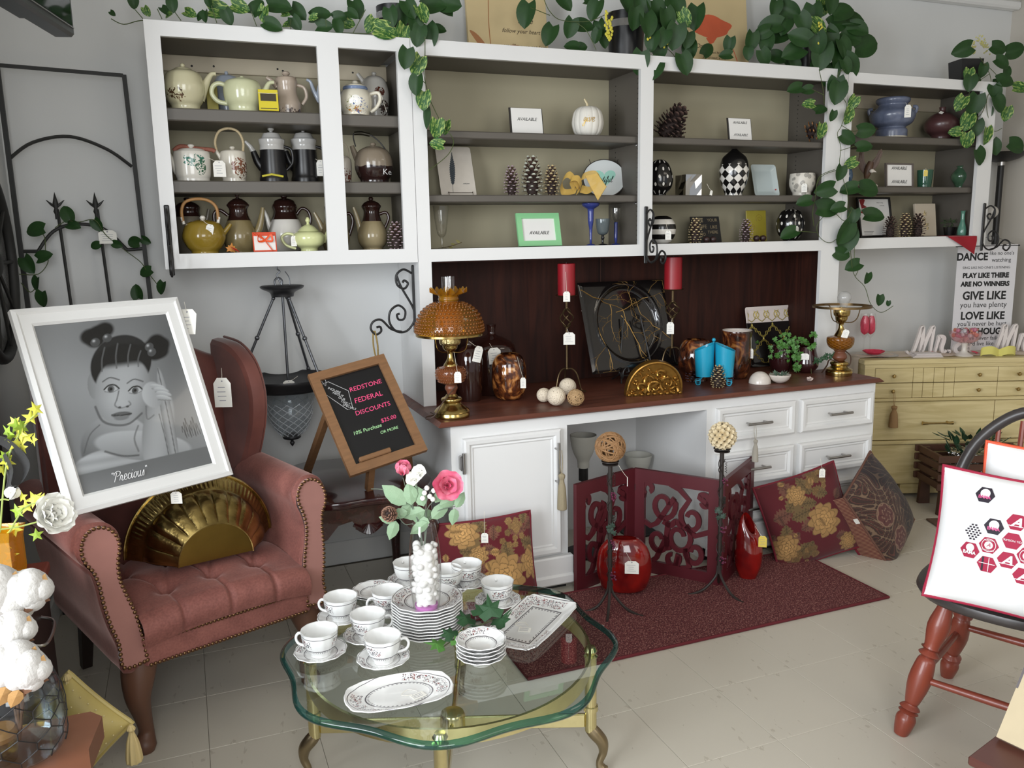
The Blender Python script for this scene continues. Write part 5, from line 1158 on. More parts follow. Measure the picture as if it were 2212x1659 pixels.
def wicker(label,name,loc,r,mt,n=46,w=.08,seed=1,core=None):
 rs=random.Random(seed);t=thing(name,label,'ball',loc);b=B()
 for i in range(n):
  ax=V((rs.gauss(0,1),rs.gauss(0,1),rs.gauss(0,1))).normalized();e=ax.orthogonal().normalized();f_=ax.cross(e);rr_=r*rs.uniform(.94,1.0);o_=rs.uniform(-.45,.45)
  q=sqrt(1-o_*o_);b.tube([ax*(o_*rr_)+(e*cos(2*pi*j/20)+f_*sin(2*pi*j/20))*(rr_*q)+V((0,0,r))for j in range(20)],r*w*rs.uniform(.7,1.1),5,closed=True)
 obj('twigs',b,mt,t,kind='stuff')
 if core:obj('core',B().ball((0,0,r),r*.86,20,12),core,t,smooth=180)
 return t
twig=mat('pale_twig',S(176,144,104),.7,var=.25,vs=80);tw2=mat('brown_twig',S(150,112,74),.7,var=.3,vs=60)
wb=Mat('bored_white_seed');vo=wb.vor(150,'F1');wb.set(c=wb.mix(vo.lt(.18),S(222,208,186),S(84,62,44)),r=.7);wb.bump(vo,.5,.004)
for u,v,r,lb in((1290,1355,64,'left'),(1400,1385,84,'front'),(1500,1300,76,'back, raised')):
 y=at_base('E',u,v,back=.02);S_=Sit('E',y,cz,u,v);r_=r*S_.k
 dz=.004 if 'raised' in lb else 0
 b=B().ball((0,0,r_+dz),r_,28,16);o=obj('seed_ball',b,wb.m,loc=(S_.X,y,cz),smooth=180);tag(o,'%s ball of the three pierced white balls on the counter'%lb,'ball','decorative balls')
y=at_base('E',1570,1382,back=.01);S_=Sit('E',y,cz,1572,1382);wicker('small ball of pale rattan strands beside the pierced white balls','rattan_ball',S_.loc,74*S_.k,twig,40,.05,3)
redwax=mat('red_wax',S(148,26,36),.4,var=.12,vs=20,sss=.0);iron_g=mat('antique_iron',S(96,80,56),.4,m=.8,var=.3,vs=60)
def candle_stand(lb,cr,uc,vc,Y,cand,tray,cage,feet,tags):
 S_=Sit(cr,Y,cz,uc,vc);k=S_.k;Z=S_.z;t=thing('candle_holder',lb[0],'candle holder',S_.loc,S_.rz,'tall twisted iron candle holders')
 obj('drip_tray',B().lathe([(0,Z(tray+8)),(40*k,Z(tray+8)),(92*k,Z(tray)),(96*k,Z(tray-6)),(88*k,Z(tray-2)),(0,Z(tray+2))],28),iron_g,t)
 c0,c1=cage;zt,zb_=Z(c0),Z(c1);b=B()
 b.tube([(0,0,Z(tray+6)),(0,0,zt)],11*k,8).tube([(0,0,zb_),(0,0,Z(feet))],10*k,8).ball((0,0,zt),15*k).ball((0,0,zb_),15*k).ball((0,0,Z(feet)),14*k)
 obj('stem',b,iron_g,t,kind='stuff')
 for i in range(4):
  p_=[(58*k*sin(pi*j/14)**.8*cos(2*pi*i/4+pi*j/14),58*k*sin(pi*j/14)**.8*sin(2*pi*i/4+pi*j/14),zt+(zb_-zt)*j/14)for j in range(15)]
  obj('cage_wire',B().tube(p_,6*k,6),iron_g,t)
 for a in(0,120,240):
  c_,d_=cos(R(a-20)),sin(R(a-20));zf=Z(feet);obj('foot',B().tube(spl([(0,0,zf),(50*k*c_,50*k*d_,zf),(95*k*c_,95*k*d_,zf*.75),(130*k*c_,130*k*d_,.012),(175*k*c_,175*k*d_,.005)],5),6.5*k,6),iron_g,t)
 ct=tag(obj('pillar_candle',B().lathe([(0,0),(76*k,0),(76*k,Z(cand[0])-Z(cand[1])-4*k),(72*k,Z(cand[0])-Z(cand[1])),(0,Z(cand[0])-Z(cand[1])-5*k)],32),redwax,loc=(S_.X,Y,cz+Z(tray+1)),rot=(0,0,S_.rz)),lb[1],'candle','red pillar candles')
 obj('wick',B().tube([(0,0,Z(cand[0])-Z(cand[1])-6*k),(0,0,Z(cand[0])-Z(cand[1])+8*k)],3*k,6),black_m,ct)
 for g in tags:htag(t,S_,*g)
 return t
candle_stand(('twisted iron candle holder left of the black square plate','carved red pillar candle left of the black square plate'),'E',1495,1180,3.30,(120,405),403,(512,690),1050,[(1490,190,1496,405,58,86,-100),(1498,690,1516,775,100,106,-70)])
candle_stand(('twisted iron candle holder right of the black square plate','carved red pillar candle right of the black square plate'),'F',292,800,3.36,(-105,185),187,(290,440),700,[(290,440,275,520,62,104,-70)])
Y=3.40;TL,TR,BR,BL=[W(*p,y)for p,y in(((1250,612),3.46),((1420,603),3.52),((1461,790),3.40),((1277,810),3.36))]
BL=W(1277,810,3.34);BR=W(1461,790,3.42);ex=(BR-BL).normalized();pn=V((0,1,0));TLp=W(1250,612,3.47);ey=(TLp-BL);ey=(ey-ex*ey.dot(ex));hh=ey.length;ey.normalize();ez=ex.cross(ey);ww=(BR-BL).length
t=thing('square_plate','large square black plate with golden branches and a round well, on an iron easel','plate',BL);t.rotation_euler=Matrix((ex,ey,ez)).transposed().to_euler()
lac_b=mat('black_lacquer',S(22,19,19),.12,coat=.6)
N_=72;cx,cy=ww*.5,hh*.52;rw=ww*.36
def pl(u,v):
 x,y=ww*u,hh*v;d=math.hypot(x-cx,y-cy);e=min(u,1-u,v,1-v)
 z=.012+.006*sstep(0,.04,e)-.020*float(sstep(rw+.008,rw-.02,d))+.006*math.exp(-((d-rw-.004)/.006)**2)
 return(x,y,z)
b=B().grid(pl,N_,N_);obj('plate',b,lac_b,t,smooth=180)
gbr=mat('gold_branch_enamel',S(190,150,84),.4,m=.6);rs=random.Random(11);b=B()
def grow(x,y,a,l,w,d):
 pts=[(x,y)];n=7
 for i in range(n):a+=rs.uniform(-.28,.28);x+=cos(a)*l/n;y+=sin(a)*l/n;pts.append((min(max(x,.004),ww-.004),min(max(y,.004),hh-.004)))
 b.tube([(p[0],p[1],pl(p[0]/ww,p[1]/hh)[2]+.0006)for p in pts],[w*(1-.55*i/n)for i in range(n+1)],5)
 if d>0:
  for f_ in(3,5,7):grow(*pts[f_],a+rs.choice((-1,1))*rs.uniform(.5,1.0),l*rs.uniform(.4,.65),w*.55,d-1)
grow(ww*.02,hh*.92,-.55,ww*.5,.0026,3);grow(ww*.45,hh*.62,-.9,ww*.45,.0026,3);grow(ww*.4,hh*.66,.0,ww*.5,.0024,3);grow(ww*.15,hh*.5,-1.2,ww*.4,.0018,2);grow(ww*.98,hh*.3,2.7,ww*.4,.002,2)
obj('branch_pattern',b,gbr,t,kind='stuff')
price_tag(t,W(1250,616,3.44),W(1261,667,3.43),.018,.026,tilt=.15)
es=thing('plate_easel','black iron scroll easel holding up the square black plate','easel',(BL.lerp(BR,.5).x,3.37,cz),-.15)
b=B()
for sx in(-.085,.085):b.tube([(sx,-.03,.0),(sx,-.028,.05),(sx,.1,.0)],.004,6).tube(spl([(sx,-.03,.03),(sx,-.05,.03),(sx,-.055,.06),(sx+.02,-.05,.08),(sx+.03,-.05,.06),(sx+.015,-.05,.055)],5),.004,6).tube([(sx,.0,.04),(sx*.5,.06,.3)],.004,6)
b.tube([(-.085,-.02,.035),(.085,-.02,.035)],.004,6);obj('scroll_legs',b,black_m,es,kind='stuff')
Y=at_base('F',120,1130,back=.01);C_=W(1419,858,Y);k=mpp((C_.x,Y,cz))
t=thing('gilded_ornament','carved gilt half-round architectural ornament with scrolling leaves','ornament',(C_.x,Y+.03,cz),-.12,None,(R(8),0,-.2))
gilt=mat('gilt_wood',S(158,118,56),.32,m=.85,var=.4,vs=60);Rr=64*k;Hh=76*k
o=[(Rr*cos(pi*i/24),Hh*sin(pi*i/24)**.8)for i in range(25)]
b=B();n=25;b.add([(x,-.012,z)for x,z in o]+[(x,.016,z)for x,z in o],[tuple(range(n)),tuple(range(2*n-1,n-1,-1))]+[(i,(i+1)%n,n+(i+1)%n,n+i)for i in range(n)])
obj('backing',b,gilt,t,smooth=30)
b=B();b.tube([(x*.96,-.014,z*.96)for x,z in o[1:-1]],.006,8);obj('rim_moulding',b,gilt,t)
b=B();rs=random.Random(8)
for cx_,cz_,r_,a0,tr in((-.2,.45,.2,200,1.4),(.15,.62,.16,20,-1.3),(.42,.35,.2,160,1.2),(-.5,.25,.15,10,-1.2),(.0,.25,.18,100,1.3),(.65,.12,.12,60,-1.2)):
 sp_=spiral(cx_*Rr,cz_*Hh,.1*r_*Rr,1.4*r_*Rr,R(a0),tr,20);b.tube([(x,-.018-.004*sin(i),max(.004,z))for i,(x,z)in enumerate(sp_)],[.003+.0045*i/20 for i in range(21)],7)
for i in range(40):
 x=rs.uniform(-.85,.85);z=rs.uniform(.04,.9)*sqrt(max(.02,1-x*x));b.ball((x*Rr,-.016,z*Hh),(rs.uniform(.004,.009),.008,rs.uniform(.004,.008)),8,5)
obj('carved_scrolls',b,gilt,t,kind='stuff')
for i in range(9):obj('acanthus_tip',B().ball((Rr*(-.9+1.8*i/8),-.018,.007),(.009,.008,.008),8,6),gilt,t)
Y=at_base('F',490,940,back=.06);vessel('tortoise_vase','round dark tortoiseshell glass vase behind the turquoise planter','vase','F',3.28,cz,500,[(88,626),(112,640),(148,720),(158,800),(146,880),(108,945)],tord.m,open_=True)
t,s_=vessel('tortoise_vase','tall tortoiseshell glass vase with white inner rim, beside the turquoise planter','vase','F',3.25,cz,858,[(126,548),(130,560),(124,640),(128,760),(120,880),(96,955),(84,968)],tord.m,open_=True)
obj('white_inside',B().lathe([(122*s_.k,s_.z(546)),(126*s_.k,s_.z(543)),(110*s_.k,s_.z(600)),(108*s_.k,s_.z(600))],32,cap=False),mat('opal_glass',S(214,204,196),.2),t)
htag(t,s_,975,560,982,745,34,86,-40)
turq=mat('turquoise_enamel',S(30,156,190),.3,coat=.3,var=.04)
S_=Sit('F',3.13,cz,660,1020);t=thing('double_planter','turquoise double tin planter with knob on scroll feet','planter',S_.loc,S_.rz);k=S_.k
sd_=mat('silver_filler',S(176,176,186),.6,var=.4,vs=60)
for uc,sg,lb in((578,-1,'left'),(752,1,'right')):
 b=B();pr=[(74*k,S_.z(952)),(84*k,S_.z(720))];n=36;vs=[];fs=[]
 zt=lambda a,sg=sg:-sg*cos(a)*38*k
 for r,z,s2 in((0,pr[0][1],0),(74*k,pr[0][1],0),(88*k,S_.z(692),1),(91*k,S_.z(690),1),(85*k,S_.z(690),1),(72*k,pr[0][1]+.004,0),(0,pr[0][1]+.004,0)):
  for i in range(n):a=2*pi*i/n;vs.append(((uc-660)*k+r*cos(a),r*sin(a),z+(zt(a)if s2 else 0)))
 b.add(vs,[(j*n+i,j*n+(i+1)%n,(j+1)*n+(i+1)%n,(j+1)*n+i)for j in range(6)for i in range(n)])
 cup=obj('cup',b,turq,t)
 obj('silver_filling',B().lathe([(0,S_.z(735)),(60*k,S_.z(740)),(78*k,S_.z(760))],16,lambda a,r,z:1+.1*sin(5*a)),sd_,cup,((uc-660)*k,0,0),smooth=0)
obj('handle_rod',B().tube([(-6*k,0,S_.z(960)),(-6*k,0,S_.z(650))],6*k,8).ball((-6*k,0,S_.z(632)),17*k,14,10),turq,t)
b=B().tube([(-150*k,0,S_.z(956)),(150*k,0,S_.z(956))],6*k,8)
for sx in(-1,1):
 for sy in(-1,1):b.tube([(sx*95*k+x*sx,sy*45*k,z+.0)for x,z in spl([(0,S_.z(956)),(30*k,S_.z(985)),(60*k,.02),(48*k,.004),(22*k,.006),(20*k,.02),(36*k,.022)],5)],5*k,6)
obj('scroll_feet',b,turq,t,kind='stuff')
def cone_ct(label,u,vt,vb,hw,key,back=.02):y=at_base('F',u,vb,back=back);cone_at(label,'F',y,cz,u,vt,vb,hw,key)
cone_ct('violet-tipped pine cone tucked behind the left turquoise cup',474,800,1010,62,'violet',.03)
cone_ct('gold-tipped pine cone in front of the turquoise planter',700,875,1050,64,'gold',.0)
cone_at('violet-tipped pine cone showing behind the right turquoise cup','F',3.20,cz,800,880,1000,40,'violet')
pearl=mat('pearly_white',S(214,206,196),.3,var=.12,vs=40,coat=.3)
y=at_base('F',1070,1025,back=.03);S_=Sit('F',y,cz,1070,1020);r=96*S_.k
tag(obj('shell_dome',B().lathe([(r,0)]+[(r*cos(a),r*1.08*sin(a))for a in np.linspace(.05,1.4,10)]+[(0,r*1.07)],32),pearl,loc=S_.loc),'white pearly half dome, flat side down on the counter','ornament')
y=at_base('F',1245,1025,back=.03);S_=Sit('F',y,cz,1245,1022);r=95*S_.k
t=thing('succulent_bowl','white pearly bowl of grey-green succulents beside the half dome','plant',S_.loc,S_.rz)
obj('bowl',B().lathe(hollow(sm([(r*.25,0),(r*.7,.012),(r*.95,.03),(r,.04)]),.003),30),pearl,t);rs=random.Random(6);suc=mat('succulent',S(98,122,104),.5,var=.25,vs=60)
for i in range(26):
 a=rs.uniform(0,2*pi);q_=rs.uniform(0,r*.75);tl=rs.uniform(.3,1.1);flat_leaf('leaf',lp,suc,t,(q_*cos(a)*.8,q_*sin(a),.036),(tl,0,a-pi/2),rs.uniform(.018,.03))
q=Mat('plum_glass');q.set(c=S(50,22,24),r=.06,coat=.7);plum=q.m
ivy_pts=[(0,0),(.3,-.12),(.5,.18),(.28,.3),(.42,.62),(.12,.55),(0,1),(-.12,.55),(-.42,.62),(-.28,.3),(-.5,.18),(-.3,-.12)]
ivym=mat('ivy_green',S(74,122,52),.5,var=.3,vs=20);ivyd=mat('ivy_dark',S(40,74,44),.5,var=.3,vs=20)
def ivy_plant(t,S_,spots,mt,size,seed=1,off=(-20,60)):
 rs=random.Random(seed)
 for u,v in spots:
  flat_leaf('leaf',ivy_pts,mt,t,S_.L(u,v,rs.uniform(*off)),(R(90)+rs.uniform(-.7,.5),rs.uniform(-.5,.5)+pi*.9,rs.uniform(-.6,.6)),size*S_.k*rs.uniform(.8,1.2))
t,s_=vessel('plum_vase','dark plum glass vase with green ivy trailing over its rim','vase','F',3.30,cz,1250,[(70,672),(84,690),(100,760),(98,830),(74,900),(66,912)],plum,open_=True)
rs=random.Random(3);sp_=[(rs.gauss(1350,85),rs.gauss(640,38))for i in range(60)]+[(rs.gauss(1385,30),rs.uniform(700,900))for i in range(30)]+[(rs.gauss(1250,40),rs.uniform(650,760))for i in range(16)]
vine_st=mat('ivy_stem',S(84,92,54),.6)
iv=thing('ivy','bright green ivy spilling from the plum vase in front of the patterned tray','plant',s_.loc,s_.rz);iv.location=t.location
ivy_plant(iv,s_,sp_,ivym,42,5,(-150,-60));b=B()
for pts in([(1250,680),(1330,620),(1400,700),(1385,900)],[(1250,680),(1230,640),(1200,640)],[(1250,690),(1350,620),(1460,640)]):b.tube(spl([s_.L(u,v,-100*min(1,i))for i,(u,v)in enumerate(pts)],5),.0012,5)
obj('stems',b,vine_st,iv,kind='stuff')
t,s_=vessel('plum_vase','dark plum glass vase with a tied cord and cream tag','vase','F',3.22,cz,1474,[(72,690),(76,705),(98,790),(104,860),(88,930),(60,965)],plum,open_=True)
htag(t,s_,1470,740,1462,765,70,54,-112)
t,w,h=sign('patterned_tray','square black and white tray with gold lattice, leaning against the back of the niche','tray','F',3.46,cz,940,1490,342,880,12)
q=Mat('lattice_lacquer');q.set(c=q.mix(q.pos(1).gt(h*.735),S(24,20,20),S(218,206,200)),r=.15,coat=.5)
b=B();rings=[(0,.010),(.006,.011),(.02,.003),(.026,.002)];vs=[]
for d,z in rings:vs+=[(x,y+d,z)for x,y in rbox(w-2*d,h-2*d,.012)]
n=len(vs)//4;b.add(vs,[(i*n+j,i*n+(j+1)%n,(i+1)*n+(j+1)%n,(i+1)*n+j)for i in range(3)for j in range(n)]+[tuple(range(3*n,4*n))]);obj('tray',b,q.m,t,smooth=40)
b=B();gl_=mat('gold_lattice',S(186,168,88),.35,m=.5);cw=w/2.6
quat=lambda cx,cy,r:[(cx+r*x,cy+r*y)for x,y in((-.28,.55),(-.24,.85),(0,1.0),(.24,.85),(.28,.55),(.55,.5),(.62,.28),(.9,.24),(1.05,0),(.9,-.24),(.62,-.28),(.55,-.5),(.28,-.55),(.24,-.85),(0,-1.0),(-.24,-.85),(-.28,-.55),(-.55,-.5),(-.62,-.28),(-.9,-.24),(-1.05,0),(-.9,.24),(-.62,.28),(-.55,.5))]
inb=lambda x,y,a,c:abs(x)<w/2-.012 and a<y<c
def clip(poly,a,c,wd,closed=True):
 q_=spl(poly,2,closed)if closed else poly;q_=q_+[q_[0]]if closed else q_;seg=[]
 for x,y in q_:
  if inb(x,y,a,c):seg.append((x,y,.0032))
  else:
   if len(seg)>1:b.tube(seg,wd,5)
   seg=[]
 if len(seg)>1:b.tube(seg,wd,5)
for i in range(-2,3):
 for j in range(-1,4):clip(quat(i*cw*1.0+(cw*.5 if j%2 else 0),h*.02+j*cw*.54,cw*.50),.012,h*.725,.0019)
for i in range(-3,4):
 clip([(i*cw*.5+.04*w*x,h*.865+.04*w*y)for x,y in((0,2.6),(2.4,0),(0,-2.6),(-2.4,0))],h*.745,h-.012,.0022)
 clip([(i*cw*.5+cw*.25+.05*w*cos(a),h*.865+.05*w*sin(a))for a in np.linspace(0,2*pi,12)[:-1]],h*.745,h-.012,.0018)
obj('gold_lattice',b,gl_,t,kind='stuff')
S_=Sit('F',at_base('F',1510,1005,back=.01),cz,1510,1003);b=B();rs=random.Random(12)
t=thing('paper_rose','small crumpled pinkish white paper rose lying on the counter','flower',S_.loc)
for i in range(7):a=i*2.4;flat_leaf('petal',[(0,0),(.35,.3),(.4,.7),(.15,1),(-.15,1),(-.4,.7),(-.35,.3)],mat('blush_paper',S(212,196,188),.6),t,(.003*cos(a),.003*sin(a),.004),(.5+.12*i,0,a),.02)
y=at_base('F',1770,960,back=.05);S_=Sit('F',y,cz,1768,935);k=S_.k;Zb=lambda v:max(0,(945-v)*k)
lamp=thing('table_lamp','brass lamp with amber glass font, bare clear bulb and empty shade ring','lamp',S_.loc,S_.rz);lp_=lambda pr:[(r*k,Zb(v))for r,v in pr]
obj('base',B().lathe([(0,0)]+sm(lp_([(110,945),(112,910),(104,900),(112,893),(84,878),(68,862),(78,845),(72,828),(44,816)]),3)+[(0,Zb(815))],36),bigbrass,lamp)
obj('wooden_knob',B().lathe([(0,Zb(820))]+sm(lp_([(38,820),(62,790),(54,760),(44,740),(56,722)]))+[(0,Zb(720))],24),mat('lamp_wood',S(112,66,46),.4),lamp,smooth=180)
fpr=sm(lp_([(56,722),(92,700),(112,665),(116,630),(108,608),(60,596)]),4)
dq=Mat('diamond_amber_glass');an=dq.ang()*14/(2*pi);zz=dq.pos(2)*75;dq.set(c=S(150,92,24),r=.12,t=.35,ior=1.3,coat=.5);dq.bump(((an+zz).op('FRACT')-.5).ab()+((an-zz).op('FRACT')-.5).ab(),.9,.006)
obj('font',B().lathe([(0,fpr[0][1])]+fpr+[(0,fpr[-1][1])],56),dq.m,lamp,smooth=180)
obj('burner',B().lathe([(0,Zb(598))]+sm(lp_([(58,598),(48,580),(26,540),(20,500),(30,480),(48,455),(52,430),(64,420),(70,395),(70,372)]),3)+[(0,Zb(370))],28),bigbrass,lamp)
obj('bulb_socket',B().lathe([(0,Zb(374)),(26*k,Zb(374)),(26*k,Zb(345)),(0,Zb(345))],16),bigbrass,lamp)
obj('light_bulb',B().lathe([(0,Zb(350))]+sm(lp_([(26,350),(34,320),(54,285),(58,260),(48,228),(26,212)]),4)+[(0,Zb(208))],24),thin('bulb_glass',(.86,.86,.85),.0,.22),lamp,((14)*k,0,0),smooth=180)
obj('shade_ring',B().lathe([(236*k,Zb(352)),(246*k,Zb(350)),(246*k,Zb(332)),(236*k,Zb(330)),(236*k,Zb(352))],48,cap=False),mat('old_brass',S(120,98,66),.35,m=.9),lamp)
hb=B()
for a in(10,130,250):c_,d_=cos(R(a)),sin(R(a));hb.tube(spl([(22*k*c_,22*k*d_,Zb(480)),(90*k*c_,90*k*d_,Zb(478)),(130*k*c_,130*k*d_,Zb(440)),(160*k*c_,160*k*d_,Zb(350)),(240*k*c_,240*k*d_,Zb(342))],5),4.5*k,6)
obj('shade_holder',hb,mat('old_brass',S(120,98,66),.35,m=.9),lamp,kind='stuff')
M_=Matrix.LocRotScale(lamp.location,lamp.rotation_euler,lamp.scale);lw=lambda u,v,o:M_@V(((u-1768)*k,o*k,Zb(v)));price_tag(lamp,lw(1780,500,-30),lw(1806,570,-90),52*k,74*k,S_.rz,tilt=.3)
obj('power_cord',B().tube(spl([(20*k,40*k,Zb(720)),(90*k,30*k,Zb(780)),(70*k,-20*k,Zb(860)),(-70*k,-90*k,Zb(800)),(-100*k,-40*k,Zb(860)),(-140*k,10*k,.006)],6),6*k,6),mat('brown_cord',S(70,50,38),.5),lamp)
obj('plug_box',B().box(-.045,-.022,-.02,.005,0,.028,.003),black_m,lamp)
iv=thing('ivy','dark ivy sprig lying between the plum vase and the brass lamp','plant',(S_.X-.04,y+.03,cz),S_.rz);rs=random.Random(4)
for i in range(24):f_=i/23;flat_leaf('leaf',ivy_pts,ivyd,iv,(-.06+.1*f_,-.01+.02*rs.random(),.062+.035*f_+rs.uniform(-.01,.01)),(R(80)+rs.uniform(-.6,.4),rs.uniform(-1,1),rs.uniform(-.6,.6)),rs.uniform(.018,.026))
obj('stem',B().tube(spl([(-.075,.0,.0),(-.072,.0,.05),(-.02,0,.075),(.045,0,.1)],5),.0012,5),vine_st,iv)
# ==== floor things
rg=Mat('burgundy_weave');vo=rg.vor(190,'F1',1);g=rg.noise(270,2,0,(1,.5,1));rg.set(c=rg.ramp(g,(.36,S(66,20,26)),(.53,S(104,46,48)),(.70,S(166,122,112))),r=.95);rg.bump(g,.5,.003)
yb=F(1403,1251).y;b=B().box(.952,2.507,2.324,yb,.0005,.008,.003)
rug=tag(obj('rug',b,rg.m),'burgundy woven runner rug lying in front of the white base cabinet','rug')
obj('bound_edge',B().tube([(.952,2.324,.006),(2.507,2.324,.006),(2.507,yb,.006),(.952,yb,.006)],.006,6,closed=True),mat('rug_binding',S(98,28,36),.9),rug)
scm=mat('mahogany_red_paint',S(84,26,34),.4,var=.1,vs=10);sce=mat('mahogany_dark',S(52,18,20),.45)
def band(b,path,w,t0,t1):
 n=len(path);w=w if isinstance(w,list)else[w]*n;vs=[]
 for i,(x,z)in enumerate(path):
  p_,q_=path[max(i-1,0)],path[min(i+1,n-1)];dx,dz=q_[0]-p_[0],q_[1]-p_[1];L=math.hypot(dx,dz)or 1;nx,nz=-dz/L*w[i]/2,dx/L*w[i]/2
  vs+=[(x+nx,t0,z+nz),(x-nx,t0,z-nz),(x-nx,t1,z-nz),(x+nx,t1,z+nz)]
 fs=[(0,1,2,3),(n*4-1,n*4-2,n*4-3,n*4-4)]
 for i in range(n-1):a,c=i*4,i*4+4;fs+=[(a+j,a+(j+1)%4,c+(j+1)%4,c+j)for j in range(4)]
 return b.add(vs,fs)
h0,h1,h2=F(1243,1278),F(1369,1228),F(1556,1268);h3=F(1632,981,.46);h3.z=0;h3=h2+(h3-h2).normalized()*min((h3-h2).length,.42)
sc_=thing('folding_screen','low three-panel folding screen in dark red wood with cut-out scrolls','screen',h1)
SH=.458
for a_,c_ in((h0,h1),(h1,h2),(h2,h3)):
 d=c_-a_;L=d.length-.006;an=atan2(d.y,d.x);pr_=link('panel',None,sc_)if 0 else None
 M_=Matrix.Translation(a_-h1)@Matrix.Rotation(an,4,'Z')
 b=B().at(M_);f=.05;plate(b,[0,f,L-f,L],[0.0,f*1.1,SH-f*1.1,SH],{(1,1)},-.009,.009);pn_=obj('panel',b,scm,sc_,smooth=0)
 b=B().at(M_);w_,hh_=L-2*f,SH-2.2*f;X_=lambda u,v:(f+u*w_,f*1.1+v*hh_)
 def scroll(cx,cy,r,a0,tr,tail=None):
  p_=spiral(0,0,r*.42,r,R(a0),tr*.85,20);p_=[(cx+x*hh_/w_ if 0 else cx+x,cy+z)for x,z in p_];p_=[(f+(x)*w_,f*1.1+z*hh_)for x,z in p_]
  if tail:p_+=[X_(*q_)for q_ in tail]
  band(b,p_,[.019+.003*min(1,i/10)for i in range(len(p_))],-.006,.006)
 scroll(.30,.74,.2,10,1.25,[(.2,.5),(.1,.45),(-.02,.5)]);scroll(.74,.62,.17,160,-1.2,[(.7,.85),(.55,.97),(.4,1.02)]);scroll(.55,.36,.2,20,1.3,[(.8,.42),(1.02,.5)])
 scroll(.80,.2,.15,170,-1.2,[(.72,.02),(.6,-.02)]);scroll(.22,.28,.16,20,1.2,[(.2,.05),(.1,-.02)]);scroll(.45,.08,.12,90,1.0,[(.5,-.03)]);scroll(.93,.86,.1,200,1.0,[(1.03,.8)]);scroll(.06,.92,.1,-60,1.0,[(-.03,.85)])
 band(b,[X_(*q_)for q_ in spl([(.3,.54),(.42,.5),(.5,.56),(.6,.5)],5)],.024,-.006,.006);band(b,[X_(*q_)for q_ in spl([(.38,.54),(.36,.3),(.4,.18)],5)],.024,-.006,.006)
 obj('fretwork',b,scm,pn_,kind='stuff',smooth=30)
for z in(.1,.36):
 for h_ in(h1,h2):obj('hinge',B().box(-.006,.006,-.012,.012,z,z+.03,.002),black_m,sc_,h_-h1)
irn=mat('rusty_black_iron',S(42,34,30),.55,var=.3,vs=60);berry=mat('purple_berry',S(96,34,62),.25,coat=.5);ivg=mat('verdigris_leaf',S(46,66,54),.6)
def stand(lb,fx,fy,uc,tv,feet,seed):
 y=F(fx,fy).y;S_=Sit('S',y,0,uc,(fy-960)*4.366);k=S_.k;H=S_.z(tv);t=thing('candle_stand',lb,'candle stand',S_.loc,S_.rz);rs=random.Random(seed)
 obj('pole',B().tube([(0,0,.085),(0,0,H*.5),(0,0,H)],.0085,10),irn,t)
 obj('drip_tray',B().lathe([(0,H),(.03,H),(.031,H+.004),(0,H+.004)],20).lathe([(0,H+.004),(.020,H+.004),(.034,H+.012),(.0335,H+.0145),(.018,H+.007),(0,H+.007)],28),irn,t,kind='stuff')
 for a,l in feet:c_,d_=cos(R(a)),sin(R(a));obj('foot',B().tube(spl([(.005*c_,.005*d_,.12),(.012*c_,.012*d_,.075),(l*.45*c_,l*.45*d_,.025),(l*.8*c_,l*.8*d_,.008),(l*c_,l*d_,.0055)],5),.0055,7),irn,t)
 b=B();
 for tr,ph in((5,0),(-4,2)):b.tube([(.012*cos(tr*6.28*i/60+ph),.012*sin(tr*6.28*i/60+ph),.1+(H-.13)*i/60)for i in range(61)],.0016,5)
 for zc in(H*.3,H*.62,H*.86):b.tube([(.016+.004*cos(i),.004*sin(i)-.008,zc+.0016*i)for i in range(30)],.001,4)
 obj('wire_vine',b,irn,t,kind='stuff');b=B()
 for zc in(H*.26,H*.8,H*.47):
  for i in range(10):b.ball((.012+rs.uniform(-.009,.012),-.013+rs.uniform(-.006,.006),zc+rs.uniform(-.02,.012)),.0045,7,5)
 obj('berries',b,berry,t,kind='stuff')
 for i in range(7):flat_leaf('metal_leaf',ivy_pts,ivg,t,(rs.uniform(-.012,.012),-.014,H*.57+rs.uniform(-.02,.02)),(R(80)+rs.uniform(-.4,.4),rs.uniform(-1,1),0),.024)
 return t,S_,H
t1,s1_,H1=stand('wrought iron candle stand with purple berries in front of the round red vase',1313,1318,425,190,((200,.10),(-95,.12),(-25,.14)),1)
t2_,s2_,H2=stand('wrought iron candle stand holding a white flower ball, right of the screen panel',1551,1281,1448,72,((205,.13),(-42,.13),(90,.12)),2)
wicker('ball of brown twigs sitting on the left iron candle stand','twig_ball',(s1_.X,s1_.Y,H1+.012),.056,tw2,36,.07,5)
htag(t1,s1_,500,180,580,330,6,90,-60)
fb=thing('flower_ball','ball of curled cream wood flowers on the right iron candle stand','ball',(s2_.X,s2_.Y,H2+.012));rs=random.Random(9);crw=mat('cream_shaving',S(220,204,170),.7,var=.1,vs=80)
obj('core',B().ball((0,0,.052),.036,16,10),crw,fb);b=B();N_=90
for i in range(N_):
 zf=1-2*(i+.5)/N_;a=i*2.39996;q_=sqrt(1-zf*zf);d=V((q_*cos(a),q_*sin(a),zf));e=d.orthogonal().normalized();f_=d.cross(e);vs=[]
 for rr_,hh_ in((.003,.034),(.007,.046),(.012,.053)):vs+=[V((0,0,.052))+d*(hh_+(.004*sin(3*j+i)if rr_>.01 else 0))+(e*cos(j*.785)+f_*sin(j*.785))*rr_ for j in range(8)]
 b.add(vs,[(r_*8+j,r_*8+(j+1)%8,r_*8+8+(j+1)%8,r_*8+8+j)for r_ in(0,1)for j in range(8)])
obj('curled_flowers',b,crw,fb,kind='stuff',smooth=180)
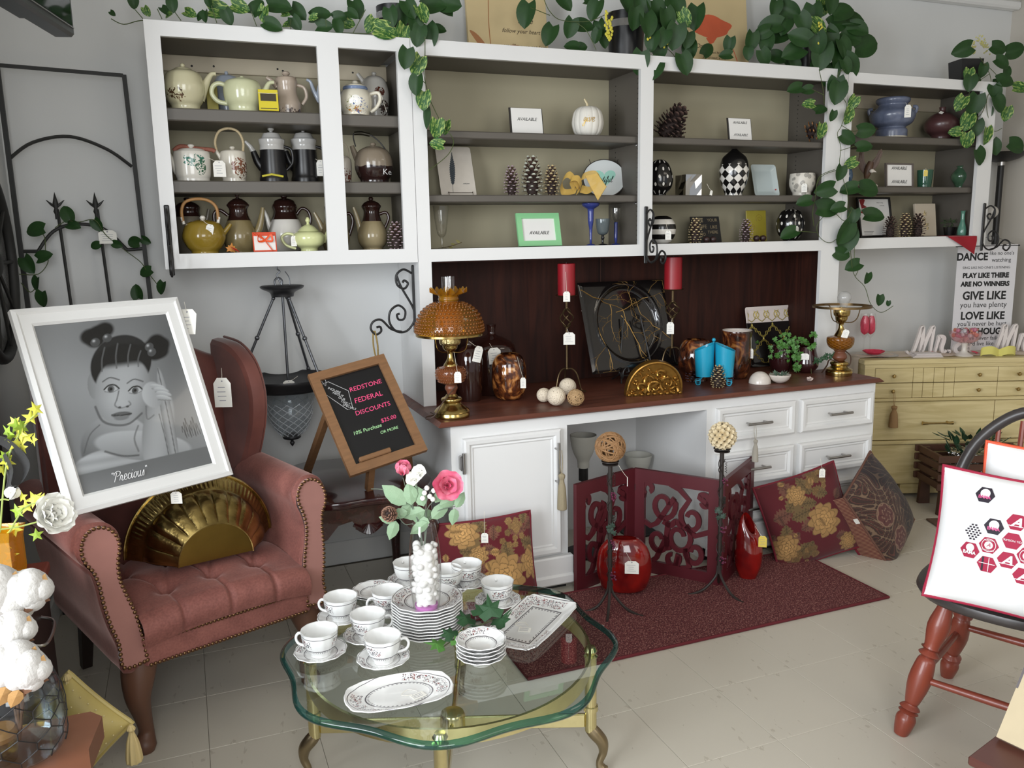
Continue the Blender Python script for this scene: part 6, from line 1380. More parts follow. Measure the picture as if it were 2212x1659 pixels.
lf=flat_leaf('wood_shaving',lp,crw,None,(s2_.X+.018,s2_.Y-.024,H2+.017),(.1,0,1.2),.03);tag(lf,'single cream wood petal fallen on the stand tray under the flower ball','petal')
rvm=Mat('oxblood_glaze');rvm.set(c=rvm.ramp(rvm.noise(7,3,.6),(.35,S(92,10,12)),(.6,S(140,22,16))),r=.1,coat=.8)
y=F(*PX('S',555,1430)).y+.03;
t,s_=vessel('moon_vase','round flattened oxblood red vase on the rug behind the left candle stand','vase','S',y,0.008,556,[(120,880),(150,895),(225,980),(256,1110),(248,1230),(200,1350),(130,1440),(120,1448)],rvm.m,open_=True,flat=.5,n=48)
htag(t,s_,540,900,628,1105,128,120,-135,lean=-.1)
y=F(*PX('S',1725,1300)).y+.03
t,s_=vessel('slanted_vase','tall narrow oxblood red vase with a slanted mouth and yellow tag, by the screen','vase','S',y,0.008,1722,[(58,745),(84,775),(112,870),(128,1000),(118,1140),(90,1270),(78,1305)],rvm.m,open_=True,flat=.7,n=40,wav=lambda a,r,z:(1,.012*cos(a-2.4)*max(0,(z-.1)/.04)))
htag(t,s_,1775,745,1845,880,74,108,-80,mt=yel_tag,lab='yellow price tag')
def pillow(name,label,M_,w,h,t,img,back_m,pipe_m,cat='pillow',pr=.006,group=None,front_m=None,pinch=.05):
 o=thing(name,label,cat,M_.to_translation(),0,group,M_.to_euler())
 def sh(x,y):u,v=2*x/w,2*y/h;q_=max(0,(1-abs(u)**2.4))*max(0,(1-abs(v)**2.4));return t/2*q_**.55
 def edge(x,y):u,v=2*x/w,2*y/h;return x*(1-pinch*(1-v*v)*abs(u)**3),y*(1-pinch*(1-u*u)*abs(v)**3)
 def fn(nx,ny):
  X,Y=np.meshgrid(np.linspace(-1,1,nx),np.linspace(-1,1,ny));q_=np.clip(1-np.abs(X)**2.4,0,1)*np.clip(1-np.abs(Y)**2.4,0,1)
  x=X*w/2*(1-pinch*(1-Y*Y)*np.abs(X)**3);yy=Y*h/2*(1-pinch*(1-X*X)*np.abs(Y)**3)
  return np.stack([x,yy,t/2*q_**.55+.003*np.sin(9*X+3*Y)*np.sin(7*Y)*q_],-1).reshape(-1,3)
 if img is not None:me=paint_mesh('cover',img,w,h,fn)
 else:
  me=mesh('cover',B().grid(lambda u,v:(lambda x,y:(*edge(x,y),sh(x,y)))((u-.5)*w,(v-.5)*h),40,40),front_m,180)
 if img is not None:me.materials.append(front_m)
 link('cover',me,o)
 obj('back_cover',B().grid(lambda u,v:(lambda x,y:(*edge(x,y),-sh(x,y)))((u-.5)*w,(v-.5)*h),24,24),back_m,o,smooth=180)
 pts=[(-1+2*i/20,-1)for i in range(20)]+[(1,-1+2*i/20)for i in range(20)]+[(1-2*i/20,1)for i in range(20)]+[(-1,1-2*i/20)for i in range(20)]
 obj('piping',B().tube([(*edge(x*w/2,y*h/2),0)for x,y in pts],pr,7,closed=True),pipe_m,o);o['h']=1;del o['h']
 return o,sh,edge
def floral(nx,ny,seed,bigs,dark=1.0):
 rs=np.random.RandomState(seed);x,y=np.meshgrid(np.linspace(0,1,nx),np.linspace(0,1,ny));im=np.zeros((ny,nx,3));im[:]=S(98,22,32)
 def put(mk,c):im[:]=im*(1-mk[...,None])+np.array(c)*mk[...,None]
 def leaf(cx,cy,L,a,c):
  u=(x-cx)*cos(a)+(y-cy)*sin(a);v=-(x-cx)*sin(a)+(y-cy)*cos(a);t_=u/L
  wd=.34*L*np.clip(np.sin(np.clip(t_,0,1)*pi),0,1)**.8*(1+.18*np.sin(t_*40));mk=((t_>0)&(t_<1)&(np.abs(v)<wd)).astype(float);put(mk,c)
  put(mk*(np.abs(np.abs(v)-np.abs(((t_*6)%1)-.5)*.3*L)<.006),mul(c,.5));put(mk*(np.abs(v)<.004),mul(c,.45))
 def flower(cx,cy,r,c,n=9):
  d=np.hypot(x-cx,y-cy);th=np.arctan2(y-cy,x-cx)
  for k,f in enumerate((1,.78,.56,.36,.18)):
   ph=rs.uniform(0,6);Rk=r*f*(.72+.28*np.abs(np.cos((n-k)*th/2+ph))**.6+.05*np.sin(11*th+ph));put((d<Rk).astype(float),mul(c,.38));put((d<Rk-.008).astype(float),mul(c,.68+.13*k));put(((d<Rk-.012)&(np.abs(np.sin((n-k)*th/2+ph))>.985)).astype(float),mul(c,.5))
 def cluster(cx,cy,r,c):
  for i in range(18):a,q_=rs.uniform(0,6.28),r*sqrt(rs.uniform(0,1));flower(cx+q_*cos(a),cy+q_*sin(a),.035,mul(c,rs.uniform(.7,1.1)),5)
 gd,ol,br_=S(204,158,98),S(122,98,62),S(122,78,62)
 for i in range(26):leaf(rs.uniform(0,1),rs.uniform(0,1),rs.uniform(.12,.26),rs.uniform(0,6.28),ol if i%2 else br_)
 for cx,cy,r,kd in bigs:(flower if kd else cluster)(cx,cy,r,gd)
 for i in range(8):leaf(rs.uniform(0,1),rs.uniform(0,1),rs.uniform(.06,.12),rs.uniform(0,6.28),mul(gd,.8))
 return im
q=Mat('tapestry_weave');q.set(c=q.attr(),r=.9,sheen=.15);q.bump(q.noise(500,2),.25,.001);tap=q.m;pipe_r=mat('burgundy_cord',S(110,18,36),.7,bs=300,bd=.001);burg=mat('burgundy_velvet',S(72,18,26),.9)
def frame3(o,xd,yd):xd=V(xd).normalized();yd=V(yd);yd=(yd-xd*yd.dot(xd)).normalized();z=xd.cross(yd);M_=Matrix((xd,yd,z)).transposed().to_4x4();M_.translation=o;return M_
pA=W(1058,1195,2.80);M1=frame3((pA.x,2.825,.195),(1,.0,0),(0,.22,.97))
o,sh_,ed_=pillow('floral_pillow','burgundy floral tapestry pillow behind the coffee table, against the cabinet door',M1,.39,.385,.11,floral(200,200,3,[(.62,.42,.24,1),(.25,.9,.17,1),(.97,.5,.17,1),(.74,.82,.15,0),(.1,.25,.15,1),(.38,.66,.1,1)]),burg,pipe_r,front_m=tap)
price_tag(o,W(1046,1104,2.79),W(1047,1162,2.74),.026,.038)
bl=F(1712,1213);M2=frame3(V((2.505,2.80,.185)),V((.40,-.07,.10)),(-.10,.12,.40))
o,sh_,ed_=pillow('floral_pillow','burgundy and gold floral tapestry pillow leaning on the drawers',M2,.40,.40,.12,.72*floral(200,200,8,[(.62,.45,.2,1),(.12,.28,.16,1),(.4,.8,.12,1),(.7,.88,.13,0),(.32,.08,.16,0),(.85,.12,.12,1)]),burg,pipe_r,front_m=tap)  # print darkened overall: light falloff to the right put in colour, browner cloth too
price_tag(o,W(1772,990,2.80),W(1776,1022,2.76),.026,.04)
def paisley(nx,ny):
 x,y=np.meshgrid(np.linspace(0,1,nx),np.linspace(0,1,ny));wx=x+.04*np.sin(9*y+2*np.sin(7*x));wy=y+.04*np.sin(8*x+2*np.sin(6*y));f=np.sin(22*wx+6*np.sin(9*wy))*np.sin(20*wy+5*np.sin(8*wx));im=np.zeros((ny,nx,3));im[:]=S(66,46,40)
 dk=sstep(.52,.62,x+.08*np.sin(9*y))*sstep(.98,.85,x);im=im*(1-dk[...,None]*.75)+np.array(S(30,26,32))*dk[...,None]*.75
 l=(np.abs(f)<.12).astype(float)*(1-.6*dk);im=im*(1-l[...,None])+np.array(S(136,110,88))*l[...,None];l=((np.abs(f)>.55)&(np.abs(f)<.7)).astype(float)*(1-.7*dk);im=im*(1-l[...,None])+np.array(S(112,66,56))*l[...,None]
 for cx,cy in((.25,.55),(.3,.2)):
  d=np.hypot(x-cx,y-cy);th=np.arctan2(y-cy,x-cx);mk=(d<.14);im[mk]=S(104,60,56);im[mk&(np.abs(np.sin(50*d+.6*np.sin(6*th)))<.3)]=S(158,124,104);im[mk&(d>.04)&(d<.1)&(np.abs(np.cos(3*th))<.25)]=S(84,44,46);im[(d>.128)&mk]=S(150,120,98)
 return im
q=Mat('striped_gusset');q.set(c=q.mix((q.pos(1)*900).sn().gt(0),S(92,34,36),S(150,112,88)),r=.9)
M3=frame3(V((2.865,2.735,.195)),V((.30,.16,.14)),V((-.18,.10,.34)))
o,sh_,ed_=pillow('paisley_pillow','brown paisley box pillow with striped red side, leaning beside the floral pillow',M3,.36,.40,.16,paisley(200,200)*.75,burg,mat('twisted_brown_cord',S(104,70,58),.7,var=.5,vs=300),front_m=tap,pinch=.02)  # paisley darkened as well, weaker light here put into the brown cloth colour
obj('gusset',B().grid(lambda u,v:(-.18-.004*sin(pi*v),(u-.5)*.40,(.5-v)*.10-.05),20,6),q.m,o,smooth=180)
obj('gusset_cord',B().tube([(-.18,-.2,-.1),(-.18,.2,-.1)],.006,7),pipe_r,o)
obj('care_label',B().box(-.186,-.183,.06,.085,-.02,.0),tag_m,o,smooth=0)
fr_g=mat('frosted_glass_grey',S(186,184,174),.5,sss=.0)
t,s_=vessel('glass_lamp','frosted glass bowl shade on a short stem at the left of the kneehole','lamp','S',3.25,.41,175,[(125,-90),(122,-50),(100,60),(62,140),(55,175)],fr_g,open_=True)
obj('stem',B().tube([(0,0,.0),(0,0,-.06)],.022,12).tube([(0,0,-.05),(0,0,-.41)],.01,10),black_m,t,kind='stuff');obj('foot',B().lathe([(0,-.41),(.09,-.41),(.09,-.402),(.015,-.39),(0,-.39)],24),black_m,t)
t,s_=vessel('glass_lamp','frosted glass bowl shade further back in the kneehole, behind the screen','lamp','S',3.40,.30,690,[(130,95),(124,120),(100,210),(60,280),(50,300)],fr_g,open_=True)
obj('stem',B().tube([(0,0,0),(0,0,-.30)],.01,10),black_m,t);obj('foot',B().lathe([(0,-.30),(.09,-.30),(.09,-.292),(0,-.285)],24),black_m,t)
def tassel(lb,top,h,wd,c,cord):
 t=thing('tassel',lb,'tassel',top);b=B();q_=mat('tassel_'+cord,c,.8,var=.2,vs=40,stretch=(60,60,2))
 obj('cord',B().tube(spl([(-.004,.0,.0),(-.006,-.004,-h*.2),(0,-.006,-h*.4),(.006,-.004,-h*.2),(.004,0,0)],5),.0014,6),q_,t)
 obj('head',B().lathe(sm([(.002,-h*.38),(wd*.42,-h*.41),(wd*.4,-h*.46),(wd*.3,-h*.5),(wd*.36,-h*.56)]),14,lambda a,r,z:1+.06*sin(8*a)),q_,t,(0,-.008,0))
 obj('skirt',B().lathe(sm([(wd*.34,-h*.55),(wd*.5,-h*.66),(wd*.62,-h*.97),(wd*.6,-h)]),60,lambda a,r,z:1+.07*sin(20*a)),q_,t,(0,-.008,0),smooth=180);return t
tassel('sage green tassel hanging from the bar handle of the white cabinet door',(1.338,2.885,.607),.24,.03,S(150,138,112),'sage')
tassel('silver grey tassel hanging from the left top drawer handle',(2.275,2.888,.612),.16,.022,S(170,164,152),'silver')
dk_=W(1,1,1)*0+V((3.474-.03*.366-.0,3.289-.03*.93,.597));tassel('tan tassel hanging from a dresser drawer knob',dk_,.19,.036,S(148,116,78),'tan')
# ---- windsor chair
wc=thing('windsor_chair','black-seated windsor chair with turned reddish legs and hoop back at right','chair',(2.11,1.53,0),atan2(-.91,.42))
red_w=mat('reddish_turned_wood',S(128,58,42),.4,var=.3,vs=8,stretch=(3,3,.5),coat=.2);blk_w=mat('black_paint_wood',S(62,57,56),.35,var=.2,vs=30)
so=[(.235*(abs(cos(a))**.8)*(1 if cos(a)>0 else-1),.225*(abs(sin(a))**.8)*(1 if sin(a)>0 else-1))for a in np.linspace(0,2*pi,48)[:-1]]
rows=[(.86,.405),(.97,.412),(1,.425),(.98,.438),(.9,.443),(.6,.432),(.2,.428)];n=len(so);b=B();b.add([(x*s_,y*s_,z)for s_,z in rows for x,y in so],[(i*n+j,i*n+(j+1)%n,(i+1)*n+(j+1)%n,(i+1)*n+j)for i in range(6)for j in range(n)]+[tuple(range(6*n,7*n)),tuple(range(n-1,-1,-1))]);obj('seat',b,blk_w,wc,smooth=50)
tp=[(0,.020),(.05,.026),(.12,.030),(.16,.022),(.17,.030),(.19,.018),(.2,.031),(.23,.018),(.25,.022),(.4,.034),(.55,.027),(.58,.019),(.6,.031),(.63,.019),(.645,.029),(.66,.022),(.8,.033),(.92,.024),(1,.018)]
wi=Matrix.LocRotScale(wc.location,wc.rotation_euler,wc.scale).inverted()
fa,fb_=wi@V((1.832,1.624,0)),wi@V((2.222,1.805,0));LG={}
for nm,f_ in(('a',fa),('b',fb_),('c',V((fa.x+.44,fa.y,0))),('d',V((fb_.x+.40,fb_.y,0)))):
 tpv=V((max(-.15,min(.15,f_.x*.62)),max(-.13,min(.13,f_.y*.62)),.41));LG[nm]=(f_,tpv)
 b=B();q_=[(f_.lerp(tpv,s_),r_*.92)for s_,r_ in tp];q2=spl([(*p_,r_)for p_,r_ in q_],3);b.tube([p_[:3]for p_ in q2],[p_[3]for p_ in q2],18);obj('leg',b,red_w,wc,smooth=50)
on=lambda nm,s_:LG[nm][0].lerp(LG[nm][1],s_)
for p_,q_ in((on('a',.42),on('c',.42)),(on('a',.45),on('b',.45)),(on('b',.5),on('d',.5)),(on('c',.45),on('d',.45))):obj('stretcher',B().tube([p_,p_.lerp(q_,.5),q_],[.0095,.012,.0095],10),red_w,wc)
hp_=spl([(-.20,.13,.43),(-.225,.19,.58),(-.19,.24,.76),(-.10,.275,.87),(0,.28,.90),(.10,.275,.87),(.19,.24,.76),(.225,.19,.58),(.20,.13,.43)],6);obj('hoop_back',B().tube(hp_,.017,10),blk_w,wc)
for i in range(5):x=-.12+.06*i;zt=.84+.05*(1-abs(i-2)/2);obj('spindle',B().tube([(x*.9,.17,.43),(x,.22,.62),(x*1.05,.27,zt)],[.008,.010,.007],8),red_w,wc)
wht_f=mat('white_canvas',S(236,236,236),.9,bs=200,bd=.0006,sheen=.1);crim=mat('crimson_piping',S(158,24,58),.6);orp=mat('orange_piping',S(222,84,48),.6)
xd=V((.42,-.91,0)).normalized();P0=F(1997,1286,.455);bk_d=V((.91,.42,0));yd=V((.25,.115,.93));Mw=frame3(P0+xd*.205+yd.normalized()*.18-bk_d*.0,xd,yd)
o,sh_,ed_=pillow('team_pillow','white pillow with crimson piping and printed crimson and black hexagon patches',Mw,.42,.36,.13,None,wht_f,crim,front_m=wht_f,pr=.005,pinch=.06)
cr_m=mat('crimson_print',S(162,24,62),.7);dkp=mat('charcoal_print',S(40,32,44),.7);wp=mat('white_print',S(240,238,238),.7);pkp=mat('pink_print',S(206,90,140),.7)
Mi=Mw.inverted()
def onp(px,py):
 c_=np.array(Mw.to_translation());nrm=np.array(Mw.to_3x3()@V((0,0,1)));p_=PL(px,py,c_+nrm*.05,nrm);q_=Mi@p_;return q_.x,q_.y
def lay(b,pts,fs,dz):b.add([(x,y,sh_(x,y)+dz)for x,y in pts],fs);return b
def hexa(cx,cy,r,mt,items,nm='hexagon_patch'):
 pts=[(cx,cy)];
 for f_ in(.5,1):
  for i in range(6):
   for j in range(3):a0,a1=R(60*i),R(60*i+60);t_=j/3;pts.append((cx+r*f_*(cos(a0)*(1-t_)+cos(a1)*t_),cy+r*f_*.95*(sin(a0)*(1-t_)+sin(a1)*t_)))
 fs=[(0,1+i,1+(i+1)%18)for i in range(18)]+[(1+i,19+i,19+(i+1)%18,1+(i+1)%18)for i in range(18)]
 hx_=obj(nm,lay(B(),pts,fs,.0022),mt,o,smooth=0)
 for s_,dx,dy,size,opt,m_ in items:
  b=B()
  if s_=='#':
   for i in range(-3,4):
    for j in range(-3,4):
     x,y=cx+(i+.5*(j%2))*r*.36,cy+j*r*.26
     if math.hypot(x-cx,y-cy)<r*.85:lay(b,[(x-.0022,y-.0022),(x+.003,y-.0016),(x+.0022,y+.0026),(x-.003,y+.0018)],[(0,1,2,3)],.0034)
  elif s_ in '-|':
   w_,h_=(r*.8,size)if s_=='-' else(size,r*.75);lay(b,[(cx+dx-w_,cy+dy-h_),(cx+dx+w_,cy+dy-h_),(cx+dx+w_,cy+dy+h_),(cx+dx-w_,cy+dy+h_)],[(0,1,2,3)],.0034)
  elif s_=='o':
   pts2=[(cx+dx+size*cos(a),cy+dy+size*sin(a))for a in np.linspace(0,2*pi,25)[:-1]];lay(b,pts2,[tuple(range(24))],.0032+opt.get('up',0))
  else:
   oo=dict(opt);up=oo.pop('up',0);co,f2=text(s_,size,0,**oo);lay(b,[(cx+dx+p_[0],cy+dy+p_[1])for p_ in co],f2,.0036+up)
  obj('patch_print',b,m_,hx_,kind='stuff',smooth=0)
A_=lambda r:[('A',0,-.001,r*1.35,dict(shear=.35,off=r*.04,sx=1.1),wp),('-',-r*.1,-r*.42,.0009,{},wp)]
for px,py,kd in((2128,1069,'k'),(2105,1149,'#'),(2150,1138,'k'),(2199,1129,'A'),(2097,1188,'b'),(2139,1178,'s'),(2190,1169,'t'),(2134,1219,'p'),(2179,1210,'A'),(2222,1202,'s'),(2212,1245,'A')):
 cx,cy=onp(px,py);r=.0235
 if kd=='k':hexa(cx,cy,r,dkp,[('o',0,.004,r*.5,{},wp),('BAMA',0,-.006,.011,dict(off=.0004,up=.001),pkp)])
 elif kd=='b':hexa(cx,cy,r,cr_m,[('o',0,.007,r*.42,{},wp),('BAMA',0,-.006,.0115,dict(off=.0004,up=.001),wp)])
 elif kd=='#':hexa(cx,cy,r,wp,[('#',0,0,0,{},dkp)])
 elif kd=='A':hexa(cx,cy,r,cr_m,A_(r))
 elif kd=='s':hexa(cx,cy,r,cr_m,[('o',0,0,r*.72,{},wp),('o',0,0,r*.66,dict(up=.0003),cr_m),('o',0,0,r*.42,dict(up=.0006),wp),('A',0,0,r*.6,dict(shear=.3,up=.0012),cr_m),('ALABAMA',0,r*.53,.0055,dict(up=.001),wp),('CRIMSON TIDE',0,-r*.54,.0042,dict(up=.001),wp)])
 elif kd=='t':hexa(cx,cy,r,cr_m,[('CRIMSON TIDE',0,0,.0072,{},wp)])
 else:hexa(cx,cy,r,cr_m,[('-',0,.002,.0008,{},wp),('|',.004,0,.0008,{},wp),('|',-.010,0,.0022,{},dkp)])
Mv=frame3(Mw.to_translation()+bk_d*.125+xd*.06+V((0,0,.035)),xd,yd);pillow('piped_pillow','white pillow with orange piping propped behind the hexagon pillow',Mv,.40,.40,.11,None,wht_f,orp,front_m=wht_f,pr=.005)
pl0=F(2035,1112);sb=thing('slatted_planter','brown slatted wooden planter box in front of the dresser, leafy greens inside','planter',pl0,atan2(-.366,.93))
brw=mat('stained_brown_wood',S(72,44,30),.5,var=.3,vs=10,stretch=(1,4,4))
for x in(.0,.42):
 for y in(.0,.20):obj('leg',B().add([(x-.03,y-.012,0),(x+.03,y-.012,0),(x+.015,y-.012,.31),(x-.015,y-.012,.31),(x-.03,y+.012,0),(x+.03,y+.012,0),(x+.015,y+.012,.31),(x-.015,y+.012,.31)],[(0,1,2,3),(7,6,5,4),(0,4,5,1),(1,5,6,2),(2,6,7,3),(3,7,4,0)]),brw,sb,smooth=0)
for z in(.135,.185,.235,.28):
 for y in(-.022,.222):obj('slat',B().box(-.05,.47,y-.008,y+.008,z,z+.036,.003),brw,sb)
 for x in(-.03,.45):obj('slat',B().box(x-.008,x+.008,-.01,.21,z,z+.036,.003),brw,sb)
obj('planter_floor',B().box(.0,.42,.0,.2,.12,.132),brw,sb,smooth=0)
fo=mat('silver_foil',S(190,190,190),.15,m=1,bs=40,bd=.02,bst=1)
pg_=thing('potted_plant','dark leafy greenery with silver foil inside the brown slatted planter','plant',sb.location+V((.19,-.03,.133)),sb.rotation_euler.z);obj('foil_wrap',B().lathe(sm([(.07,0),(.08,.1),(.10,.17),(.02,.16)]),24,lambda a,r,z:1+.14*sin(7*a+30*z)),fo,pg_,(0,.08,0),smooth=0);rs=random.Random(21);dg=mat('laurel_green',S(36,62,40),.4,var=.3,vs=20)
for i in range(70):a=rs.uniform(0,6.28);q_=rs.uniform(.02,.13);flat_leaf('leaf',lp,dg,pg_,(q_*cos(a)*1.3,.08+q_*sin(a)*.6,.15+rs.uniform(0,.10)),(rs.uniform(.2,1.3),0,a-pi/2),rs.uniform(.045,.07))
cm=F(1990,1125);tag(obj('door_mat',B().box(0,.5,-.34,0,.0005,.01,.003),mat('brown_mat',S(96,76,62),.95,var=.4,vs=80),loc=(cm.x+.03,cm.y-.0,0),rot=(0,0,-.37)),'brown patterned mat corner showing behind the windsor chair','mat')
BZ=.30;c0,c1=F(2092,1632,BZ),F(2168,1574,BZ);xd2=(c1-c0).normalized();bx=thing('storage_box','box with brown top and cream side at the lower right edge','box',(c0.x,c0.y,0),atan2(xd2.y,xd2.x))
obj('lid',B().box(-.004,.45,-.40,.0,BZ-.022,BZ,.004),mat('brown_lid',S(88,48,40),.4,var=.1,vs=10),bx);obj('body',B().box(.012,.44,-.39,-.012,.0,BZ-.023,.003),mat('cream_box',S(226,212,160),.6),bx)
cf=F(2158,1596,BZ+.001);cream_f=mat('distressed_cream',S(200,184,152),.5,var=.06,vs=30);gx=V((.2,-.98,0));Mf=frame3(cf,gx,V((.588,.12,.8)))
ff=thing('picture_frame','cream distressed picture frame standing on the box at the right edge','picture',Mf.to_translation(),0,None,Mf.to_euler());b=frame_bars(.3,.36,.045,.018);b.v=[(x+.15,y,z)for x,y,z in b.v];obj('frame',b,cream_f,ff,smooth=0)
b=frame_bars(.21,.27,.012,.008);b.v=[(x+.15,y+.045,z)for x,y,z in b.v];obj('inner_moulding',b,mat('tan_moulding',S(150,132,104),.5),ff,smooth=0);obj('backing',B().box(.05,.25,.05,.31,.002,.004),cream_f,ff,smooth=0)
obj('worn_edge',B().box(-.001,.004,.12,.22,.001,.0185),mat('bare_grey_wood',S(104,98,100),.7),ff,smooth=0)
# ==== china on the coffee table
gz=GZ+.0006
def china(name,R_,kind='plate',z0=0,z1=1):
 q=Mat(name);base=S(232,232,230);ink=S(96,92,96);red=S(128,62,62)
 if kind=='plate':r=q.rad()/R_;a=q.ang()
 elif kind=='oval':p_,w_=R_;r=((q.pos(0)/p_)*(q.pos(0)/p_)+(q.pos(1)/w_)*(q.pos(1)/w_)).op('SQRT');a=q.pos(1).op('ARCTAN2',q.pos(0)*.6)
 elif kind=='rect':p_,w_=R_;r=(q.pos(0)/p_).ab().mx((q.pos(1)/w_).ab()*.8+.2*1);a=q.pos(1).op('ARCTAN2',q.pos(0)*.7)
 else:r=(q.pos(2)-z0)/(z1-z0)*.5+.5;a=q.ang()
 up=q.pos(2)*0+1
 n1_,n2_=q.noise(330,1,1),q.noise(120,1)
 spr=(a*2+.6).sn().gt(-.25)*r.gt(.70)*r.lt(.91)*n1_.gt(.52)*n2_.gt(.40)
 teeth=(a*46).sn().gt(.2)*r.gt(.56)*r.lt(.60)
 line=r.near(.625,.014).mx(r.near(.955,.008)).mx(teeth*.8)
 c=q.mix(line,base,ink);c=q.mix(spr,c,q.mix(n2_.gt(.56),ink,red));q.set(c=c,r=.1,coat=.5);return q.m
plain_c=mat('white_china',S(232,232,230),.1,coat=.5)
scal=lambda a,r,z:1+.018*cos(12*a)*min(1,r/.05)
RS,RP,RB,RC=.067,.097,.063,.040
sau_m,plt_m,bwl_m=china('china_saucer',RS),china('china_plate',RP),china('china_bowl',RB)
cup_m=china('china_cup',RC,'cup',.008,.052)
def dish_mesh(nm,R_,h,flat,m,t=.0028):pr=[(0,.002),(flat*.8,.002),(flat*.82,0),(flat*.9,0),(flat*.95,.003),(R_*.93,h-.002),(R_,h),(R_*.985,h+t*.7),(R_*.92,h),(flat,t+.003),(flat*.7,t+.001),(0,t+.001)];return mesh(nm,B().lathe(pr,72,scal),m,60)
sau_me=dish_mesh('saucer',RS,.016,.034,sau_m);plt_me=dish_mesh('plate',RP,.014,.060,plt_m);bwl_me=dish_mesh('bowl',RB,.026,.030,bwl_m)
def put(name,me,label,cat,loc,group,rz=0):return tag(link(name,me,None,loc,(0,0,rz)),label,cat,group)
cup_pr=sm([(0,.003),(.016,.003),(.018,0),(.022,0),(.022,.004),(.031,.018),(.038,.034),(RC,.050),(.041,.056)],3)
cw_=lambda a,r,z:1+.012*cos(12*a)
cup_b=B().lathe(cup_pr,60,cw_,cap=False);cup_b.cm=1;cup_b.lathe([cup_pr[-1]]+[(r-.0022,z)for r,z in cup_pr[::-1]if z>.008]+[(0,.007)],60,cw_,cap=False)
cup_body=mesh('body',cup_b,[cup_m,plain_c],60)
cup_h=mesh('handle',B().tube(spl([(.036,0,.044),(.050,0,.047),(.058,0,.036),(.052,0,.022),(.030,0,.016)],5),[.0034]*21,8),plain_c,180)
def T(u,v,z=gz):return F(*PX('T',u,v),z)
def cup(u,v,su,sv,ha,lab,sau=True):
 p=T(su,sv,gz+.006)
 if sau:put('saucer',sau_me,'floral-rimmed saucer under the '+lab,'saucer',(p.x,p.y,gz),'saucers on the glass table',.3*u%3)
 c=thing('teacup','white teacup with grey floral band, '+lab,'cup',(p.x,p.y,gz+.0048),R(ha),'teacups on the glass table')
 link('body',cup_body,c,sc=(1.16,1.16,1.22));link('handle',cup_h,c,sc=(1.12,1,1.16));return c
cup(345,620,368,640,150,'cup at the front left of the glass table')
cup(720,650,742,680,-10,'cup nearest the oval tray')
cup(668,500,655,540,-5,'cup in the middle of the left group')
cup(492,380,492,430,150,'cup behind the front left cup')
cup(815,350,775,390,190,'cup just left of the plate stack')
cup(1230,190,1242,222,80,'cup at the back, right of the pebble vase')
cup(1427,290,1425,335,75,'cup beside the rectangular tray')
cup(905,150,895,215,100,'cup at the back, left of the pebble vase')
c_=cup(1125,230,1125,258,30,'cup squeezed between pebble vase and plates',True)
p=T(690,280,gz+.01)
for i,lb in enumerate(('lower','upper')):put('saucer',sau_me,'%s of two stacked small plates at the back left of the glass table'%lb,'plate',(p.x,p.y,gz+.0065*i),'stacked small plates');
p=T(1058,575,gz);pc=V((p.x,p.y+RP*.8,gz))
ORD='second third fourth fifth sixth seventh eighth ninth tenth'.split()
for i in range(11):
 lb='top plate of the tall stack, the pebble vase standing on it' if i==10 else 'bottom plate of the tall stack of floral plates' if i==0 else '%s plate from the top of the tall floral stack'%ORD[9-i]
 put('plate',plt_me,lb,'plate',(pc.x,pc.y,gz+.0082*i),'plates in the tall stack' if 0<i<10 else None,i*.52)
ptop=gz+.0082*10+.0040
p=T(1355,745,gz);bc=V((p.x+.004,p.y+.045,gz))
for i in range(5):put('bowl',bwl_me,'top bowl of the stack beside the rectangular tray' if i==4 else 'bottom bowl of the stack beside the rectangular tray' if i==0 else '%s bowl from the top of the bowl stack'%ORD[3-i],'bowl',(bc.x,bc.y,gz+.0095*i),'bowls in the stack' if 0<i<4 else None,i*.3)
def scrap(root,M_,w,h):
 b=B().at(M_);b.box(-w/2,w/2,-h/2,h/2,0,.0006);t_=obj('price_tag',b,tag_m,root,smooth=0,label='white price tag')
 ib=B().at(M_)
 for i in range(3):ib.box(-w*.4,w*.3,h*(.25-.25*i),h*(.31-.25*i),.0007,.0009)
 obj('handwriting',ib,ink_m,t_,kind='stuff',smooth=0);obj('string',B().at(M_).tube(spl([(-w*.3,h*.5,.001),(-w*.9,h*1.1,.002),(-w*.2,h*1.6,.002),(w*.2,h*.8,.001)],5),.0006,5),string_m,t_)
a0,a1=T(512,955),T(1150,835);ax=(a1-a0);L_=ax.length;an=atan2(ax.y,ax.x);c0=(a0+a1)/2
t=thing('oval_tray','oval white serving tray with grey floral rim at the front of the glass table','tray',(c0.x,c0.y,gz),an);om=china('china_oval',(L_/2,L_*.32),'oval')
stad=lambda a,r:(r*(L_/2)*(abs(cos(a))**.75)*(1 if cos(a)>0 else-1),r*L_*.30*(abs(sin(a))**.62)*(1 if sin(a)>0 else-1))
def traymesh(fn,m,hh):
 vs=[];n=72;rows=[(.0,.0015),(.62,.0015),(.68,.0),(.8,.004),(1,hh),(.985,hh+.002),(.8,.0065),(.66,.004),(0,.004)]
 for s_,z in rows[1:-1]:vs+=[(*fn(2*pi*i/n,s_*(1+.012*cos(2*pi*i/n*12)*(s_>.75))),z)for i in range(n)]
 k=len(rows)-2;return B().add(vs,[(j*n+i,j*n+(i+1)%n,(j+1)*n+(i+1)%n,(j+1)*n+i)for j in range(k-1)for i in range(n)]+[tuple(range(n-1,-1,-1)),tuple(range((k-1)*n,k*n))])
obj('tray',traymesh(stad,om,.013),om,t,smooth=50);scrap(t,Matrix.Translation((L_*.16,-L_*.09,.0052))@Matrix.Rotation(.35,4,'Z'),.034,.022)
